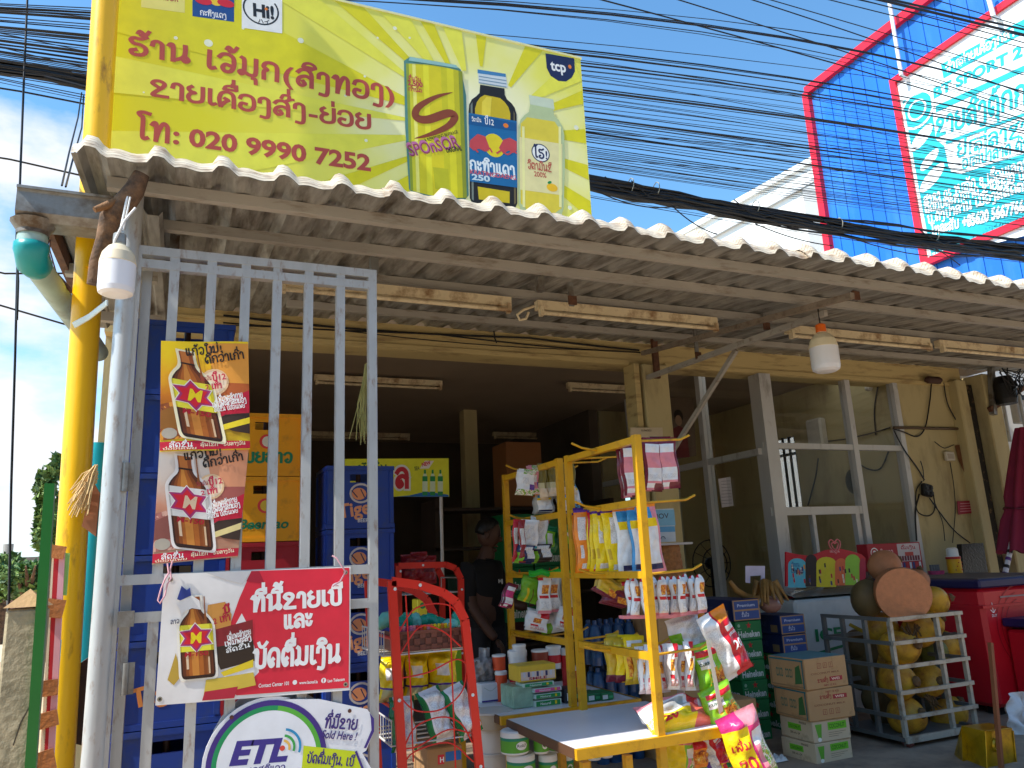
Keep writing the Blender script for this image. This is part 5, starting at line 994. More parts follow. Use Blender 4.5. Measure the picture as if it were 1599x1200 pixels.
m = MB(); m.prism([at(u, v, Y=3.35) for u, v in ((112, 1160), (130, 1165), (150, 1020), (126, 1036))], (0, 0.08, 0), pm('dark_sack', (70, 52, 46), rough=0.8, var=0.2, bump=0.4)); solo(m, 'dark_bag', 'dark brown bag hanging low between pole and gate post', 'bag')
# ------------------------------------------------------------------ drink crates
def crate(name, label, mat, loc, w, dpt, h, group, logo=None, text=None, tcol=None, parts=True):
    """plastic bottle crate, open handle slots, ribs, recessed panel; loc is the middle of its front foot"""
    o = thing(name, label, 'crate', loc, group); x, y, z = loc; m = MB(); t = 0.012
    hw, hh = w*0.16, 0.045
    sx = w/2; z0, z1 = z, z+h; zs = z+h*0.80
    def fr(yy, n_):                                   # front or back wall with a handle slot
        for (a, b, c, d_) in ((-sx, sx, z0, zs-hh/2), (-sx, -hw, zs-hh/2, zs+hh/2), (hw, sx, zs-hh/2, zs+hh/2), (-sx, sx, zs+hh/2, z1)):
            m.box((x+(a+b)/2, yy, (c+d_)/2), (b-a, t, d_-c), mat)
    fr(y+t/2, -1); fr(y+dpt-t/2, 1)
    for sg in (-1, 1): m.box((x+sg*(sx-t/2), y+dpt/2, (z0+z1)/2), (t, dpt-2*t, h), mat)
    m.box((x, y+dpt/2, z0+0.02), (w-0.03, dpt-0.03, 0.01), mat)
    for zz, hg in ((z0+0.012, 0.024), (z1-0.011, 0.022)): m.box((x, y+dpt/2, zz), (w+0.008, dpt+0.008, hg*0.96), mat) if zz < z0+0.1 else [m.box((x, y-0.002, zz), (w+0.008, 0.012, hg), mat), m.box((x-sx, y+dpt/2, zz), (0.012, dpt, hg), mat), m.box((x+sx, y+dpt/2, zz), (0.012, dpt, hg), mat)]
    for sg in (-1, 1): m.box((x+sg*(sx-0.014), y-0.003, (z0+z1)/2), (0.022, 0.012, h-0.06), mat); m.box((x-sx-0.002, y+0.02 if sg < 0 else y+dpt-0.02, (z0+z1)/2), (0.012, 0.022, h-0.06), mat)
    m.build('body', o)
    if logo: d = Dec((x, y-0.0005, z), (1, 0, 0), (0, 0, 1)); logo(d, w, h); d.build('printed_logo', o)
    if parts:
        mm = MB()
        for i in range(3): mm.lathe((x+(i-1)*0.09, y+0.07, z+0.03), [(0.03, 0), (0.03, 0.14), (0.014, 0.2), (0.014, h-0.05), (0, h-0.05)], K(70, 40, 20), n=8)
        mm.build('bottles', o)
    return o
bluec = pm('blue_crate_plastic', (24, 62, 150), rough=0.45, var=0.1, vs=4, dirt=(60, 74, 110), dirtamt=0.3, ds=6); yelc = pm('yellow_crate_plastic', (236, 160, 10), rough=0.45, var=0.08, vs=4, dirt=(170, 120, 40), dirtamt=0.25, ds=6); redc = pm('red_crate_plastic', (160, 24, 36), rough=0.45, var=0.1, vs=4)
def tiger(d, w, h):
    d.ell(0, h*.56, w*.17, w*.15, K(206, 196, 190), n=20); d.ell(0, h*.56, w*.14, w*.12, K(30, 60, 140), n=18); d.ell(-.01, h*.55, w*.11, w*.09, K(232, 150, 100), n=14); d.line([(-.05, h*.6), (-.02, h*.5)], .006, K(40, 40, 80)); d.line([(0, h*.62), (.02, h*.5)], .006, K(40, 40, 80)); d.line([(.05, h*.6), (.04, h*.52)], .006, K(40, 40, 80))
    d.text('Tiger', -w*.32, h*.17, h*.22, K(236, 158, 110), width=w*.62, rot=.14, bold=.03); d.text('BEER', -w*.05, h*.10, h*.06, K(220, 220, 220))
def tiger2(d, w, h): d.text('Tiger', -w*.34, h*.25, h*.22, K(226, 140, 70), width=w*.62, rot=.2, bold=.03)
CB = 0.335
xa, xb = at(215, 560, Y=3.54).x, at(365, 560, Y=3.54).x
zt = at(300, 503, Y=3.54).z
for i in range(7):
    z = zt-CB*(i+1)
    if z < -0.02: break
    crate('drink_crate', 'blue plastic crate behind the gate, %s from the top of the left stack' % ORD[i], bluec, (((xa+xb)/2), 3.54, max(z, 0.0)), xb-xa, 0.27, CB-0.004, 'blue crates stacked behind the gate', logo=tiger2 if i in (4, 5) else None)
def lao1(d, w, h): d.ell(0, h*.55, w*.1, w*.1, K(226, 60, 60), n=16); d.ell(.004, h*.55, w*.075, w*.075, K(226, 220, 200), n=14); d.text('ເບຍລາວ', -w*.36, h*.22, h*.15, K(20, 130, 90), width=w*.72, weight=.24)
def lao2(d, w, h): d.ell(0, h*.55, w*.1, w*.1, K(226, 60, 60), n=16); d.ell(.004, h*.55, w*.075, w*.075, K(226, 190, 60), n=14); d.text('BeerLao', -w*.34, h*.20, h*.15, K(20, 120, 80), width=w*.66, bold=.03, shear=.2)
xr_ = at(475, 700, Y=4.4).x; zt = at(440, 646, Y=4.4).z
for i in range(6):
    z = zt-0.352*(i+1)
    crate('drink_crate', ('yellow crate with green lettering, topmost of its stack', 'yellow crate with green slanted lettering, second of its stack', 'dark red crate directly below the two yellow ones', 'dark red crate, fourth in the stack under the yellow crates', 'dark red crate, fifth in the stack under the yellow crates', 'dark red crate at the bottom of the stack under yellow crates')[i], yelc if i < 2 else redc, (xr_-0.20, 4.4, max(z, 0)), 0.40, 0.3, 0.348, 'crates of the yellow and red stack', logo=lao1 if i == 0 else lao2 if i == 1 else None)
xa, xb = at(511, 770, Y=4.3).x, at(615, 770, Y=4.3).x; zt = at(562, 727, Y=4.3).z
for i in range(5):
    z = zt-0.35*(i+1)
    crate('drink_crate', 'blue tiger crate in the stack beside the red wire rack, %s from the top' % ORD[i], bluec, ((xa+xb)/2, 4.3, max(z, 0.0)), xb-xa, 0.34, 0.346, 'blue crates stacked beside the red rack', logo=tiger)

# ------------------------------------------------------------------ yellow racks
laminate = pm('grey_laminate', (228, 226, 232), rough=0.35, var=0.04, vs=4); brownlam = pm('brown_laminate_edge', (92, 62, 40), rough=0.6, var=0.1)
RX = 1.80; TZ = 0.54
def rack(label, ya, yb, xl, xr, seed):
    o = thing('yellow_rack', label, 'display rack', (RX, ya, 0), 'yellow display racks'); r = random.Random(seed)
    for y in (ya+0.02, yb-0.02): m = MB(); m.beam((RX, y, 0.02), (RX, y, 1.765), 0.032, 0.032, rackyel, up=(0, 1, 0)); m.build('upright', o)
    for z in (1.745, 1.476, 1.176, 0.852): m = MB(); m.beam((RX, ya+0.04, z), (RX, yb-0.04, z), 0.028, 0.030, rackyel); m.build('crossbar', o)
    m = MB(); m.box(((xl+xr)/2, (ya+yb)/2, TZ), (xr-xl-0.012, yb-ya-0.02, 0.03), laminate); m.build('table_top', o)
    m = MB(); m.box(((xl+xr)/2, ya, TZ-0.004), (xr-xl, 0.02, 0.038), rackyel); m.box((xr-0.008, (ya+yb)/2, TZ-0.004), (0.02, yb-ya-0.022, 0.038), rackyel); m.build('table_edge', o)
    m = MB(); m.box((xl+0.008, (ya+yb)/2, TZ-0.004), (0.02, yb-ya-0.022, 0.036), brownlam); m.build('table_side', o)
    for xx in (xl+0.25, xl+0.06): 
        for y in (ya+0.05, yb-0.05): m = MB(); m.beam((xx, y, 0), (xx, y, TZ-0.045), 0.03, 0.03, rackyel, up=(0, 1, 0)); m.build('leg', o)
    for z in (1.745, 1.476, 1.176, 0.852):
        for k in range(3):
            y = ya+0.06+(yb-ya-0.12)*k/2
            for sg in (-1, 1):
                if sg < 0 and k != 1: continue
                l_ = 0.25 if sg > 0 else 0.10
                m = MB(); m.tube([(RX+sg*0.016, y, z), (RX+sg*l_, y-0.01, z+0.01), (RX+sg*(l_+.05), y-0.01, z+0.03)], 0.0055, rackyel, n=6); m.build('hook', o)
    return o
rack('near yellow steel rack with hooks and grey table top, hung with snack packets', 2.80, 3.49, 1.41, 2.17, 1)
rack('rear yellow steel rack behind the near one, hung with sweets', 3.555, 4.33, 1.41, 2.17, 2)

# ------------------------------------------------------------------ packets
PK = {}; HUNG = []
def packet(label, u, v, wpx, hpx, Y, design, rz=0.0, tilt=0.0, roll=0.0, t=0.05, name='snack_packet', cat='packet', group=None, top='flat', base=None, letter=None, X=None):
    """a filled film packet hanging from pixel u, v at depth Y; design = [(u0,v0,u1,v1,material)] painted over base"""
    p = at(u, v, Y=Y) if X is None else at(u, v, X=X); s_ = (at(u, v, Y=p.y)-at(u, v+10, Y=p.y)).length/10; W_ = (at(u, v, Y=p.y)-at(u+10, v, Y=p.y)).length/10*wpx; H_ = s_*hpx
    W_ = W_/max(0.55, abs(math.cos(rz-0.0))); key = (id(design), round(W_, 2), round(H_, 2), top, str(letter)[:30], PK.get('j', 0) % 3); PK['j'] = PK.get('j', 0)+1
    if key in PK:
        o = dup(PK[key], p, 0, label)
    else:
        j = R.uniform(0, 9); m = MB(); nx, ny = 16, 24
        def bul(a, b):
            e = max(0, min(1, (b-0.04)/0.12))*max(0, min(1, (0.96-b)/0.1)); e = e*e*(3-2*e)
            return t/2*e*max(0.0, math.sin(math.pi*a))**0.55*(1+0.25*math.sin(b*19+j+a*5)*math.sin(a*11+j))+0.0015
        def xw(a, b):
            k = 1.0-0.06*math.sin(math.pi*b)
            if top == 'twist': k *= 0.22+0.78*min(1, b/0.16)**0.7
            return (a-0.5)*W_*k+0.004*math.sin(b*9+j)
        def mf(a, b):
            r_ = base
            for q in design:
                if q[0] <= a <= q[2] and q[1] <= b <= q[3]: r_ = q[4]
            return r_
        m.grid(nx, ny, lambda a, b: V((xw(a, b), -bul(a, b), -b*H_)), base, matfn=mf, flip=True); m.grid(nx, ny, lambda a, b: V((xw(a, b), bul(a, b), -b*H_)), base, matfn=mf)
        o = m.build(name, origin=(0, 0, 0)); tag(o, label, cat, group)
        if letter:
            for txt, a, b, h_, mt, k in letter:
                d = Dec((0, 0, 0), (1, 0, 0), (0, 0, 1), warp=lambda x, y: bul(min(.98, max(.02, x/W_+.5)), -y/H_)+0.001); d.text(txt, (a-.5)*W_, -b*H_, h_*H_, mt, width=k*W_, rot=0.0, bold=.03); d.build('lettering', o)
        PK[key] = o; o.location = p
    o['label'] = label
    if group: o['group'] = group
    if name == 'snack_packet': HUNG.append((label, p, o, rz, roll, group))
    o.rotation_euler = Matrix(Matrix.Rotation(rz, 3, 'Z') @ Matrix.Rotation(tilt, 3, 'X') @ Matrix.Rotation(roll, 3, 'Y')).to_euler(); return o
fl = film
fW, fR, fO, fY, fP, fM, fB, fG, fLG, fBr = fl(232, 230, 228), fl(206, 30, 44), fl(240, 136, 30), fl(244, 212, 20), fl(226, 140, 150), fl(110, 26, 44), fl(60, 150, 210), fl(20, 120, 60), fl(130, 190, 40), fl(96, 56, 24)
fGold, fDk, fTeal, fPur, fPk, fTx, fNavy, fOl, fCr = fl(206, 170, 40), fl(50, 36, 34), fl(30, 150, 160), fl(90, 50, 140), fl(214, 50, 120), fl(176, 176, 172), fl(36, 44, 90), fl(120, 108, 40), fl(226, 206, 176)
fPr = printed('printed_white_film', (228, 226, 222), (186, 182, 184), 60, 330, .5); fPrR = printed('printed_red_type', (230, 226, 220), (206, 60, 66), 50, 240, .55); gNood = graphic('noodle_picture', ((120, 50, 16), (206, 110, 30), (240, 170, 50), (250, 214, 120))); gMix = graphic('fruit_picture', ((190, 40, 60), (236, 226, 210), (120, 170, 60), (240, 190, 40)), 60); gGrn = graphic('curry_picture', ((60, 110, 30), (140, 190, 50), (226, 160, 30), (150, 200, 60)), 40)
D_pink = [(0, 0, 1, .12, fM), (0, .12, .1, 1, fM), (.9, .12, 1, 1, fM), (.15, .14, .85, .28, fW), (.12, .58, .88, .84, fW), (.2, .62, .8, .64, fPr), (.2, .70, .8, .78, fPr), (.15, .88, .5, .96, fW), (.5, .88, .9, 1, fM)]
D_orange = [(0, 0, 1, .06, fPur), (.12, .14, .45, .5, fPr), (.5, .12, .85, .55, fPr), (.1, .6, .25, .8, fPr), (.2, .88, .8, .94, fPr)]
D_yel = [(0, 0, 1, .06, fPur), (.25, .12, .85, .55, fPr), (.05, .62, .2, .8, fGold), (.2, .88, .8, .94, fPr)]
D_red = [(.2, .2, .8, .6, fPr)]
D_blue = [(0, 0, 1, .05, fO), (.15, .06, .7, .22, fB), (.1, .22, .9, .32, fY), (.1, .34, .85, .86, fW), (.2, .88, .9, .94, fNavy)]
D_chip = [(0, 0, .4, .1, fR), (.3, .2, .85, .46, gNood), (.1, .52, .9, .60, fR), (.2, .66, .8, .86, fPr), (0, .9, 1, .94, fP), (.0, .96, 1, 1, fP)]
D_chip2 = [(.55, 0, 1, .3, fR), (.3, .34, .7, .6, gNood), (.2, .66, .55, .74, fR), (.2, .76, .8, .9, fPrR)]
D_gold = [(0, .0, 1, .14, fGold), (.5, .5, 1, .85, gNood), (0, .82, 1, 1, fM)]
D_ramen = [(.1, .1, .9, .2, fW), (.1, .42, .95, .82, gNood), (0, .86, 1, 1, fGold)]
D_green = [(.0, 0, 1, .12, fLG), (.1, .12, .95, .24, fR), (.1, .3, .6, .5, fW), (.3, .5, 1, .95, gGrn), (.5, .6, .9, .86, gNood)]
D_redw = [(.45, 0, 1, 1, fR), (.5, .0, 1, .16, fO), (.08, .2, .4, .75, fPr), (.6, .25, .95, .32, fW), (.6, .36, .95, .42, fPrR)]
D_straw = [(.1, .4, .9, 1, fLG), (.3, .4, .42, 1, fY), (.6, .4, .7, 1, fOl)]
D_teal = [(.2, .2, .8, .7, fPr), (0, .9, 1, 1, fTeal)]
D_flower = [(.3, .0, 1, .2, gMix), (.3, .35, .7, .6, fPr), (0, .8, 1, 1, gMix), (.7, .6, 1, .8, fPur)]
D_diamond = [(.2, .2, .8, .8, fLG), (.35, .3, .7, .7, fW)]
D_grey = [(.1, .1, .9, .3, fPr), (.5, .3, 1, .8, fPr), (0, .4, .3, 1, fLG)]
D_big = [(0, 0, .5, .22, fPk), (.5, 0, 1, .22, fP), (.0, .22, .55, 1, fY), (.6, .3, 1, .5, fW), (.7, .5, 1, 1, gMix), (.6, .5, .75, 1, fP)]
D_curry = [(0, .3, 1, .6, gNood), (.2, .1, .8, .26, fR), (.3, .66, .8, .8, fG)]
G1 = 'pink packets on the top right hook of the near rack'
for i, (u, v) in enumerate(((981, 690), (1017, 684), (1037, 684), (997, 686))):
    packet(('pink packet left of the near rack upright on its top hook', 'pink packet just right of the near rack upright at the top', 'outermost pink packet at the right end of the top hook', 'pink packet half hidden behind the near rack upright at the top')[i], u, v, 31, 82-2*i, 2.98+0.05*(i == 3), D_pink, rz=R.uniform(-.25, .1), roll=R.uniform(-.05, .05), t=.02, group=G1, base=fP)
for i, (u, v, w_, h_, ds, bs, lab) in enumerate(((914, 796, 36, 94, D_orange, fO, 'tall orange packet, leftmost on the second bar of the near rack'), (929, 800, 24, 90, D_red, fR, 'red packet squeezed between the orange and yellow ones'), (940, 798, 30, 92, D_yel, fY, 'tall yellow packet right beside the red one'), (957, 796, 36, 96, D_yel, fY, 'tall yellow packet with big white panel, widest of the row'), (976, 794, 32, 100, D_blue, fW, 'tall white and blue toy packet right of the yellow ones'), (992, 792, 26, 100, D_blue, fB, 'narrow blue packet beside the near rack upright'), (1009, 788, 24, 104, D_blue, fP, 'white packet with red and yellow top just right of the upright'))):
    packet(lab, u, v, w_, h_, 3.28-0.05*i, ds, rz=-.25+R.uniform(-.15, .1), roll=-.05+R.uniform(-.04, .04), t=.03, group='tall packets on the second bar of the near rack', base=bs)
for i in range(12):
    u = 984+i*9.6+R.uniform(-2, 2); packet('white chip packet with twisted top, %s from the left in the upper row' % ORD[i], u, 901-i*.4+R.uniform(-3, 3), R.uniform(13, 16), R.uniform(58, 66), 2.98-0.035*(i % 3), D_chip, rz=R.uniform(-.5, .3), roll=R.uniform(-.12, .10), t=.035, top='twist', group='white chip packets in the upper row of the near rack', base=fW)
m = MB(); m.prism([at(u, v, Y=2.94) for u, v in ((974, 962), (1050, 960), (1097, 950), (1090, 958), (1050, 966), (975, 967))], (0, 0.04, 0), fP); solo(m, 'packet_tray', 'pink edged clear bag bottom under the upper row of white chip packets', 'bag')
for i, (u, v, w_, h_, ds) in enumerate(((958, 906, 34, 30, D_gold), (966, 918, 34, 28, D_gold), (975, 905, 20, 40, D_curry))):
    packet('dark gold sachet, %s in the heap left of the white chip packets' % ORD[i], u, v, w_, h_, 3.2, ds, rz=-.2, roll=.6-.3*i, t=.03, group='dark gold sachets on the near rack', base=fGold if i != 1 else fM)
for i, (u, v, w_, h_, ds, bs) in enumerate(((957, 996, 22, 68, D_gold, fGold), (971, 998, 22, 66, D_gold, fY), (988, 994, 30, 74, D_ramen, fY), (1002, 1004, 30, 62, D_ramen, fGold))):
    packet(('thin shiny yellow packet, leftmost of the lowest row', 'second shiny yellow packet from the left in the lowest row', 'yellow noodle packet with orange picture in the lowest row', 'yellow noodle packet behind the near rack upright')[i], u, v, w_, h_, 3.2-0.03*i, ds, rz=-.2+R.uniform(-.1, .1), t=.03, group='yellow packets in the lowest row of the near rack', base=bs)
for i in range(11):
    u = 1004+i*8.8+R.uniform(-2, 2); packet('white snack tube packet, %s from the left in the lower row' % ORD[i], u, 1010-i*.7+R.uniform(-3, 3), R.uniform(12, 15), R.uniform(70, 78), 2.98-0.035*(i % 3), D_chip2, rz=R.uniform(-.4, .3), roll=R.uniform(-.08, .08), t=.04, group='white packets in the lower row of the near rack', base=fW)
# right-hand chain of chip bags
packet('grey and white chip bag above the green ones', 1062, 962, 46, 56, 3.0, D_grey, rz=-.2, roll=-.25, t=.06, base=fW, name='chip_bag', cat='chip bag')
packet('red and white chip bag behind the grey one', 1082, 958, 34, 56, 3.08, D_redw, rz=-.1, roll=-.2, t=.06, base=fW, name='chip_bag', cat='chip bag')
packet('green chip bag hanging on clear tape, upper of the two', 1096, 1004, 40, 78, 2.92, D_green, rz=-.2, roll=-.22, t=.07, base=fLG, name='chip_bag', cat='chip bag', letter=[('CURRY', .12, .42, .06, I('dgrn'), .45)])
packet('green chip bag hanging on clear tape, lower of the two', 1112, 1072, 44, 60, 2.86, D_green, rz=-.25, roll=-.35, t=.07, base=fLG, name='chip_bag', cat='chip bag', letter=[('CURRY', .12, .42, .07, I('dgrn'), .45)])
packet('large red and white chip bag tilted outward at the right of the near rack', 1108, 956, 44, 108, 2.9, D_redw, rz=-.15, roll=-.42, t=.09, base=fW, name='chip_bag', cat='chip bag', letter=[('20', .6, .62, .13, I('w'), .34)])
packet('large yellow and pink chip bag marked 20 hanging off the table corner', 1146, 1112, 56, 110, 2.74, D_big, rz=-.2, roll=-.30, t=.09, base=fPk, name='chip_bag', cat='chip bag', letter=[('ເພີ່ມ', .08, .50, .09, I('red'), .42), ('20', .12, .80, .18, I('red'), .42)])
m = MB(); m.prism([at(u, v, Y=2.80) for u, v in ((1103, 1000), (1108, 1000), (1130, 1110), (1124, 1116))], (0, 0.001, 0), pm('clear_tape', (206, 196, 176), rough=0.2, var=0.05)); solo(m, 'clear_tape', 'strip of clear tape holding the green chip bags', 'tape')
pb = packet('plump white and pink chip bag lying on the near table top', 1108, 1128, 104, 62, 2.98, [(0, 0, 1, .22, fP), (.0, .6, .6, 1, fY), (.6, .5, 1, 1, fl(232, 110, 90)), (.7, .1, .9, .5, fR), (.1, .25, .6, .55, fTx)], t=.12, base=fW, name='chip_bag', cat='chip bag', letter=[('20', .18, .84, .2, I('red'), .2)])
cpos = at(1058, 1128, Z=TZ+0.035); pb.location = V((cpos.x, cpos.y+0.08, TZ+0.10)); pb.rotation_euler = (Matrix.Rotation(.1, 3, 'Z') @ Matrix.Rotation(-.95, 3, 'X')).to_euler()
for i, (u, v, w_, h_, ds, bs, rl, lab) in enumerate(((1062, 1146, 40, 70, D_big, fLG, .1, 'green and yellow chip bag hanging below the near table, leftmost'), (1082, 1150, 36, 70, D_curry, fO, -.1, 'orange chip bag below the near table'), (1098, 1142, 36, 60, D_redw, fW, -.4, 'white and red chip bag below the near table'), (1100, 1172, 34, 50, D_grey, fPur, -.2, 'purple chip bag low below the near table'), (1120, 1146, 34, 64, D_curry, fR, -.3, 'red and green chip bag below the table corner'), (1128, 1176, 36, 50, D_big, fR, -.2, 'red chip bag lowest below the table corner'))):
    packet(lab, u, v, w_, h_, 2.95, ds, rz=-.2, roll=rl, t=.08, base=bs, name='chip_bag', cat='chip bag')
# rear rack packets
for i, (u, v, w_, h_, ds, bs, rl, lab) in enumerate(((823, 733, 24, 40, D_flower, fW, .12, 'white flowered packet, leftmost at the top of the rear rack'), (834, 728, 18, 44, D_flower, fP, .0, 'second flowered packet at the top of the rear rack'),
        (806, 811, 9, 66, D_red, fR, .05, 'long narrow red packet at the left of the rear rack'), (815, 812, 10, 66, D_red, fl(150, 40, 40), .02, 'second long narrow red packet of the rear rack'), (828, 812, 24, 44, D_teal, fW, .1, 'white and teal sachet on the second bar of the rear rack'), (843, 808, 24, 48, D_teal, fW, .12, 'second white and teal sachet on the rear rack'), (822, 852, 26, 26, D_grey, fNavy, .05, 'navy sachet below the teal ones'), (846, 850, 26, 26, D_grey, fDk, .0, 'dark sachet below the teal ones'),
        (860, 822, 26, 40, D_diamond, fG, .2, 'bright green packet with white diamond on the rear rack'), (885, 822, 22, 34, D_diamond, fG, -.2, 'second bright green packet right of the rear upright'), (800, 912, 16, 38, D_pink, fPk, .3, 'magenta and white packet at the left of the rear rack'), (832, 904, 28, 38, D_straw, fLG, .3, 'yellow green bundle of straws on the rear rack'), (850, 902, 18, 56, D_chip, fW, .04, 'white and pink packet on the third bar of the rear rack'), (863, 902, 18, 54, D_chip, fW, .0, 'second white and pink packet on the third bar of the rear rack'), (884, 898, 14, 56, D_chip2, fW, .0, 'white packet between the two racks'), (894, 896, 14, 62, D_gold, fCr, -.05, 'cream packet between the two racks'), (842, 956, 32, 30, D_chip2, fW, .25, 'white packet at the left of the rear rack lowest bar'), (866, 960, 36, 28, D_grey, fW, -.1, 'clear and white packet at the rear rack lowest bar'), (888, 950, 26, 34, D_chip2, fW, .3, 'white packet at the right of the rear rack lowest bar'), (893, 756, 12, 36, D_blue, fB, -.3, 'slim blue packet sticking out between the racks'), (850, 772, 26, 28, D_blue, fTx, .0, 'pale blue sachet under the olive pouches'), (880, 772, 20, 30, D_blue, fTx, -.1, 'pale blue sachet right of the rear upright'))):
    packet(lab, u, v, w_, h_, 3.78+0.04*(i % 3), ds, rz=-.2+R.uniform(-.2, .2), roll=rl, t=.025, base=bs, group=None)
for i in range(7):
    u = 846+i*7.5; packet('olive pouch with pale foot, %s from the left at the top of the rear rack' % ORD[i], u, 724-i*.6, 11, 52, 3.8+0.02*(i % 2), [(0, .75, 1, 1, fCr), (0, .6, .8, .75, fl(206, 196, 150))], rz=-.3, t=.02, base=fOl, group='olive pouches on the rear rack')
m = MB(); m.grid(14, 3, lambda a, b: at(826+72*a, 890+10*b+2*math.sin(a*17), Y=3.75-0.03*math.sin(b*3)), fl(40, 180, 50)); solo(m, 'green_leaf_packets', 'row of bright green packet tops along the third bar of the rear rack', 'packets')

for lab, p, o, rz, roll, gp_ in [h for h in HUNG if 'row' not in h[0] or 'yellow' in h[0]]:           # each hook carries more of the same packet behind the first
    for k in range(2):
        q = dup(o, p+V((R.uniform(-.012, .012)+.012*(k+1), .035*(k+1), R.uniform(-.012, .012))), 0, ' '.join(('one more hanging behind the', 'rearmost one behind the')[k].split()+lab.split()[:11]))
        q.rotation_euler = Matrix(Matrix.Rotation(rz+R.uniform(-.25, .25), 3, 'Z') @ Matrix.Rotation(R.uniform(-.05, .08), 3, 'X') @ Matrix.Rotation(roll+R.uniform(-.07, .07), 3, 'Y')).to_euler()
# ------------------------------------------------------------------ on and under the tables
def pxbox(name, label, cat, u0, u1, v0, v1, Y, depth, mat, group=None, rz=0.0, ch=0.005, deco=None, zfoot=None, sides=None):
    a, b = at(u0, v1, Y=Y), at(u1, v1, Y=Y); zt = at((u0+u1)/2, v0, Y=Y).z; zb = zfoot if zfoot is not None else a.z; w_ = b.x-a.x
    o = thing(name, label, cat, ((a.x+b.x)/2, Y, zb), group); m = MB(); m.cbox(((a.x+b.x)/2, Y+depth/2, (zt+zb)/2), (w_, depth, zt-zb), mat, ch=ch, sides=sides); m.build('carton', o)
    if deco: d = Dec((a.x, Y, zb), (1, 0, 0), (0, 0, 1)); deco(d, w_, zt-zb); d.build('printed_design', o)
    if rz: o.rotation_euler = (0, 0, rz)
    return o
TT = TZ+0.016
def wh_(d, w, h): d.ell(w*.78, h*.55, w*.14, h*.2, I('navy'), n=14); d.text('soft', w*.68, h*.48, h*.2, I('w'), width=w*.2); d.rect(0.004, .004, w-.004, .012, I('purple')); d.line([(w*.1, h*.8), (w*.3, h*.6), (w*.5, h*.8)], .003, K(190, 200, 190))
y1 = at(770, 1097, Z=TT).y
pxbox('tissue_box', 'white tissue box with navy oval logo on the rear table', 'box', 752, 803, 1066, 1098, y1, 0.14, K(228, 230, 232), deco=wh_, zfoot=TT)
def soap(c):
    def f(d, w, h): d.rect(w*.05, h*.1, w*.95, h*.9, K(*c)); d.text('Natural', w*.2, h*.3, h*.4, I('w'), width=w*.4, bold=.02); d.rect(w*.75, h*.25, w*.82, h*.8, I('yel'))
    return f
y2 = at(840, 1105, Z=TT).y
for i, (u0, u1, v0, v1, c, lab) in enumerate(((836, 878, 1093, 1105, (20, 140, 70), 'green soap box, bottom of the pile right of the tissue box'), (836, 878, 1083, 1093, (24, 150, 80), 'green soap box, second in the pile'), (834, 878, 1074, 1083, (226, 90, 150), 'pink soap box in the pile of green ones'), (818, 866, 1066, 1075, (30, 150, 90), 'green soap box on top of the pile'))):
    pxbox('soap_box', lab, 'box', u0, u1, v0, v1, y2+0.01*(i == 3), 0.10, K(206, 226, 214), deco=soap(c), group='soap boxes on the rear table', zfoot=TT if i == 0 else None, ch=.002)
pxbox('soap_pack', 'clear wrapped block of green soap boxes left of the pile', 'pack', 802, 834, 1072, 1104, y2+0.02, 0.16, pm('shrink_wrap', (150, 186, 160), rough=0.15, var=0.25, vs=18, bump=0.5, bs=30), zfoot=TT)
def jar(name, label, u, v0, v1, wpx, Y, mat, lid, zf=None, bands=(), group=None):
    p = at(u, v1, Y=Y); zb = p.z if zf is None else zf; zt = at(u, v0, Y=Y).z; r = wpx*(at(u+10, v1, Y=Y)-p).length/20; o = thing(name, label, 'tub', (p.x, Y, zb), group); h = zt-zb
    pr = [(r*.9, 0), (r*.92, h*.06)]
    for t0, mt in bands: pr.append((r*.93, h*t0, mt))
    pr += [(r*.95, h*.86), (r*.9, h*.9)]
    m = MB(); m.lathe((p.x, Y, zb), [(0, 0)]+pr, mat, n=18); m.build('body', o)
    m = MB(); m.lathe((p.x, Y, zb), [(r, h*.86), (r, h*.97), (r*.85, h), (0, h)], lid, n=18); m.build('lid', o); return o
orange = K(226, 84, 40); y3 = 3.95
for i, (u, v0, v1, w_, c, lab) in enumerate(((780, 1022, 1046, 20, orange, 'small orange tub with white lid at the left on the rear table'), (783, 1047, 1062, 18, orange, 'second orange tub under the first one'), (810, 1014, 1062, 28, K(226, 226, 226), 'white tub with red label on the rear table'), (812, 1006, 1034, 20, K(220, 220, 220), 'white tub behind the red labelled one'), (845, 1014, 1040, 26, K(150, 60, 40), 'brown portrait tub on the rear table'), (866, 1008, 1044, 22, K(230, 230, 228), 'white and green tub on the rear table'), (888, 1012, 1060, 18, K(206, 40, 50), 'red and white carton tub by the rear upright'), (905, 1040, 1066, 16, K(206, 60, 50), 'red tub between the rack uprights'))):
    jar('lidded_tub', lab, u, v0, v1, w_, y3-0.02*i, c, white, bands=((.25, K(206, 40, 50)), (.6, c)) if i in (2, 5, 7) else (), group='tubs on the rear table', zf=TT if i in (1, 2, 6, 7) else None)
def cakes(d, w, h):
    d.rect(w*.04, h*.1, w*.96, h*.62, K(226, 206, 190))
    for k in range(7): d.rect(w*(.1+k*.12), h*.3, w*(.16+k*.12), h*.6, K(60, 60, 110) if k % 2 else K(210, 210, 220))
    d.text('SMILE', w*.25, h*.12, h*.16, I('wine'), width=w*.5, bold=.03)
pxbox('snack_tray', 'clear tray of yellow wrapped snacks on top of the soap boxes', 'tray', 812, 870, 1038, 1067, y2+0.02, 0.14, K(226, 190, 60), deco=cakes)
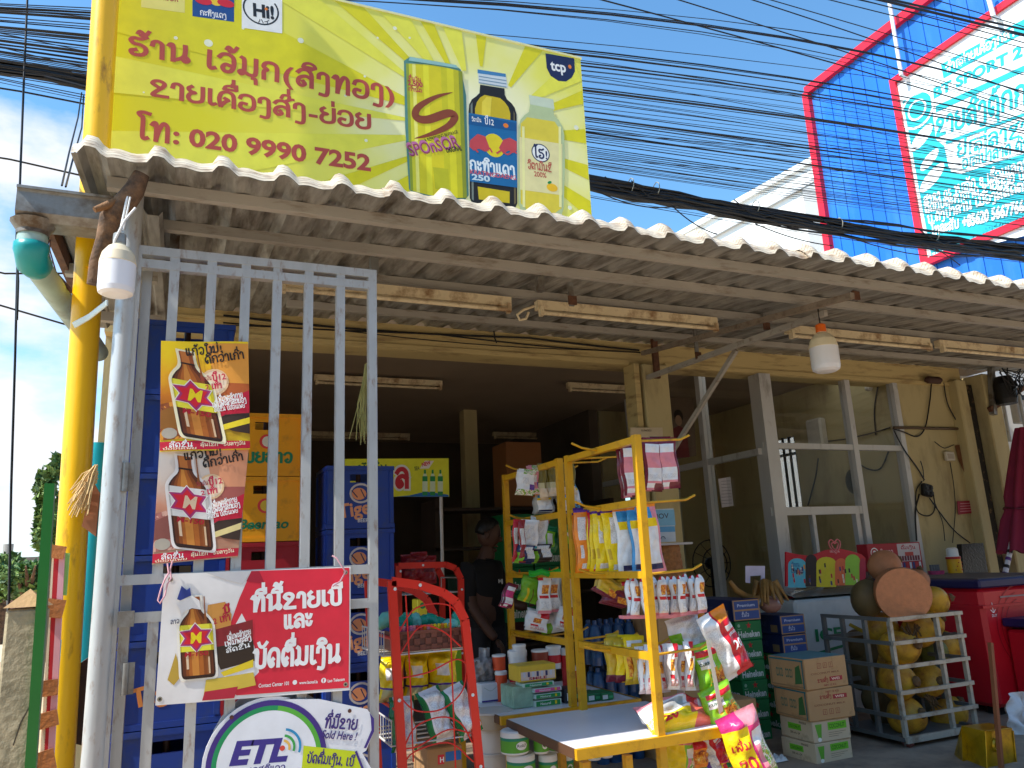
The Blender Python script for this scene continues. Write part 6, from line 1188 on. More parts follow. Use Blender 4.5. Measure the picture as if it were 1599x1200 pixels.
for i, (u0, u1, v0, v1, c, lab) in enumerate(((884, 908, 1076, 1098, (40, 42, 50), 'dark box beside the rear upright'), (918, 940, 1083, 1096, (24, 110, 70), 'green box between the uprights on the rear table'), (940, 960, 1082, 1094, (24, 120, 70), 'green and white box right of the dark one'))):
    y4 = at((u0+u1)/2, v1, Z=TT).y; pxbox('small_box', lab, 'box', u0, u1, v0, v1, y4, 0.12, K(*c), zfoot=TT, deco=lambda d, w, h: (d.rect(w*.1, h*.2, w*.5, h*.75, K(220, 226, 226)), d.rect(w*.6, h*.3, w*.9, h*.6, K(60, 170, 110))))
m = MB(); clear = pm('clear_wrap', (150, 150, 152), rough=0.12, var=0.4, vs=20, bump=0.9, bs=30)
m.grid(12, 12, lambda a, b: at(735+44*a, 1012+56*b, Y=4.0)+V((0, -0.05*math.sin(a*3.1)*math.sin(b*3.1)+0.03*math.sin(a*23+b*9)*math.sin(b*17), 0)) if b > .25 else at(748+18*a, 1012+56*b, Y=4.0)+V((0, .02*math.sin(a*9), 0)), clear); solo(m, 'clear_plastic_bag', 'crumpled clear plastic bag standing on the rear table', 'plastic bag')
# toilet rolls and tubs under the tables
def rolls(d, w, h):
    d.poly([(0, h*.3), (w*.3, h*.32), (w*.32, h*.8), (0, h*.85)], I('green')); d.rect(w*.3, h*.08, w*.98, h*.62, K(90, 170, 50)); d.rect(w*.3, h*.62, w*.98, h*.76, K(20, 140, 110)); d.ell(w*.6, h*.45, w*.18, h*.2, I('w')); d.text('RoliZ', w*.44, h*.4, h*.14, I('k'), width=w*.32, bold=.01)
k = 0
for (u0, u1, v0, v1) in ((790, 838, 1146, 1184), (840, 862, 1144, 1180), (864, 886, 1142, 1178), (800, 848, 1184, 1222), (850, 878, 1182, 1220), (880, 902, 1180, 1216), (924, 944, 1150, 1190), (944, 962, 1148, 1186)):
    Y_ = 3.34+0.1*(k % 3 == 2); a, b = at(u0, v1, Y=Y_), at(u1, v1, Y=Y_); zt = at(u0, v0, Y=Y_).z; h_ = zt-a.z; r = min(b.x-a.x, 0.13)/2*0.98; o = thing('toilet_roll_pack', 'green and white toilet roll pack under the tables, %s counted from the upper left' % ORD[k], 'toilet paper', ((a.x+b.x)/2, Y_+r, a.z), 'toilet roll packs under the tables'); m = MB()
    m.lathe(((a.x+b.x)/2, Y_+r, a.z), [(0, 0), (r*.9, 0), (r, h_*.05), (r, h_*.1, K(96, 172, 52)), (r*1.003, h_*.6, K(24, 140, 110)), (r*1.003, h_*.72, white), (r, h_*.94), (r*.88, h_), (r*.2, h_*.97), (0, h_*.97)], white, n=22); m.build('roll', o)
    d = Dec(((a.x+b.x)/2-r, Y_, a.z), (1, 0, 0), (0, 0, 1), warp=lambda x, y, r=r: -(r-math.sqrt(max(0, r*r-(x-r)**2)))+.001); d.ell(r*1.1, h_*.4, r*.42, h_*.18, I('w'), n=16); d.text('RoliZ', r*.74, h_*.35, h_*.12, I('k'), width=r*.75, bold=.01); d.build('printed_label', o); k += 1
for i, (u, v0, v1, w_, lab) in enumerate(((772, 1136, 1172, 44, 'white plastic tub under the rear table, upper'), (772, 1172, 1212, 44, 'white plastic tub under the rear table, lower'), (770, 1108, 1136, 60, 'beige plastic basin under the rear table edge'))):
    jar('plastic_tub', lab, u, v0, v1, w_, 3.72, K(214, 210, 204) if i < 2 else K(190, 174, 150), K(206, 202, 196))

# ------------------------------------------------------------------ red wire racks
redp = pm('red_rack_paint', (222, 40, 26), rough=0.35, var=0.06, vs=6); wire = pm('white_wire', (206, 206, 204), rough=0.4, metal=0.2)
def redrack(label, Y, pts, rear, shelves, nw=7):
    """end frame given by pixels on plane Y (foot, shoulder, curve, foot); rear = depth of the stand"""
    o = thing('red_wire_rack', label, 'display rack', at(pts[0][0], 1200, Y=Y)); P_ = [at(u, v, Y=Y) for u, v in pts]
    for dy in (0, rear): m = MB(); [m.beam(a+V((0, dy, 0)), b+V((0, dy, 0)), 0.034, 0.02, redp, up=(0, 1, 0)) for a, b in zip(P_, P_[1:])]; m.build('end_frame', o)
    m = MB()
    for t in (.25, .55, .9):
        q = P_[1]*(1-t)+P_[0]*t; m.tube([q, q+V((0, rear, 0))], 0.007, redp, n=6)
    m.build('tie_bar', o)
    for p_ in (P_[1]+V((0.01, -.012, -.03)), P_[2]+V((0, -.012, 0)), P_[-2]+V((0, -.012, -.06)), P_[-1]*.6+P_[-2]*.4+V((0, -.012, 0)), P_[0]*.5+P_[1]*.5+V((0, -.012, 0))): m = MB(); m.lathe(p_, [(0, 0), (.006, 0.001), (.007, .004)], white, n=10, M=Matrix.Rotation(math.pi/2, 3, 'X')); m.build('bolt_cap', o)
    for (a, b, c, d_) in shelves:                    # shelf wires: left pixel, right pixel
        pa_, pb_ = at(a, b, Y=Y+.02), at(c, d_, Y=Y+.02); pb_.z = pa_.z
        for i in range(6): y = (rear-.03)*i/5; m = MB(); m.tube([pa_+V((0, y, 0)), pb_+V((0, y, 0))], 0.0035, wire, n=5); m.build('shelf_wire', o)
        m = MB(); m.tube([pa_, pa_+V((0, rear-.03, 0))], 0.005, wire, n=5); m.tube([pa_+V((0, 0, .09)), pa_+V((0, rear-.03, .09))], 0.004, wire, n=5); m2 = MB(); m2.tube([pb_, pb_+V((0, 0, .08)), pb_+V((0, rear-.03, .08)), pb_+V((0, rear-.03, 0)), pb_], 0.004, wire, n=5); m2.build('shelf_end', o)
        for i in range(10): y = (rear-.03)*i/9; m.tube([pa_+V((0, y, 0)), pa_+V((0, y, .09))], 0.0025, wire, n=4)
        m.build('shelf_side', o)
    return o, P_
YR = 3.10
rr, Pq = redrack('near red wire snack rack right of the gate', YR, ((634, 1290), (612, 908), (655, 914), (692, 926), (712, 940), (726, 968), (736, 1060), (758, 1290)), 0.42, ((600, 1025, 735, 1010), (612, 1166, 742, 1142)))
# wire curls on the end frame
m = MB()
for c in ([(634, 930), (640, 1040), (646, 1190)], [(703, 940), (706, 1040), (712, 1200)], [(622, 990), (650, 950), (700, 945), (724, 975)], [(620, 1030), (655, 980), (690, 985), (720, 1010)], [(624, 1060), (670, 1050), (712, 1030), (733, 1040)], [(626, 1090), (650, 1110), (690, 1108), (722, 1080), (730, 1040)], [(630, 1170), (650, 1135), (690, 1120), (720, 1130), (738, 1160)], [(632, 1170), (655, 1165), (700, 1140), (735, 1145)], [(634, 1220), (640, 1180), (700, 1160), (740, 1190)]):
    ps = spl([(u, v) for u, v in c], 5); m = MB(); m.tube([at(p.x, p.y, Y=YR) for p in ps], 0.0032, redp, n=5); m.build('wire_curl', rr)
for i, (u0, u1) in enumerate(((596, 630), (636, 668), (672, 712))):
    packet('bright yellow snack bag on the near red rack middle shelf, %s from the left' % ORD[i], (u0+u1)/2, 1024-i*4, u1-u0+4, 72, YR+.22, [(.2, .25, .6, .5, fW), (.05, .72, .7, .98, fl(190, 176, 120)), (.0, .68, 1, .72, fPur)], t=.1, base=fY, roll=.05, name='snack_bag', cat='snack bag', group='yellow snack bags on the near red rack')
for i, (u, v, rl) in enumerate(((626, 1088, .05), (668, 1076, -.22), (704, 1072, -.32))):
    packet('white backed green edged snack bag on the near red rack, %s from the left' % ORD[i], u, v, 40, 84, YR+.12-.02*i, [(0, 0, .14, 1, fG), (.86, 0, 1, 1, fG), (.14, .02, .86, .97, fW), (.18, .1, .82, .9, fPr), (.9, .4, 1, .9, fO)], rz=.15, tilt=-.3, roll=rl, t=.09, base=fW, name='snack_bag', cat='snack bag', group='white snack bags on the near red rack')
bk_ = thing('sweets_basket', 'brown plastic basket of sweets on the near red rack top shelf', 'basket', at(675, 1022, Y=YR+.05)); m = MB(); p0, p1 = at(620, 1020, Y=YR+.05), at(726, 1010, Y=YR+.05); hb = at(620, 990, Y=YR+.05).z-p0.z
bkm = pm('brown_basket', (120, 70, 56), rough=0.6, var=0.15, bump=0.3)
for i in range(12):
    for j in range(3):
        if (i+j) % 2 == 0: x = p0.x+(p1.x-p0.x)*(i+.5)/12; m.box((x, YR+.05, p0.z+hb*(j+.5)/3), ((p1.x-p0.x)/12, .006, hb/3.2), bkm)
m.box(((p0.x+p1.x)/2, YR+.054, p0.z+hb/2), (p1.x-p0.x, .004, hb*.98), K(90, 50, 42)); m.box(((p0.x+p1.x)/2, YR+.05, p0.z+hb), (p1.x-p0.x+.01, .012, .012), bkm); m.box(((p0.x+p1.x)/2, YR+.15, p0.z+.01), (p1.x-p0.x, .2, .01), bkm)
for xx in (p0.x, p1.x): m.box((xx, YR+.15, p0.z+hb/2), (.006, .2, hb), bkm)
m.build('basket', bk_)
for i in range(16):
    x = p0.x+(p1.x-p0.x)*(i+.5)/19; c = (fl(240, 200, 40), fPk, fP, fPk, fl(236, 130, 170), fP, fR, fl(226, 80, 70), fO, fP, fl(236, 150, 60), fY, fY, fO, fY, fGold)[i]
    m = MB(); m.cbox((x, YR+.085, p0.z+hb+.002), (.014, .012, .045), c, ch=.003, rot=Matrix.Rotation(R.uniform(-.2, .2), 3, 'Y')); tag(m.build('sweet_stick', origin=m.base()), 'wrapped sweet stick standing in the brown basket, number %s counted from its left end' % (ORD[i] if i < 12 else ('thirteenth', 'fourteenth', 'fifteenth', 'sixteenth')[i-12]), 'sweet', 'wrapped sweets in the brown basket')
for i in range(10):
    u = 598+i*13; m = MB(); c = at(u, 978-R.uniform(0, 12), Y=YR+.2+R.uniform(-.03, .05)); j = R.uniform(0, 6)
    m.ball(c, (.042, .03, .028), fl(24, 160, 130) if i % 4 else fl(120, 206, 190), n=10, M=Matrix.Rotation(j, 3, 'Y'), bumpf=lambda p, j=j: 1+.2*math.sin(p.x*9+j)*math.sin(p.z*8)); solo(m, 'candy_bag', 'crumpled teal candy bag on the near red rack, %s from the left' % ORD[i], 'candy bag', 'teal candy bags on the near red rack')
pxbox('cardboard_box', 'brown cardboard box with red and blue stamps low inside the near red rack', 'box', 668, 724, 1166, 1230, YR+.1, .2, pm('cardboard', (168, 130, 88), rough=0.8, var=0.08, vs=5, bump=0.05), deco=lambda d, w, h: (d.rect(w*.3, h*.55, w*.48, h*.8, I('red')), d.rect(w*.52, h*.6, w*.96, h*.85, I('blue')), d.text('H', w*.35, h*.6, h*.14, I('w'), bold=.03)))
r2, _ = redrack('rear red wire rack in the dark behind the near red one', 4.35, ((626, 1100), (622, 884), (660, 883), (696, 882), (712, 888), (720, 904), (722, 1100)), 0.35, ((626, 930, 716, 925),))
for i, (u, v, w_) in enumerate(((640, 866, 30), (654, 862, 26), (668, 868, 26))):
    packet('dark red packet on the rear red rack, %s from the left' % ORD[i], u, v, w_, 44, 4.5, [(.2, .3, .8, .6, fM)], base=fl(150, 30, 40), t=.06, group='dark red packets on the rear red rack')
pxbox('yellow_carton', 'small yellow carton with green dot on the rear red rack', 'carton', 652, 668, 936, 962, 4.1, .1, K(226, 206, 40), deco=lambda d, w, h: d.ell(w*.55, h*.6, w*.28, h*.2, I('green')))
m = MB(); p = at(716, 1060, Y=4.2); m.box((p.x-.05, 4.2, p.z), (.14, .01, .36), K(130, 180, 30)); solo(m, 'green_card', 'lime green card standing behind the near red rack', 'card')
# yellow sign inside on a stick
SY = 5.5
sg_, d = sheet('inner_sign', 'yellow drink sign on a white stick inside the shop', 'sign', [(540, 776), (702, 776), (701, 716), (539, 717)], SY, K(222, 222, 40), thick=.006)
d.tpx('ລ', (618, 762), (642, 762), 30, K(226, 226, 220), weight=.4); d.tpx('ລ', (619, 761), (641, 761), 28, K(196, 30, 50), weight=.26); d.poly(d.qs([(618, 776), (640, 774), (665, 768), (701, 773), (701, 776)]), I('blue'))
for u in (664, 676, 688): d.poly(d.qs([(u-4, 772), (u+4, 772), (u+4, 748), (u+2, 740), (u-2, 740), (u-4, 748)]), K(210, 226, 190)); d.poly(d.qs([(u-4, 752), (u+4, 752), (u+4, 744), (u-4, 744)]), I('green')); d.poly(d.qs([(u-4, 774), (u+4, 774), (u+4, 768), (u-4, 768)]), I('green')); d.poly(d.qs([(u-1.5, 740), (u+1.5, 740), (u+1.5, 734), (u-1.5, 734)]), I('green'))
d.poly(d.qs([(656, 732), (664, 720), (678, 720), (670, 732)]), K(236, 226, 220)); d.tpx('NEW', (660, 729), (674, 725), 6, I('red'), bold=.04); d.tpx('SEA', (648, 735), (656, 734), 6, K(80, 100, 40)); d.tpx('ນ້ຳດື່ມ', (560, 735), (606, 734), 8, K(60, 110, 40))
d.build('printed_design', sg_)
m = MB(); a = at(689, 778, Y=SY+.02); m.tube([V((a.x, a.y, 0.3)), V((a.x, a.y, a.z+.2))], .012, K(206, 200, 196), n=8); m.build('stick', sg_)
# ------------------------------------------------------------------ cartons on the right
card = pm('brown_cardboard', (186, 146, 100), rough=0.8, var=0.07, vs=4, dirt=(140, 104, 70), dirtamt=0.25, ds=6, bump=0.06); paleb = pm('pale_cardboard', (206, 184, 152), rough=0.8, var=0.05, vs=4, dirt=(150, 124, 96), dirtamt=0.2, ds=6)
hgreen = pm('green_beer_carton', (12, 122, 66), rough=0.45, var=0.06, vs=5); bnavy = pm('navy_carton', (26, 42, 92), rough=0.5, var=0.08, vs=5)
def hbox(name, label, x0, x1, y0, y1, z0, z1, mat, group, fdeco=None, sdeco=None, sides=None, rz=0.0):
    o = thing(name, label, 'carton', ((x0+x1)/2, y0, z0), group); m = MB(); m.cbox(((x0+x1)/2, (y0+y1)/2, (z0+z1)/2), (x1-x0, y1-y0, z1-z0), mat, ch=.004, sides=sides); m.build('carton', o)
    if fdeco: d = Dec((x0, y0, z0), (1, 0, 0), (0, 0, 1)); fdeco(d, x1-x0, z1-z0); d.build('printed_front', o)
    if sdeco: d = Dec((x0, y1, z0), (0, -1, 0), (0, 0, 1)); sdeco(d, y1-y0, z1-z0); d.build('printed_side', o)
    if rz: o.rotation_euler = (0, 0, rz)
    return o
def hein(d, w, h):
    d.text('Heineken', w*.06, h*.16, h*.34, K(226, 230, 226), width=w*.86, bold=.03); d.star(w*.5, h*.76, h*.19, K(206, 40, 46)); d.ell(w*.12, h*.78, h*.09, h*.09, K(150, 190, 160), n=10); d.line([(w*.06, h*.6), (w*.2, h*.6)], h*.025, K(150, 190, 160))
HY = 4.5; hx0, hx1 = at(1157, 1050, Y=HY).x, at(1197, 1050, Y=HY).x; hz = at(1177, 969, Y=HY).z; hh = hz/6.0
for i in range(6):
    hbox('beer_carton', 'green beer carton in the tall stack behind the chip bags, %s from the top' % ORD[i], hx0+R.uniform(-.006, .006), hx1+R.uniform(-.006, .006), HY, HY+.36, hz-hh*(i+1)+.002, hz-hh*i, hgreen, 'green beer cartons in the tall stack', hein, hein)
def navyd(d, w, h):
    d.rect(w*.06, h*.08, w*.94, h*.46, K(56, 84, 150)); d.rect(w*.06, h*.54, w*.94, h*.92, K(56, 84, 150)); d.text('Premium', w*.16, h*.66, h*.14, K(200, 210, 230), width=w*.66); d.text('ຊື່ນໃຈ', w*.3, h*.2, h*.14, K(200, 210, 230))
def navys(d, w, h): d.rect(w*.7, h*.12, w*.9, h*.5, K(150, 120, 84)); d.text('PURE', w*.2, h*.4, h*.25, K(60, 74, 120), width=w*.4, bold=.02)
nh = at(1177, 935, Y=HY).z-hz
hbox('navy_carton', 'navy and brown carton lying on top of the tall green beer stack', hx0-.02, hx1, HY-.01, HY+.52, hz+.002, hz+nh, bnavy, 'navy cartons', navyd, navys, sides={(1, -1): card})
X2a, X2b = at(1222, 1000, Y=4.55).x, at(1261, 1000, Y=4.55).x; z2 = at(1240, 960, Y=4.55).z; n2 = (z2-at(1240, 1022, Y=4.55).z)/2
for i in range(2): hbox('navy_carton', ('navy carton on the second beer stack, upper', 'navy carton on the second beer stack, lower')[i], X2a, X2b, 4.55, 4.9, z2-n2*(i+1)+.002, z2-n2*i, bnavy, 'navy cartons', navyd, navys, sides={(1, -1): card})
zb = z2-2*n2
for i in range(4): hbox('beer_carton', 'green beer carton in the short stack under two navy cartons, %s from the top' % ORD[i], X2a, X2b+.02, 4.56, 4.94, max(0.002, zb-(zb/4)*(i+1)), zb-(zb/4)*i-.002, hgreen, 'green beer cartons in the second stack', hein, hein)
XB = at(1280, 990, Y=5.0)
hbox('beer_carton', 'dark green beer carton beside the freezer behind the cart', XB.x, XB.x+.3, 4.98, 5.2, 0.3, 0.62, hgreen, None, hein, hein)
for r_, c_ in enumerate((0, 1)):
    for i in range(4): a = at(800, 803, Y=6.9); hbox('beer_carton', 'dark green beer carton deep in the shop, %s from the top, %s column' % (ORD[i], ('left', 'right')[r_]), a.x+.32*r_-.1, a.x+.32*r_+.2, 6.9, 7.3, a.z-.25*(i+1), a.z-.25*i-.003, hgreen, 'green beer cartons deep in the shop', hein)
# coconut milk boxes in front
def c_side(d, w, h): d.rect(w*.04, h*.06, w*.96, h*.94, K(150, 120, 84)); d.rect(w*.07, h*.10, w*.93, h*.90, card); [d.text('COCO', w*(.2+.26*k), h*.35, h*.3, K(60, 110, 90), width=w*.2, bold=.02) for k in range(2)]; d.poly([(w*.7, h*.15), (w*.9, h*.2), (w*.86, h*.8), (w*.74, h*.7)], K(60, 110, 60)); d.line([(w*.05, h*.93), (w*.95, h*.93)], h*.05, K(30, 110, 120)); d.line([(w*.93, h*.06), (w*.93, h*.94)], h*.05, K(30, 110, 120))
def c_front(fl_):
    def f(d, w, h):
        s_ = -1 if fl_ else 1; Y0 = (lambda y: h*(1-y)) if fl_ else (lambda y: h*y)
        for k in range(3): x = w*(.34+.14*k); y = Y0(.74); d.line([(x-.014, y-.014), (x+.014, y-.014), (x+.014, y+.014), (x-.014, y+.014), (x-.014, y-.014)], .003, K(150, 60, 46), smooth=False); d.line([(x, y-.008), (x, y+.008)], .003, K(150, 60, 46))
        d.rect(w*.55, Y0(.28)-h*.07, w*.86, Y0(.28)+h*.07, K(170, 46, 56)); d.text('WEI', w*.6, Y0(.28)-h*.04, h*.08, K(230, 206, 180), width=w*.2, bold=.02); d.text('ຂາຍສົ່ງ', w*.26, Y0(.26)-h*.05, h*.1, K(160, 60, 50), width=w*.26, weight=.2); d.text('COCONUT MILK', w*.12, Y0(.5)-h*.03, h*.06, K(140, 90, 60), width=w*.7); d.text('NET 12 KG', w*.4, Y0(.1)-h*.03, h*.06, K(150, 60, 46), width=w*.3)
    return f
def g_front(d, w, h): d.rect(w*.40, h*.52, w*.9, h*.88, K(110, 190, 40)); d.text('COCONUT', w*.43, h*.6, h*.2, K(60, 130, 30), width=w*.43, bold=.03); d.poly([(w*.06, h*.85), (w*.24, h*.85), (w*.2, h*.2), (w*.12, h*.2)], K(100, 170, 50)); d.ell(w*.15, h*.14, w*.05, h*.1, K(236, 236, 226), n=12); [d.line([(w*.4, h*(.4-.09*k)), (w*(.86-.1*k), h*(.4-.09*k))], h*.018, K(120, 100, 80)) for k in range(3)]
def g_side(d, w, h): d.rect(w*.25, h*.45, w*.65, h*.75, K(110, 190, 40)); d.text('COCONUT', w*.27, h*.53, h*.13, K(60, 130, 30), width=w*.35, bold=.03); d.text('200 ml x 24', w*.3, h*.25, h*.11, K(90, 74, 60), width=w*.3); d.text('FRAGILE', w*.6, h*.8, h*.1, K(80, 70, 60))
COY = 3.86
cx0, cx1 = at(1276, 1160, Y=COY).x, at(1329, 1160, Y=COY).x; zs_ = [0.002]
for v in (1166, 1126, 1086, 1031): pass
z1_ = at(1300, 1160, Y=COY).z; z2_ = at(1300, 1122, Y=COY).z; z3_ = at(1300, 1072, Y=COY).z; z4_ = at(1300, 1024, Y=COY).z
zz = [0.003, z2_*.49, z2_, z2_+(z4_-z2_)*.5, z4_]
hbox('coconut_carton', 'pale carton with green label at the bottom of the front box stack', cx0-.02, cx1+.01, COY, COY+.28, zz[0], zz[1]-.003, paleb, 'cartons in the front box stack', g_front, g_side, rz=.03)
hbox('coconut_carton', 'pale carton with green label, second from the bottom of the front box stack', cx0-.02, cx1+.004, COY-.005, COY+.28, zz[1], zz[2]-.003, paleb, 'cartons in the front box stack', g_front, g_side, rz=-.02)
hbox('coconut_carton', 'brown carton with upside-down red stamp, second from the top of the front box stack', cx0-.04, cx1+.04, COY-.02, COY+.29, zz[2], zz[3]-.003, card, 'cartons in the front box stack', c_front(True), c_side, rz=-.05)
hbox('coconut_carton', 'brown carton with teal edged top, topmost of the front box stack', cx0-.045, cx1+.03, COY-.02, COY+.29, zz[3], zz[4], card, 'cartons in the front box stack', c_front(False), c_side, rz=.02, sides={(2, 1): K(70, 130, 140)})
pxbox('brown_carton', 'brown carton with yellow end beside the green beer stack', 'carton', 1152, 1187, 1092, 1146, 4.1, .34, card, zfoot=None, deco=lambda d, w, h: (d.rect(w*.02, h*.02, w*.98, h*.62, K(226, 196, 40)), d.ell(w*.4, h*.6, w*.16, h*.1, K(120, 140, 40), n=12)))
pxbox('pink_carton', 'dusty pink carton below the brown one with the yellow end', 'carton', 1154, 1196, 1146, 1196, 4.1, .34, K(176, 90, 96), zfoot=0.003, deco=lambda d, w, h: d.text('ນ້ຳຕານ', w*.2, h*.5, h*.2, K(220, 180, 170), width=w*.6))
m = MB(); p = at(1212, 1188, Z=0.01); m.grid(8, 8, lambda a, b: V((p.x+.12*(a-.5), p.y+.09*(b-.5), .012+.03*abs(math.sin(a*9+b*4)*math.sin(b*8)))), white); solo(m, 'litter', 'scrap of white paper on the floor by the pink carton', 'litter')
# blue water bottle packs behind the near rack
wat = pm('blue_tinted_bottle', (46, 84, 130), rough=0.15, var=0.3, vs=20, bump=0.3, bs=25)
for j in range(3):
    for i in range(2):
        o = thing('water_pack', 'pack of blue water bottles behind the near rack, %s' % (('lower left', 'lower right', 'middle left', 'middle right', 'upper left', 'upper right')[2*j+i]), 'water pack', (2.62+.36*i, 4.52, .29*j+.003), 'packs of blue water bottles')
        for k in range(4):
            for q in range(2): m = MB(); m.lathe((2.62+.36*i-.13+.085*k, 4.52+.05+.085*q, .29*j+.003), [(0, 0), (.04, 0), (.041, .05), (.037, .08), (.041, .11), (.041, .18), (.028, .235), (.015, .25), (.016, .275), (0, .278)], wat, n=10); m.build('bottle', o)
# rattan basket, calendar, notes
p = at(1046, 905, Y=4.35); zt = at(1046, 852, Y=4.35).z
m = MB(); ratt = pm('rattan', (150, 98, 52), rough=0.8, var=0.25, vs=40, bump=0.9, bs=70); r = .085
m.lathe((p.x, 4.35, p.z), [(0, 0), (r*1.15, 0)]+[(r*(1.15-.2*k/10)+(.004 if k % 2 else 0), (zt-p.z)*k/10) for k in range(11)]+[(r*.8, zt-p.z)], ratt, n=28); solo(m, 'rattan_basket', 'upturned brown rattan basket in front of the pillar', 'basket')
m = MB(); m.box((p.x, 4.45, p.z/2), (.3, .3, p.z-.004), card); solo(m, 'support_box', 'plain brown box carrying the rattan basket', 'box')
m = MB(); m.box((p.x-.0, 4.35, zt+.008), (.27, .2, .014), K(176, 170, 166)); solo(m, 'folder', 'flat grey folder lying on the rattan basket', 'folder')
cl, d = sheet('calendar', 'blue and white calendar page standing against the pillar', 'calendar', [(1012, 848), (1056, 846), (1052, 794), (1014, 796)], 4.5, K(196, 206, 214), thick=.003)
d.rect(*d.q(1013, 822), *d.q(1053, 796), K(120, 176, 206)); d.rect(*d.q(1013, 832), *d.q(1054, 822), K(90, 160, 206)); d.tpx('NOV', (1020, 811), (1046, 809), 8, K(70, 80, 100)); d.ring(*d.q(1036, 842), .014, .019, K(60, 60, 80), 0, 180); d.build('printed_design', cl)
for u0, u1, v0, v1, Y_, lab in ((985, 1036, 668, 690, FY-.12, 'cream notice paper taped across the pillar'),):
    o, d = sheet('notice', lab, 'notice', [(u0, v1), (u1, v1-1), (u1-1, v0), (u0, v0)], Y_, K(206, 190, 160)); d.tpx('01/04/2021', (1002, 674), (1018, 674), 3, K(90, 80, 70)); d.build('printed_design', o)
o, d = sheet('notice', 'white paper stuck on the left glass pane of the glass room', 'notice', [(1128, 793), (1146, 790), (1141, 745), (1122, 748)], at(1134, 770, X=CXX-.02).y, K(214, 206, 210))
[d.line(d.qs([(1127, 752+5*k), (1140+k*.5, 751+5*k)]), .004, K(150, 140, 150), smooth=False) for k in range(8)]; d.build('printed_design', o)
o, d = sheet('portrait_poster', 'dim framed portrait of two dark haired people on the wall behind the strut', 'poster', [(1034, 722), (1088, 712), (1082, 606), (1030, 616)], 7.2, K(126, 104, 86), thick=.01)
for u, v, s_ in ((1040, 660, 1), (1060, 650, 1.25)): d.ell(*d.q(u, v), .05*s_, .06*s_, K(40, 28, 26)); d.ell(*d.q(u, v+7), .036*s_, .05*s_, K(190, 150, 120)); d.poly(d.qs([(u-14*s_, 716), (u-10*s_, v+22), (u, v+15), (u+10*s_, v+22), (u+14*s_, 714)]), K(130, 40, 44))
d.build('printed_design', o)
cbx = at(790, 690, Y=7.6); cby = at(850, 790, Y=7.6)
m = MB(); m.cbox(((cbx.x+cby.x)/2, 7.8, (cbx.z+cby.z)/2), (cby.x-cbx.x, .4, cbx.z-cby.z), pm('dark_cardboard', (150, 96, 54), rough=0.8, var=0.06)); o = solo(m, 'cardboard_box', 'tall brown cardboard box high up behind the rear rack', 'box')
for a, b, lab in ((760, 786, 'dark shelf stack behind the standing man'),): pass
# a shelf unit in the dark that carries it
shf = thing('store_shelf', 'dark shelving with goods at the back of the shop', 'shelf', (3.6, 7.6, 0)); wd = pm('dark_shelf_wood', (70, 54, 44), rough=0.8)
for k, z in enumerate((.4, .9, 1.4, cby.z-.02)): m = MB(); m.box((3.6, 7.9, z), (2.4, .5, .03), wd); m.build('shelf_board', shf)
for x in (2.42, 3.6, 4.5): m = MB(); m.box((x, 7.9, .95), (.04, .5, 1.9), wd); m.build('side_panel', shf)
for k in range(14):
    m = MB(); x = 2.6+.17*(k % 7); z = (.42, .92)[k//7]; c = (K(90, 30, 36), K(30, 60, 90), K(120, 90, 40), K(40, 70, 50))[k % 4]; m.cbox((x, 7.75, z+.12), (.14, .16, .2), c); solo(m, 'stock_box', 'small coloured stock box on the dark back shelf, %s of its row, %s row' % (ORD[k % 7], ('lower', 'upper')[k//7]), 'box', 'stock boxes on the back shelf')

# ------------------------------------------------------------------ freezers, ice cream board, cart, coconuts
IY = 4.75
fz0, fz1 = at(1236, 935, Y=IY), at(1352, 930, Y=IY); ft = at(1290, 922, Y=IY).z
fz = thing('chest_freezer', 'low white glass topped freezer behind the coconut cart', 'freezer', ((fz0.x+fz1.x)/2+.2, IY, 0)); m = MB(); m.cbox(((fz0.x+fz1.x)/2+.2, IY+.3, ft/2-.02), (fz1.x-fz0.x+.3, .55, ft-.08), K(206, 210, 208), ch=.02); m.build('body', fz)
m = MB(); m.grid(8, 6, lambda a, b: V((fz0.x+.05+(fz1.x-fz0.x+.3)*a, IY+.02+.55*b, ft-.04+.05*math.sin(math.pi*b))), pm('grey_glass_lid', (120, 128, 130), rough=0.1, var=0.1)); m.build('glass_lid', fz)
d = Dec((fz0.x, IY+.02, 0), (1, 0, 0), (0, 0, 1)); d.text('ICE', .2, ft*.6, .09, K(40, 130, 80), width=.3, bold=.03); d.line([(.15, ft*.5), (.6, ft*.55), (.9, ft*.5)], .02, K(60, 140, 90)); d.build('printed_design', fz)
BYY = IY+.0; ib = thing('ice_cream_board', 'red curved ice cream board with five coloured arches on the white freezer', 'sign', at(1290, 915, Y=BYY)); m = MB()
outl = [(1228, 916), (1352, 914), (1352, 872), (1346, 866), (1330, 861), (1312, 857), (1290, 859), (1276, 865), (1262, 868), (1246, 866), (1228, 862)]
m.prism([at(u, v, Y=BYY) for u, v in outl], (0, .015, 0), K(200, 20, 40)); m.build('board', ib); d = front(1290, 915, BYY)
def arch(u0, u1, v0, v1, c):
    pts = [(u0, v1), (u1, v1)]+[(u0+(u1-u0)*(.5+.5*math.cos(t)), v0+10-10*math.sin(t)) for t in [math.pi*k/8 for k in range(9)]]; d.poly(d.qs(pts), K(*c))
arch(1231, 1259, 872, 918, (90, 190, 214)); arch(1258, 1276, 866, 916, (40, 26, 30)); arch(1275, 1306, 870, 917, (220, 206, 30)); arch(1304, 1323, 872, 914, (232, 110, 60)); arch(1320, 1343, 866, 914, (150, 206, 60)); arch(1342, 1352, 872, 912, (176, 20, 60))
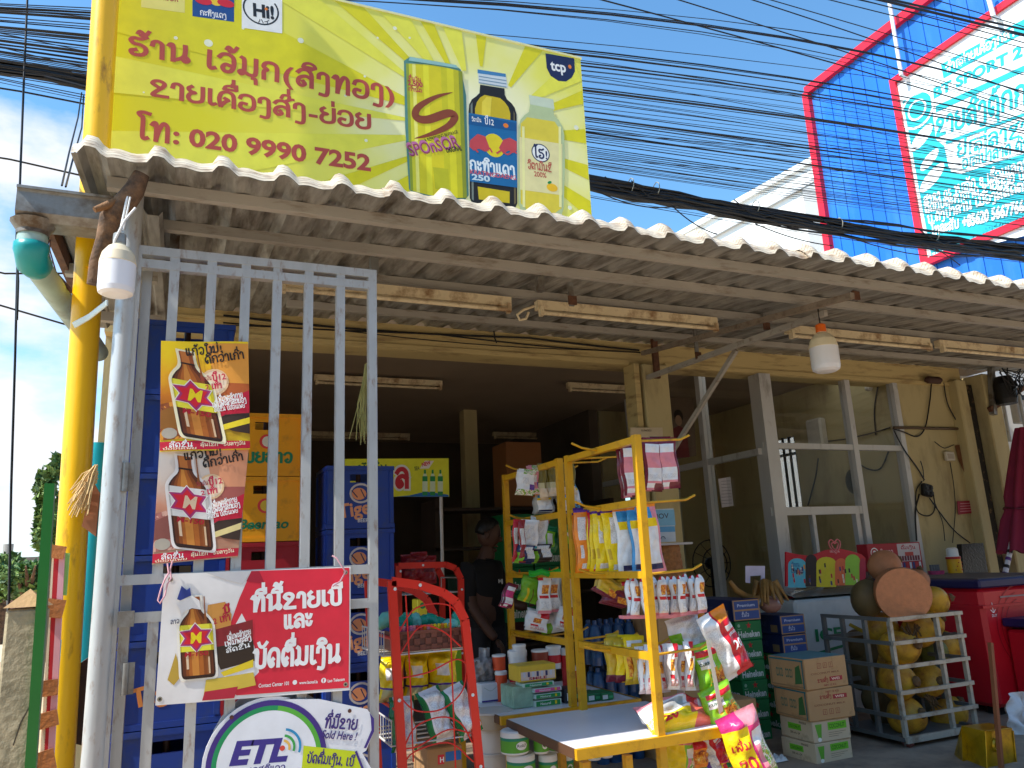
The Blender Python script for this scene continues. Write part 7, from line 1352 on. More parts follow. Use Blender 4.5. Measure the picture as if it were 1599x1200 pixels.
for k in range(34):
    u = R.choice((1238, 1246, 1254, 1266, 1282, 1290, 1298, 1312, 1318, 1328, 1336))+R.uniform(-3, 3); v = R.uniform(882, 912); x, y = d.q(u, v); c = R.choice(((90, 40, 20), (236, 226, 206), (206, 40, 60), (60, 60, 120), (240, 160, 40), (40, 30, 30))); d.rect(x-.008, y-.016, x+.008, y+.016, K(*c)); d.line([(x, y-.016), (x, y-.03)], .004, K(206, 176, 130))
for v, w_ in ((882, 8), (892, 12)): d.tpx('ເບິກບານ', (1236, v+3), (1236+w_*1.6, v+3), 5, K(30, 70, 140))
x, y = d.q(1304, 853)
m = MB(); hp = [(0, -.06), (-.05, -.01), (-.06, .03), (-.03, .05), (0, .03), (.03, .05), (.06, .03), (.05, -.01), (0, -.06)]
for s_ in (1.0, .55): ps = spl([(a*s_, b*s_) for a, b in hp], 4); m.tube([V((at(1304, 853, Y=BYY).x+p.x, BYY, at(1304, 853, Y=BYY).z+p.y)) for p in ps], .006, K(226, 120, 120), n=6)
m.build('heart_emblem', ib); d.tpx('SELECTA', (1296, 863), (1312, 863), 3, K(236, 190, 190)); d.build('printed_design', ib)
# things around: blue basket, dried bananas, card stand
m = MB(); a = at(1222, 962, Y=4.95); b = at(1282, 948, Y=4.95); zt = at(1250, 948, Y=4.95).z; m.cbox(((a.x+b.x)/2, 5.05, zt-.08), (b.x-a.x, .25, .16), pm('blue_basket', (24, 70, 150), rough=0.5, bump=0.2)); m.box(((a.x+b.x)/2, 4.95, zt), (b.x-a.x+.02, .02, .02), K(30, 80, 170)); solo(m, 'blue_basket', 'blue plastic basket of red goods in front of the freezer', 'basket')
m = MB()
for k in range(9): c = at(1222+6*k, 941+R.uniform(-4, 3), Y=5.02); m.ball(c, (.05, .05, .03), film(170, 40, 56), n=8, M=rotz(k))
solo(m, 'red_packets', 'heap of dark red packets in the blue basket', 'packets')
m = MB(); a = at(1266, 945, Y=4.93); m.cbox(a, (.12, .05, .05), K(226, 170, 30)); solo(m, 'yellow_packet', 'small yellow packet at the right of the blue basket', 'packet')
bn_ = pm('dried_leaf_gold', (150, 112, 56), rough=0.6, var=0.35, vs=16, bump=0.4)
m = MB(); c0 = at(1198, 918, Y=4.55)
for k in range(16): an = R.uniform(0, 6.28); L_ = R.uniform(.08, .17); m.tube([c0, c0+V((math.cos(an)*L_*.5, math.sin(an)*.06, abs(math.sin(an*2))*.05)), c0+V((math.cos(an)*L_, math.sin(an)*.1-.02, -.06-.06*R.random()))], [.012, .022, .006], bn_, n=6)
solo(m, 'dried_bananas', 'bunch of dried golden bananas on the navy cartons', 'bananas')
m = MB(); m.tube([at(u, v, Y=4.6) for u, v in ((1140, 908), (1150, 922), (1165, 932), (1182, 934), (1192, 926))], [.014, .022, .026, .022, .014], bn_, n=8); solo(m, 'dried_gourd', 'curved dried brown stalk left of the banana bunch', 'stalk')
m = MB(); m.prism([at(u, v, Y=4.62) for u, v in ((1165, 910), (1165, 884), (1195, 884), (1195, 910), (1189, 910), (1189, 899), (1172, 900), (1172, 911))], (0, .006, 0), K(206, 200, 226)); solo(m, 'card_stand', 'small white notched card stand behind the dried bananas', 'stand')
m = MB(); g = pm('clear_bag_pink', (160, 120, 110), rough=0.15, var=0.3, bump=0.8, bs=25); c = at(1204, 944, Y=4.58); m.ball(c, (.09, .06, .06), g, n=12, bumpf=lambda p: 1+.15*math.sin(p.x*9)*math.sin(p.z*11)); solo(m, 'plastic_bag', 'clear bag of dried fruit under the banana bunch', 'plastic bag')
# red box display, jar, basket, batteries behind the coconuts
KY = 5.0
pxbox('red_display_box', 'red and white lottery style display box on the red cooler', 'box', 1360, 1444, 848, 893, KY, .12, K(176, 24, 40), deco=lambda d, w, h: (d.rect(w*.55, h*.3, w*.97, h*.96, K(210, 196, 196)), d.ring(w*.12, h*.66, h*.16, h*.2, I('w')), d.ell(w*.12, h*.66, h*.1, h*.1, I('w'), n=14), d.text('lao', w*.07, h*.6, h*.14, I('red'), width=w*.09, bold=.02), d.text('ຊິມກາດ', w*.22, h*.6, h*.14, K(236, 190, 190), width=w*.25), d.text('ຕື່ມເງິນ', w*.62, h*.75, h*.1, K(180, 40, 60), width=w*.28), d.rect(w*.68, h*.5, w*.84, h*.64, K(200, 70, 60)), [d.rect(w*(.56+.05*k), h*.32, w*(.6+.05*k), h*.5, K(120, 30, 50)) for k in range(8)], [d.rect(w*(.02+.06*k), h*.02, w*(.06+.06*k), h*.26, (K(220, 220, 226), K(40, 60, 130), K(206, 40, 50))[k % 3]) for k in range(16)]))
jb = thing('yellow_jar', 'yellow and red spotted jar with clear lid on the cooler', 'jar', at(1495, 903, Y=KY)); p = at(1494, 903, Y=KY); hj = at(1494, 855, Y=KY).z-p.z
m = MB(); m.lathe(p, [(0, 0), (.058, 0), (.06, hj*.3), (.058, hj*.68), (.05, hj*.7)], K(236, 176, 20), n=20); m.build('body', jb); m = MB(); m.lathe(p, [(.062, hj*.62, K(190, 40, 30)), (.062, hj*.7), (.05, hj*.72, white), (.048, hj*.95), (.03, hj), (0, hj)], white, n=20); m.build('lid', jb)
m = MB()
for k in range(9): an = -2.6+.26*k; q = V((p.x+.0605*math.cos(an), p.y+.0605*math.sin(an), p.z+hj*(.15+.12*(k % 4)))); m.ball(q, (.006, .006, .006), K(196, 60, 30), n=6)
m.build('spots', jb)
m = MB(); p = at(1464, 903, Y=KY); pk_ = pm('pink_basket_weave', (206, 70, 120), rough=0.6, var=0.2, vs=40, bump=0.8, bs=60); m.lathe(p, [(0, 0), (.055, 0), (.068, .06), (.064, .063), (.05, .01)], pk_, n=20); m.build('x', None) if False else solo(m, 'pink_basket', 'small pink woven basket beside the yellow jar', 'basket')
m = MB(); [m.tube([p+V((-.045+.03*k, .01, .02)), p+V((-.045+.03*k, .01, .115))], .012, K(110, 112, 116), n=8) for k in range(4)]; solo(m, 'battery_row', 'row of grey batteries standing in the pink basket', 'batteries')
m = MB(); a = at(1518, 903, Y=KY); m.prism([at(u, v, Y=KY+.05) for u, v in ((1506, 903), (1545, 903), (1536, 848), (1502, 850))], (0, .05, 0), pm('black_foil', (22, 18, 20), rough=0.4, var=0.4, bump=0.6)); solo(m, 'black_bag', 'black shiny bag behind the yellow jar', 'bag')
# red coolers
credm = pm('red_cooler_plastic', (196, 16, 34), rough=0.4, var=0.05, vs=3); cnavy = pm('navy_cooler_lid', (26, 24, 76), rough=0.45, var=0.08)
CXL = at(1546, 1010, Y=4.1).x; ctz = at(1543, 918, Y=4.1).z
co_ = thing('cooler_box', 'large red cooler with navy lid right of the coconut cart', 'cooler', (CXL+.5, 4.1, 0)); m = MB(); m.cbox((CXL+.5, 4.65, ctz/2+.03), (1.0, 1.1, ctz-.06), credm, ch=.03); m.box((CXL+.5, 4.65, ctz*.85), (1.02, 1.12, .02), credm); m.build('body', co_)
m = MB(); m.cbox((CXL+.5, 4.65, ctz+.03), (1.04, 1.14, .065), cnavy, ch=.012); m.box((CXL+.5, 4.65, ctz+.066), (.98, 1.08, .008), K(90, 78, 76)); m.build('lid', co_)
for x in (.1, .9):
    for y in (-.45, .45): m = MB(); m.cbox((CXL+x, 4.65+y, .03), (.1, .1, .06), black, ch=.01); m.build('foot', co_)
d = Dec((CXL, 4.1, ctz*.8), (1, 0, 0), (0, 0, 1), first=.003)
for x in (.1,): d.line([(x, -.0), (x, .07)], .006, I('w'), smooth=False); d.line([(x-.02, .05), (x+.02, .05)], .006, I('w'), smooth=False); d.line([(x-.025, .02), (x, -.0), (x+.025, .02)], .006, I('w')); d.text('DUY', x-.022, -.03, .02, I('w'), bold=.01)
for k in range(3): d.ring(.42, -.12+.0*k, .2+.05*k, .206+.05*k, K(150, 10, 26), 100, 260)
d.rect(.2, .10, .5, .112, K(150, 120, 120)); d.build('printed_emblem', co_)
C2 = at(1618, 1030, Y=3.9).x; m = MB(); zt2 = at(1592, 976, Y=3.9).z
c2 = thing('cooler_box', 'smaller red cooler with navy lid at the right edge in front of the large one', 'cooler', (C2+.3, 3.85, 0)); m.cbox((C2+.3, 3.95, zt2/2-.01), (.6, .28, zt2-.08), credm, ch=.02); m.build('body', c2); m = MB(); m.cbox((C2+.3, 3.95, zt2-.0), (.63, .3, .06), cnavy, ch=.01); m.build('lid', c2)
# coconut cart
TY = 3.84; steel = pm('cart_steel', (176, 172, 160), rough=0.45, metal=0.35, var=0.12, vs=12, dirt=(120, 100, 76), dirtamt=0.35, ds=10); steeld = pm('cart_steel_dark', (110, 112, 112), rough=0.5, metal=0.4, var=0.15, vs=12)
xl_, xr_ = at(1402, 1060, Y=TY).x, at(1512, 1060, Y=TY).x; xm_ = xl_+(xr_-xl_)*.67
zz_ = [at(1445, v, Y=TY).z for v in (962, 999, 1036, 1076, 1115, 1150)]; yb_ = at(1284, 946, X=xl_).y
ct = thing('coconut_cart', 'steel cage cart on castors filled with yellow coconuts', 'cart', ((xl_+xr_)/2, TY, 0)); zlo = zz_[-1]; T_ = .026
for x in (xl_, xm_, xr_): m = MB(); m.beam((x, TY, zlo), (x, TY, zz_[0]), T_, T_, steel, up=(0, 1, 0)); m.build('front_upright', ct)
for k, z in enumerate(zz_): m = MB(); m.beam((xl_-.02, TY-.018, z), (xr_+.02, TY-.018, z), T_*(1.5 if k == 5 else .9), .018, steel, up=(0, 1, 0)); m.build('front_bar', ct)
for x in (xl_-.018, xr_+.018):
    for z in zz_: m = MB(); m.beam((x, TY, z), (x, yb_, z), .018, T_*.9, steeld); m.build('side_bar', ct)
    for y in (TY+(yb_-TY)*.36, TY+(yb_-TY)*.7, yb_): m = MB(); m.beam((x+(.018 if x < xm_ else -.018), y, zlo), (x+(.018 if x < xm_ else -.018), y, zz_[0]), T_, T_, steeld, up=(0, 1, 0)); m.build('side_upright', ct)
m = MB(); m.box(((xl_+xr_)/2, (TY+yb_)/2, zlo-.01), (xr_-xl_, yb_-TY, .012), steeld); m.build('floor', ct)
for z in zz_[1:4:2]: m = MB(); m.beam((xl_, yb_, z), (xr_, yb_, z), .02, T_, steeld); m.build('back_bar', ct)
for x in (xl_+.03, xr_-.03):
    for y in (TY+.03, yb_-.05):
        m = MB(); m.box((x, y, zlo-.05), (.03, .012, .06), galvd); m.tube([(x-.012, y-.01, .036), (x+.012, y-.01, .036)], .036, K(110, 60, 56), n=16); m.tube([(x-.016, y-.01, .036), (x+.016, y-.01, .036)], .012, galvd, n=10); m.build('castor', ct)
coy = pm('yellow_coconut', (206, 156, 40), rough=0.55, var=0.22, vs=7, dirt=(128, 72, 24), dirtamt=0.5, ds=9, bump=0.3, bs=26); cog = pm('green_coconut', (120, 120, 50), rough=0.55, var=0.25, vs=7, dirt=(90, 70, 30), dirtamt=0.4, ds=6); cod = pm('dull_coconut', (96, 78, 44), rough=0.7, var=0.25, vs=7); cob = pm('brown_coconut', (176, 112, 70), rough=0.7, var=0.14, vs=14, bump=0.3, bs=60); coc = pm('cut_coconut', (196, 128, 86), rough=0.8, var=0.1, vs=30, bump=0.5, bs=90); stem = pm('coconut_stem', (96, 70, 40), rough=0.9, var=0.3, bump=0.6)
def coconut(label, u, v, rpx, Y, mat, rx=0.0, ry=0.0, cut=False, zc=None):
    c = at(u, v, Y=Y); r = rpx*Y/1200/0.78; o = thing('coconut', label, 'coconut', c-V((0, 0, r)), 'coconuts on the cart'); M = Matrix.Rotation(ry, 3, 'Y') @ Matrix.Rotation(rx, 3, 'X'); j = R.uniform(0, 6); m = MB()
    m.ball(c, (r*.96, r*(.9+.1*math.sin(j)), r*(1.08+.08*math.cos(j*3))), mat, n=20, M=M, bumpf=lambda p: 1-.05*max(0, p.z)**2+.055*math.cos(3*math.atan2(p.y, p.x)+j)*(1-p.z*p.z)+.02*math.sin(p.x*5+j)*math.cos(p.z*4+j)); m.build('husk', o)
    if cut: return o, c, r
    m = MB(); m.lathe(c+M @ V((0, 0, r*1.04)), [(r*.28, -.004), (r*.24, .012), (r*.1, .02), (0, .03)], stem, n=10, M=M); m.build('stem', o); return o
cdat = [(1405, 1012, 33, 4.0, coy, 1.3, .2, 'yellow coconut in the cart, upper left behind the front bars'), (1437, 985, 28, 4.02, coy, .9, .5, 'yellow coconut tilted at the upper middle of the cart'), (1402, 1064, 30, 4.0, coy, 1.4, 1.0, 'yellow coconut on the left of the second lower row in the cart'), (1450, 1064, 28, 4.0, coy, 1.3, -1.0, 'brown yellow coconut right of centre in the second lower row'), (1416, 1118, 29, 3.99, coy, 1.3, .1, 'yellow coconut at the bottom left of the cart front'), (1483, 1116, 28, 4.06, coy, .6, .4, 'yellow coconut at the bottom right of the cart front'),
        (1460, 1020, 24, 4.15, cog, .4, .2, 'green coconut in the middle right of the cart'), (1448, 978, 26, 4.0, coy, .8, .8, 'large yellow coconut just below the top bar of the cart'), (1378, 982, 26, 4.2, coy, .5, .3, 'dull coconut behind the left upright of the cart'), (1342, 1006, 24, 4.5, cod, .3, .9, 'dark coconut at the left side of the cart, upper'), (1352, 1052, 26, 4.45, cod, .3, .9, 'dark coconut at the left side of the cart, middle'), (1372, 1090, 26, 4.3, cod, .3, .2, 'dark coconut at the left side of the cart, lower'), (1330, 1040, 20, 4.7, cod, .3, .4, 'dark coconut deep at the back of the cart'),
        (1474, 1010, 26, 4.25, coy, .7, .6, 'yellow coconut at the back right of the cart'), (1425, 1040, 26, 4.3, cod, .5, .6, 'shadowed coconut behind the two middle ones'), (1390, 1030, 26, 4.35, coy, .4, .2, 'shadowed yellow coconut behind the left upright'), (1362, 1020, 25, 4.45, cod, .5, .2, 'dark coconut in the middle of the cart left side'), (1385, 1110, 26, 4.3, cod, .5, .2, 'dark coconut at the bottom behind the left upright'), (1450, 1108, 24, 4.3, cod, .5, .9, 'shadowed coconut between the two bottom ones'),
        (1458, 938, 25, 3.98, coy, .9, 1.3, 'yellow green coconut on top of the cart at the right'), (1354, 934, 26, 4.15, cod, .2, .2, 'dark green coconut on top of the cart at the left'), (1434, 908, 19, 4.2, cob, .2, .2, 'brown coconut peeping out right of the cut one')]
for u, v, r_, Y_, mt, rx, ry, lab in cdat: coconut(lab, u, v, r_, Y_, mt, rx, ry)
coconut('brown coconut at the very top behind the cut one', 1382, 884, 25, 4.2, cob, .3, 1.2)
o, c, r = coconut('big coconut with flat cut tan face on top of the cart', 1402, 925, 37, 4.02, cob, .2, .1, cut=True)
m = MB(); Mx = Matrix.Rotation(-.62, 3, 'Z') @ Matrix.Rotation(math.pi/2+.1, 3, 'X'); m.lathe(c+V((-.035, -.05, 0)), [(0, .104), (r*1.1, .1)], coc, n=30, M=Mx, smooth=False); m.lathe(c+V((-.035, -.05, 0)), [(r*1.1, .1), (r*1.13, .07), (r*1.05, -.03)], cob, n=30, M=Mx); m.build('cut_face', o)
m = MB(); [m.tube([at(1408+R.uniform(0, 30), 975+R.uniform(-2, 8), Y=3.95), at(1418+R.uniform(0, 30), 990+R.uniform(-4, 10), Y=3.9)], [.008, .004], stem, n=5) for _ in range(8)]; [m.tube([at(1440+R.uniform(0, 20), 1085+R.uniform(-2, 8), Y=3.95), at(1450+R.uniform(0, 22), 1105+R.uniform(-6, 6), Y=3.9)], [.009, .004], stem, n=5) for _ in range(9)]; solo(m, 'dry_stalks', 'dry brown stalks caught between the coconuts in the cart', 'stalks')
m = MB(); m.tube([at(u, v, Y=4.3) for u, v in ((1328, 976), (1345, 985), (1362, 990))], [.012, .014, .01], pm('green_stalk', (170, 150, 50), rough=0.7), n=7); solo(m, 'cut_stalk', 'short yellow green stalk lying on the side of the cart', 'stalk')
# dustpan made of a tin, handle, white bag
DY = 3.30; dp_ = thing('tin_dustpan', 'gold tin cut into a dustpan with a brown wooden handle on the floor', 'dustpan', at(1560, 1195, Z=0)); tin = pm('gold_tin', (190, 150, 20), rough=0.3, metal=0.5, var=0.25, vs=9, dirt=(110, 80, 30), dirtamt=0.4, ds=7)
b0 = at(1540, 1205, Y=DY); a_, b_, c_, d_ = at(1541, 1205, Y=DY), at(1588, 1204, Y=DY), at(1581, 1137, Y=DY), at(1538, 1142, Y=DY); tp = at(1492, 1188, Y=DY+.28)
m = MB(); bk = V((0.02, .16, 0)); m.add([a_, b_, c_, d_, a_+bk, b_+bk, c_+bk, d_+bk, V((tp.x, tp.y, .01))], [(0, 1, 2, 3), (1, 5, 6, 2), (3, 2, 6, 7), (0, 3, 8), (3, 7, 8), (4, 8, 7), (0, 8, 4), (5, 4, 7, 6)], tin); m.build('tin_body', dp_)
m = MB(); cc_ = (a_+b_+c_+d_)*.25; m.lathe(cc_+V((-.03, -.004, .03)), [(.036, -.006), (.038, .004), (.03, .012), (.022, .006), (0, .008)], tin, n=18, M=Matrix.Rotation(math.pi/2, 3, 'X')); [m.tube([p+(q-p)*.06+V((0, -.004, 0)), p+(q-p)*.94+V((0, -.004, 0))], .004, tin, n=5) for p, q in ((a_, b_), (b_, c_), (c_, d_), (d_, a_))]; m.build('tin_cap', dp_)
m = MB(); m.beam(at(1565, 1210, Y=DY-.04), at(1547, 1004, Y=DY-.0), .022, .022, pm('brown_stick', (126, 72, 40), rough=0.6, var=0.15), up=(0, 1, 0)); m.build('handle', dp_)
m = MB(); cw = at(1592, 1118, Y=3.7); m.grid(14, 14, lambda a, b: cw+V(((a-.4)*.24+.02*math.sin(b*9), .04*math.sin(a*11+b*5)*math.sin(b*7), (b-.5)*.30*(1-.3*abs(a-.5)))), pm('white_bag_film', (206, 206, 210), rough=0.4, var=0.06, bump=0.5, bs=20)); solo(m, 'white_plastic_bag', 'crumpled white plastic bag against the cooler at the right edge', 'plastic bag')

# ------------------------------------------------------------------ wiring and fittings on the right wall, umbrella
WY = FY-.012
def wcable(pts, r, label, Y=WY, name='wall_cable'): m = MB(); ps = spl(pts, 5); m.tube([at(p.x, p.y, Y=Y-r) for p in ps], r, blackm, n=5); return solo(m, name, label, 'cable')
m = MB(); p = at(1458, 594, Y=WY-.05); m.cbox(p, (.22, .08, .07), pm('brown_fitting', (70, 42, 32), rough=0.6), ch=.03); solo(m, 'wall_fitting', 'dark brown oval fitting under the right fascia', 'fitting')
wcable([(1455, 600), (1452, 630), (1445, 668), (1432, 682), (1412, 675), (1395, 670)], .007, 'black cable drooping from the brown fitting to the conduit')
wcable([(1474, 598), (1480, 630), (1494, 658)], .006, 'short black cable right of the brown fitting')
m = MB(); m.tube([at(1396, 668, Y=WY-.01), at(1496, 670, Y=WY-.01)], .014, K(86, 66, 44), n=8); solo(m, 'conduit', 'brown horizontal conduit across the right wall', 'conduit')
wcable([(1396, 672), (1412, 702), (1432, 730), (1444, 750)], .007, 'black cable running diagonally down to the junction box')
wcable([(1436, 772), (1430, 800), (1432, 845)], .008, 'thick black cable dropping from the junction box to the counter')
wcable([(1440, 752), (1431, 768), (1433, 798), (1450, 806), (1460, 795), (1458, 770)], .006, 'looped black cable round the junction box')
wcable([(1452, 778), (1466, 798), (1490, 828), (1515, 848)], .006, 'black cable running from the junction box to the black bag')
wcable([(1460, 785), (1472, 815), (1476, 845)], .004, 'thin brown cable below the junction box')
wcable([(1484, 722), (1490, 760), (1492, 800), (1488, 848)], .004, 'thin cable hanging from the wall socket')
wcable([(1460, 690), (1475, 700), (1490, 695)], .004, 'short frayed wire above the wall socket'); wcable([(1438, 720), (1442, 735), (1443, 752)], .005, 'short wire above the junction box')
m = MB(); p = at(1448, 766, Y=WY-.03); m.cbox(p, (.12, .05, .12), black, ch=.012, rot=Matrix.Rotation(.2, 3, 'Y')); [m.cbox(p+V((dx, -.03, dz)), (.03, .02, .03), K(50, 52, 56)) for dx in (-.03, .03) for dz in (-.03, .02)]; solo(m, 'junction_box', 'black junction box with plugs on the right wall', 'junction box')
m = MB(); p = at(1483, 713, Y=WY-.02); m.cbox(p, (.12, .03, .09), K(206, 196, 176), ch=.006); m.box(p+V((0, -.017, 0)), (.08, .004, .05), K(176, 160, 136)); solo(m, 'wall_socket', 'cream wall socket on the stained right wall', 'socket')
m = MB(); m.prism([at(u, v, Y=WY-.003) for u, v in ((1492, 696), (1504, 694), (1516, 745), (1519, 778), (1510, 745), (1498, 720))], (0, .003, 0), K(120, 78, 48)); solo(m, 'wall_stain', 'brown peeled stain on the wall beside the socket', 'stain')
o, d = sheet('red_plate', 'small red notice plate low on the right wall', 'notice', [(1497, 804), (1524, 801), (1521, 782), (1495, 783)], WY-.004, K(160, 24, 50)); [d.line(d.qs([(1500, 787+4*k), (1518, 786+4*k)]), .005, K(220, 160, 170), smooth=False) for k in range(4)]; d.build('printed_design', o)
# gear at the right edge under the awning
gm = thing('wall_meter', 'dark cylindrical meter with tangled cables under the awning at the right edge', 'meter', at(1568, 620, Y=FY-.25)); m = MB(); a = at(1570, 610, Y=FY-.3); m.lathe(a-V((0, 0, .14)), [(0, 0), (.09, 0), (.1, .05), (.1, .2), (.07, .28), (0, .29)], black, n=16); m.build('body', gm)
m = MB(); [m.tube([a+V((R.uniform(-.1, .1), -.11, R.uniform(-.1, .15))), a+V((R.uniform(-.2, .2), -.14, R.uniform(-.1, .2))), a+V((R.uniform(-.2, .2), -.1, R.uniform(0, .25)))], .006, blackm, n=5) for _ in range(16)]; m.build('cables', gm)
m = MB(); m.beam(at(1546, 640, Y=FY-.2), at(1599, 605, Y=FY-.2), .04, .05, rust); m.beam(at(1548, 575, Y=FY-.2), at(1552, 648, Y=FY-.2), .05, .05, galvd, up=(0, 1, 0)); m.build('bracket', gm)
m = MB(); [m.tube([at(u, v0, Y=FY-.12), at(u+12, v1, Y=FY-.12)], .018, galv, n=10) for u, v0, v1 in ((1566, 625, 690), (1590, 610, 670))]; m.build('conduit', gm)
m = MB(); p = at(1593, 640, Y=FY-.05); m.cbox(p, (.2, .08, .3), K(196, 192, 186), ch=.01); m.box(p+V((0, -.05, .12)), (.16, .02, .05), black); solo(m, 'meter_box', 'pale wall box at the right edge behind the meter', 'box')
UY = 4.75; um = thing('closed_umbrella', 'closed maroon market umbrella on a striped pole at the right edge', 'umbrella', at(1560, 1000, Y=UY)); maro = pm('maroon_canvas', (128, 24, 58), rough=0.8, var=0.12, vs=5, bump=0.25, bs=18)
tp_, bt_ = at(1598, 668, Y=UY), at(1592, 862, Y=UY); H_ = tp_.z-bt_.z
def umf(a, b):
    an = 2*math.pi*a; r = (.06+.10*b**.8)*(1+.22*math.cos(7*an+1))*(0.86 if .62 < b < .70 else 1); c = tp_+(bt_-tp_)*b; return c+V((math.cos(an)*r, math.sin(an)*r, .02*math.cos(7*an) if b > .95 else 0))
m = MB(); m.grid(56, 16, umf, maro); m.build('canopy', um); m = MB(); q = tp_+(bt_-tp_)*.66; m.tube([q+V((math.cos(t)*.135, math.sin(t)*.135, .01*math.sin(3*t))) for t in [i*.35 for i in range(18)]], .008, K(90, 14, 40), n=6, closed=True); m.build('tie', um)
m = MB(); pb_ = at(1568, 905, Y=UY); pt_ = bt_+V((-.09, 0, .06)); dv = (pt_-pb_); pf = pb_-dv*(pb_.z/dv.z); m.tube([pf, pt_+dv*.4], .022, K(214, 212, 216), n=12); m.build('pole', um); m = MB()
for k in range(4): c = pb_+dv*(.1+.22*k); m.tube([c, c+dv*.09], .0232, (K(90, 50, 120), black)[k % 2], n=12, caps=False)
m.build('bands', um)
# small clutter behind the glass
m = MB(); p = at(1276, 676, X=SWX-.06); m.cbox(p, (.1, .22, .3), K(206, 200, 186), ch=.02); solo(m, 'water_heater', 'cream wall unit on the side wall behind the glass', 'wall unit')
m = MB(); p = at(1357, 606, X=SWX-.05); m.ball(p, (.04, .04, .035), K(200, 196, 190), n=10); m.tube([p, p+V((.03, 0, .03))], .015, K(190, 186, 180), n=8); solo(m, 'camera_dome', 'small white dome camera on the side wall behind the glass', 'camera')
m = MB(); p = at(1333, 752, X=SWX-.03); m.ball(p, (.03, .10, .13), black, n=14); solo(m, 'wall_clock', 'dark round disc on the side wall behind the glass', 'disc')
def scable(pts, label): m = MB(); ps = spl(pts, 5); m.tube([at(p.x, p.y, X=SWX-.012) for p in ps], .008, blackm, n=5); solo(m, 'wall_cable', label, 'cable')
scable([(1285, 690), (1320, 686), (1360, 677), (1390, 668)], 'dark cable run along the side wall behind the glass'); scable([(1325, 706), (1350, 730), (1375, 732), (1390, 700)], 'looped cable on the side wall behind the glass'); scable([(1278, 716), (1274, 745), (1262, 790)], 'slanting dark cable low on the side wall behind the glass'); scable([(1372, 600), (1366, 640), (1368, 680)], 'thin cable dropping from the dome camera')
fn = thing('standing_fan', 'dark standing fan just visible behind the left glass pane', 'fan', (CXX+.45, 6.2, 0)); c = at(1112, 880, Y=6.2); m = MB(); [m.tube([c+V((math.cos(t)*r, dy, math.sin(t)*r)) for t in [i*math.pi/10 for i in range(20)]], .006, black, n=5, closed=True) for r, dy in ((.22, 0), (.14, -.05), (.07, -.07))]; [m.tube([c+V((math.cos(t)*.22, 0, math.sin(t)*.22)), c+V((0, -.08, 0))], .004, black, n=4) for t in [i*math.pi/6 for i in range(12)]]; m.build('cage', fn); m = MB(); m.ball(c, (.06, .08, .06), black, n=10); m.tube([c, V((c.x, c.y, 0))], .02, black, n=8); m.build('stand', fn)

# ------------------------------------------------------------------ the man inside
MYD = 6.0
hd = at(757, 836, Y=MYD); ft = V((hd.x+.04, MYD, 0)); skin = pm('skin', (84, 54, 40), rough=0.55, var=0.06, vs=8); shirt = pm('black_shirt', (18, 18, 22), rough=0.85, var=0.15, vs=5, bump=0.15, bs=12); trou = pm('dark_trousers', (34, 34, 40), rough=0.85, var=0.12); hair = pm('black_hair', (14, 12, 12), rough=0.5, var=0.2, bump=0.5, bs=60)
mn = thing('person', 'man in a black shirt standing in the dark shop looking down to the right', 'person', ft)
hz_ = hd.z
def skinmesh(name, V_, E_, rad, mats, matf, parent, lv=2):
    me = bpy.data.meshes.new(name); me.from_pydata([tuple(V(p)-ORG[parent]) for p in V_], E_, []); o = bpy.data.objects.new(name, me); col.objects.link(o)
    sk = o.modifiers.new('skin', 'SKIN'); sk.use_smooth_shade = True; sv = me.skin_vertices[0].data
    for i, r in enumerate(rad): sv[i].radius = (r, r) if not isinstance(r, tuple) else r
    sv[0].use_root = True; su = o.modifiers.new('sub', 'SUBSURF'); su.levels = lv; su.render_levels = lv
    dg = bpy.context.evaluated_depsgraph_get(); dg.update(); nm = bpy.data.meshes.new_from_object(o.evaluated_get(dg)); bpy.data.objects.remove(o)
    o = bpy.data.objects.new(name, nm); col.objects.link(o); o.parent = parent; ORG[o] = ORG[parent]; nm.materials.clear()
    for m_ in mats: nm.materials.append(m_)
    for p in nm.polygons: p.use_smooth = True; p.material_index = matf(p.center+ORG[parent])
    return o
X_, Z_ = hd.x, hz_
sh_z = Z_-.24; hip = Z_-.70
J = [(X_-.02, MYD, hip), (X_-.03, MYD, hip+.2), (X_-.02, MYD, sh_z-.08), (X_, MYD, sh_z+.03), (X_+.03, MYD-.02, sh_z+.17),            # pelvis, waist, chest, neck base, neck
     (X_-.15, MYD-.06, sh_z-.02), (X_-.17, MYD-.09, sh_z-.30), (X_-.06, MYD-.19, sh_z-.50), (X_-.02, MYD-.22, sh_z-.56),              # near arm
     (X_+.12, MYD+.06, sh_z-.02), (X_+.16, MYD+.0, sh_z-.28), (X_+.26, MYD-.12, sh_z-.34), (X_+.30, MYD-.14, sh_z-.33),               # far arm
     (X_-.09, MYD-.03, hip-.06), (X_-.08, MYD-.05, hip-.42), (X_-.08, MYD-.02, .08), (X_-.04, MYD-.12, .04),                             # legs
     (X_+.08, MYD+.03, hip-.06), (X_+.09, MYD, hip-.42), (X_+.10, MYD+.04, .08), (X_+.14, MYD-.06, .04)]
E_ = [(0, 1), (1, 2), (2, 3), (3, 4), (2, 5), (5, 6), (6, 7), (7, 8), (2, 9), (9, 10), (10, 11), (11, 12), (0, 13), (13, 14), (14, 15), (15, 16), (0, 17), (17, 18), (18, 19), (19, 20)]
rad = [.15, .135, .155, .085, .05, .072, .05, .04, .032, .072, .05, .04, .032, .095, .07, .05, .04, .095, .07, .05, .04]
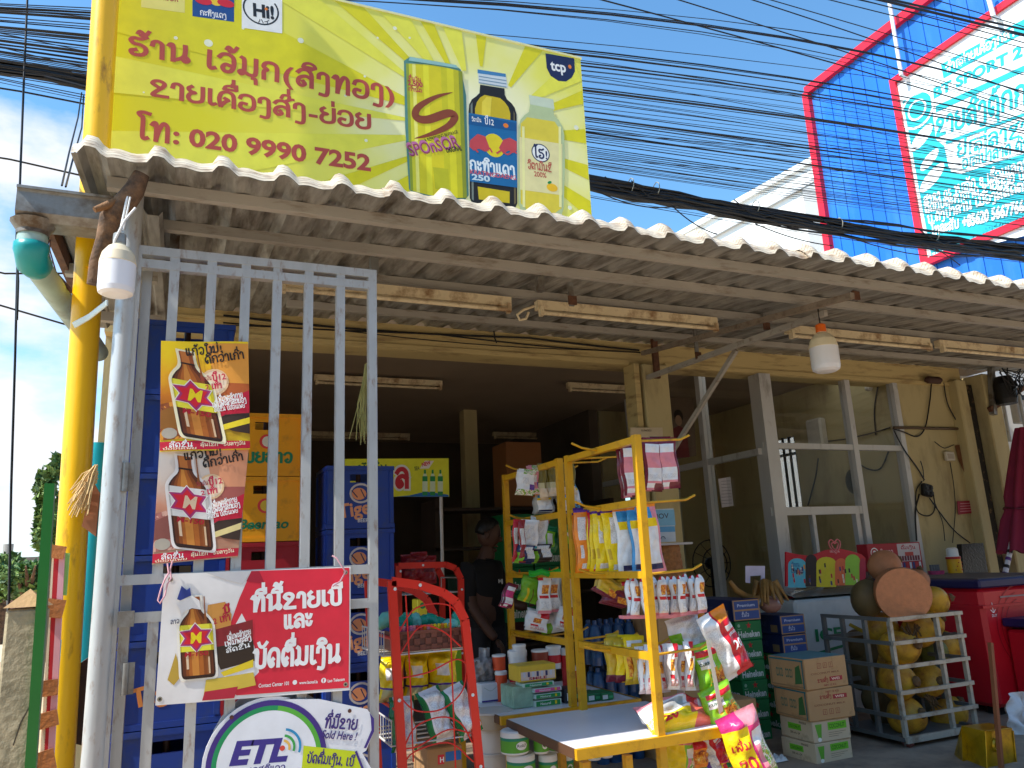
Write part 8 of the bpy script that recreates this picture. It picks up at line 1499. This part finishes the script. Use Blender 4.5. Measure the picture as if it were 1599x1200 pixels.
def mf(p):
    if p.z > sh_z+.05: return 0
    if p.z < hip-.02 and not (p.y < MYD-.13 and p.z > hip-.3 and p.x > X_-.14): return 2
    if p.y < MYD-.10 and p.z < sh_z-.24 and p.z > sh_z-.66 and (p.x < X_+.02 and p.x > X_-.25) and p.y < MYD-.12: return 0
    if p.x > X_+.19 and p.z > sh_z-.45: return 0
    return 1
skinmesh('body', J, E_, rad, [skin, shirt, trou], mf, mn)
hm = V((hd.x+.03, MYD-.02, hd.z+.0)); m = MB(); Mh = Matrix.Rotation(-.45, 3, 'Z') @ Matrix.Rotation(.30, 3, 'Y')
def hb(p): # skull, jaw and chin
    k = 1.0
    if p.z < -.1: k -= .18*min(1, -p.z)*(1 if p.x < .3 else .35)
    return k
m.ball(hm, (.098, .078, .125), skin, n=20, M=Mh, bumpf=hb)
def hp(x, y, z): return hm+Mh @ V((x, y, z))
m.ball(hp(.098, 0, -.012), (.022, .014, .024), skin, n=8, M=Mh); m.ball(hp(.082, 0, -.072), (.016, .028, .008), K(120, 60, 54), n=8, M=Mh); m.ball(hp(.07, 0, -.105), (.028, .03, .02), skin, n=8, M=Mh)
for sg in (-1, 1): m.ball(hp(.084, sg*.032, .012), (.008, .014, .007), K(40, 30, 28), n=8, M=Mh); m.ball(hp(.088, sg*.034, .034), (.006, .02, .004), hair, n=6, M=Mh); m.ball(hp(-.005, sg*.078, -.008), (.022, .010, .034), skin, n=8, M=Mh)
m.build('head', mn)
m = MB(); m.ball(hp(-.016, 0, .026), (.106, .088, .120), hair, n=28, M=Mh, bumpf=lambda p: (1.0+.04*math.sin(p.x*17)*math.sin(p.y*13)) if p.z > -.5+1.15*max(0, p.x+.25) else .5); m.build('hair', mn)
def hand(w_, d_, name):
    d_ = V(d_).normalized(); s_ = d_.cross(V((0, 0, 1))).normalized(); u_ = s_.cross(d_); VV = [w_, w_+d_*.045]; EE = [(0, 1)]; RR = [.024, .03]
    for k, (o_, l_) in enumerate(((-.03, .062), (-.01, .074), (.01, .07), (.028, .055))):
        b = len(VV); q = w_+d_*.07+s_*o_; VV += [q, q+d_*l_*.5-u_*.01, q+d_*l_*.9-u_*.035]; EE += [(1, b), (b, b+1), (b+1, b+2)]; RR += [.011, .009, .008]
    b = len(VV); q = w_+d_*.03+s_*.035; VV += [q, q+d_*.035+s_*.018-u_*.008]; EE += [(1, b), (b, b+1)]; RR += [.012, .009]
    return skinmesh(name, VV, EE, RR, [skin], lambda p: 0, mn, 1)
hand(V(J[8]), V(J[8])-V(J[7]), 'hand'); hand(V(J[12]), V(J[12])-V(J[11]), 'hand')
d = Dec((X_+.03, MYD-.19, sh_z-.14), (1, 0, 0), (0, 0, 1)); d.text('HJ', 0, 0, .03, I('w'), bold=.02); d.build('chest_print', mn)
bpy.data.objects.remove(_fob)
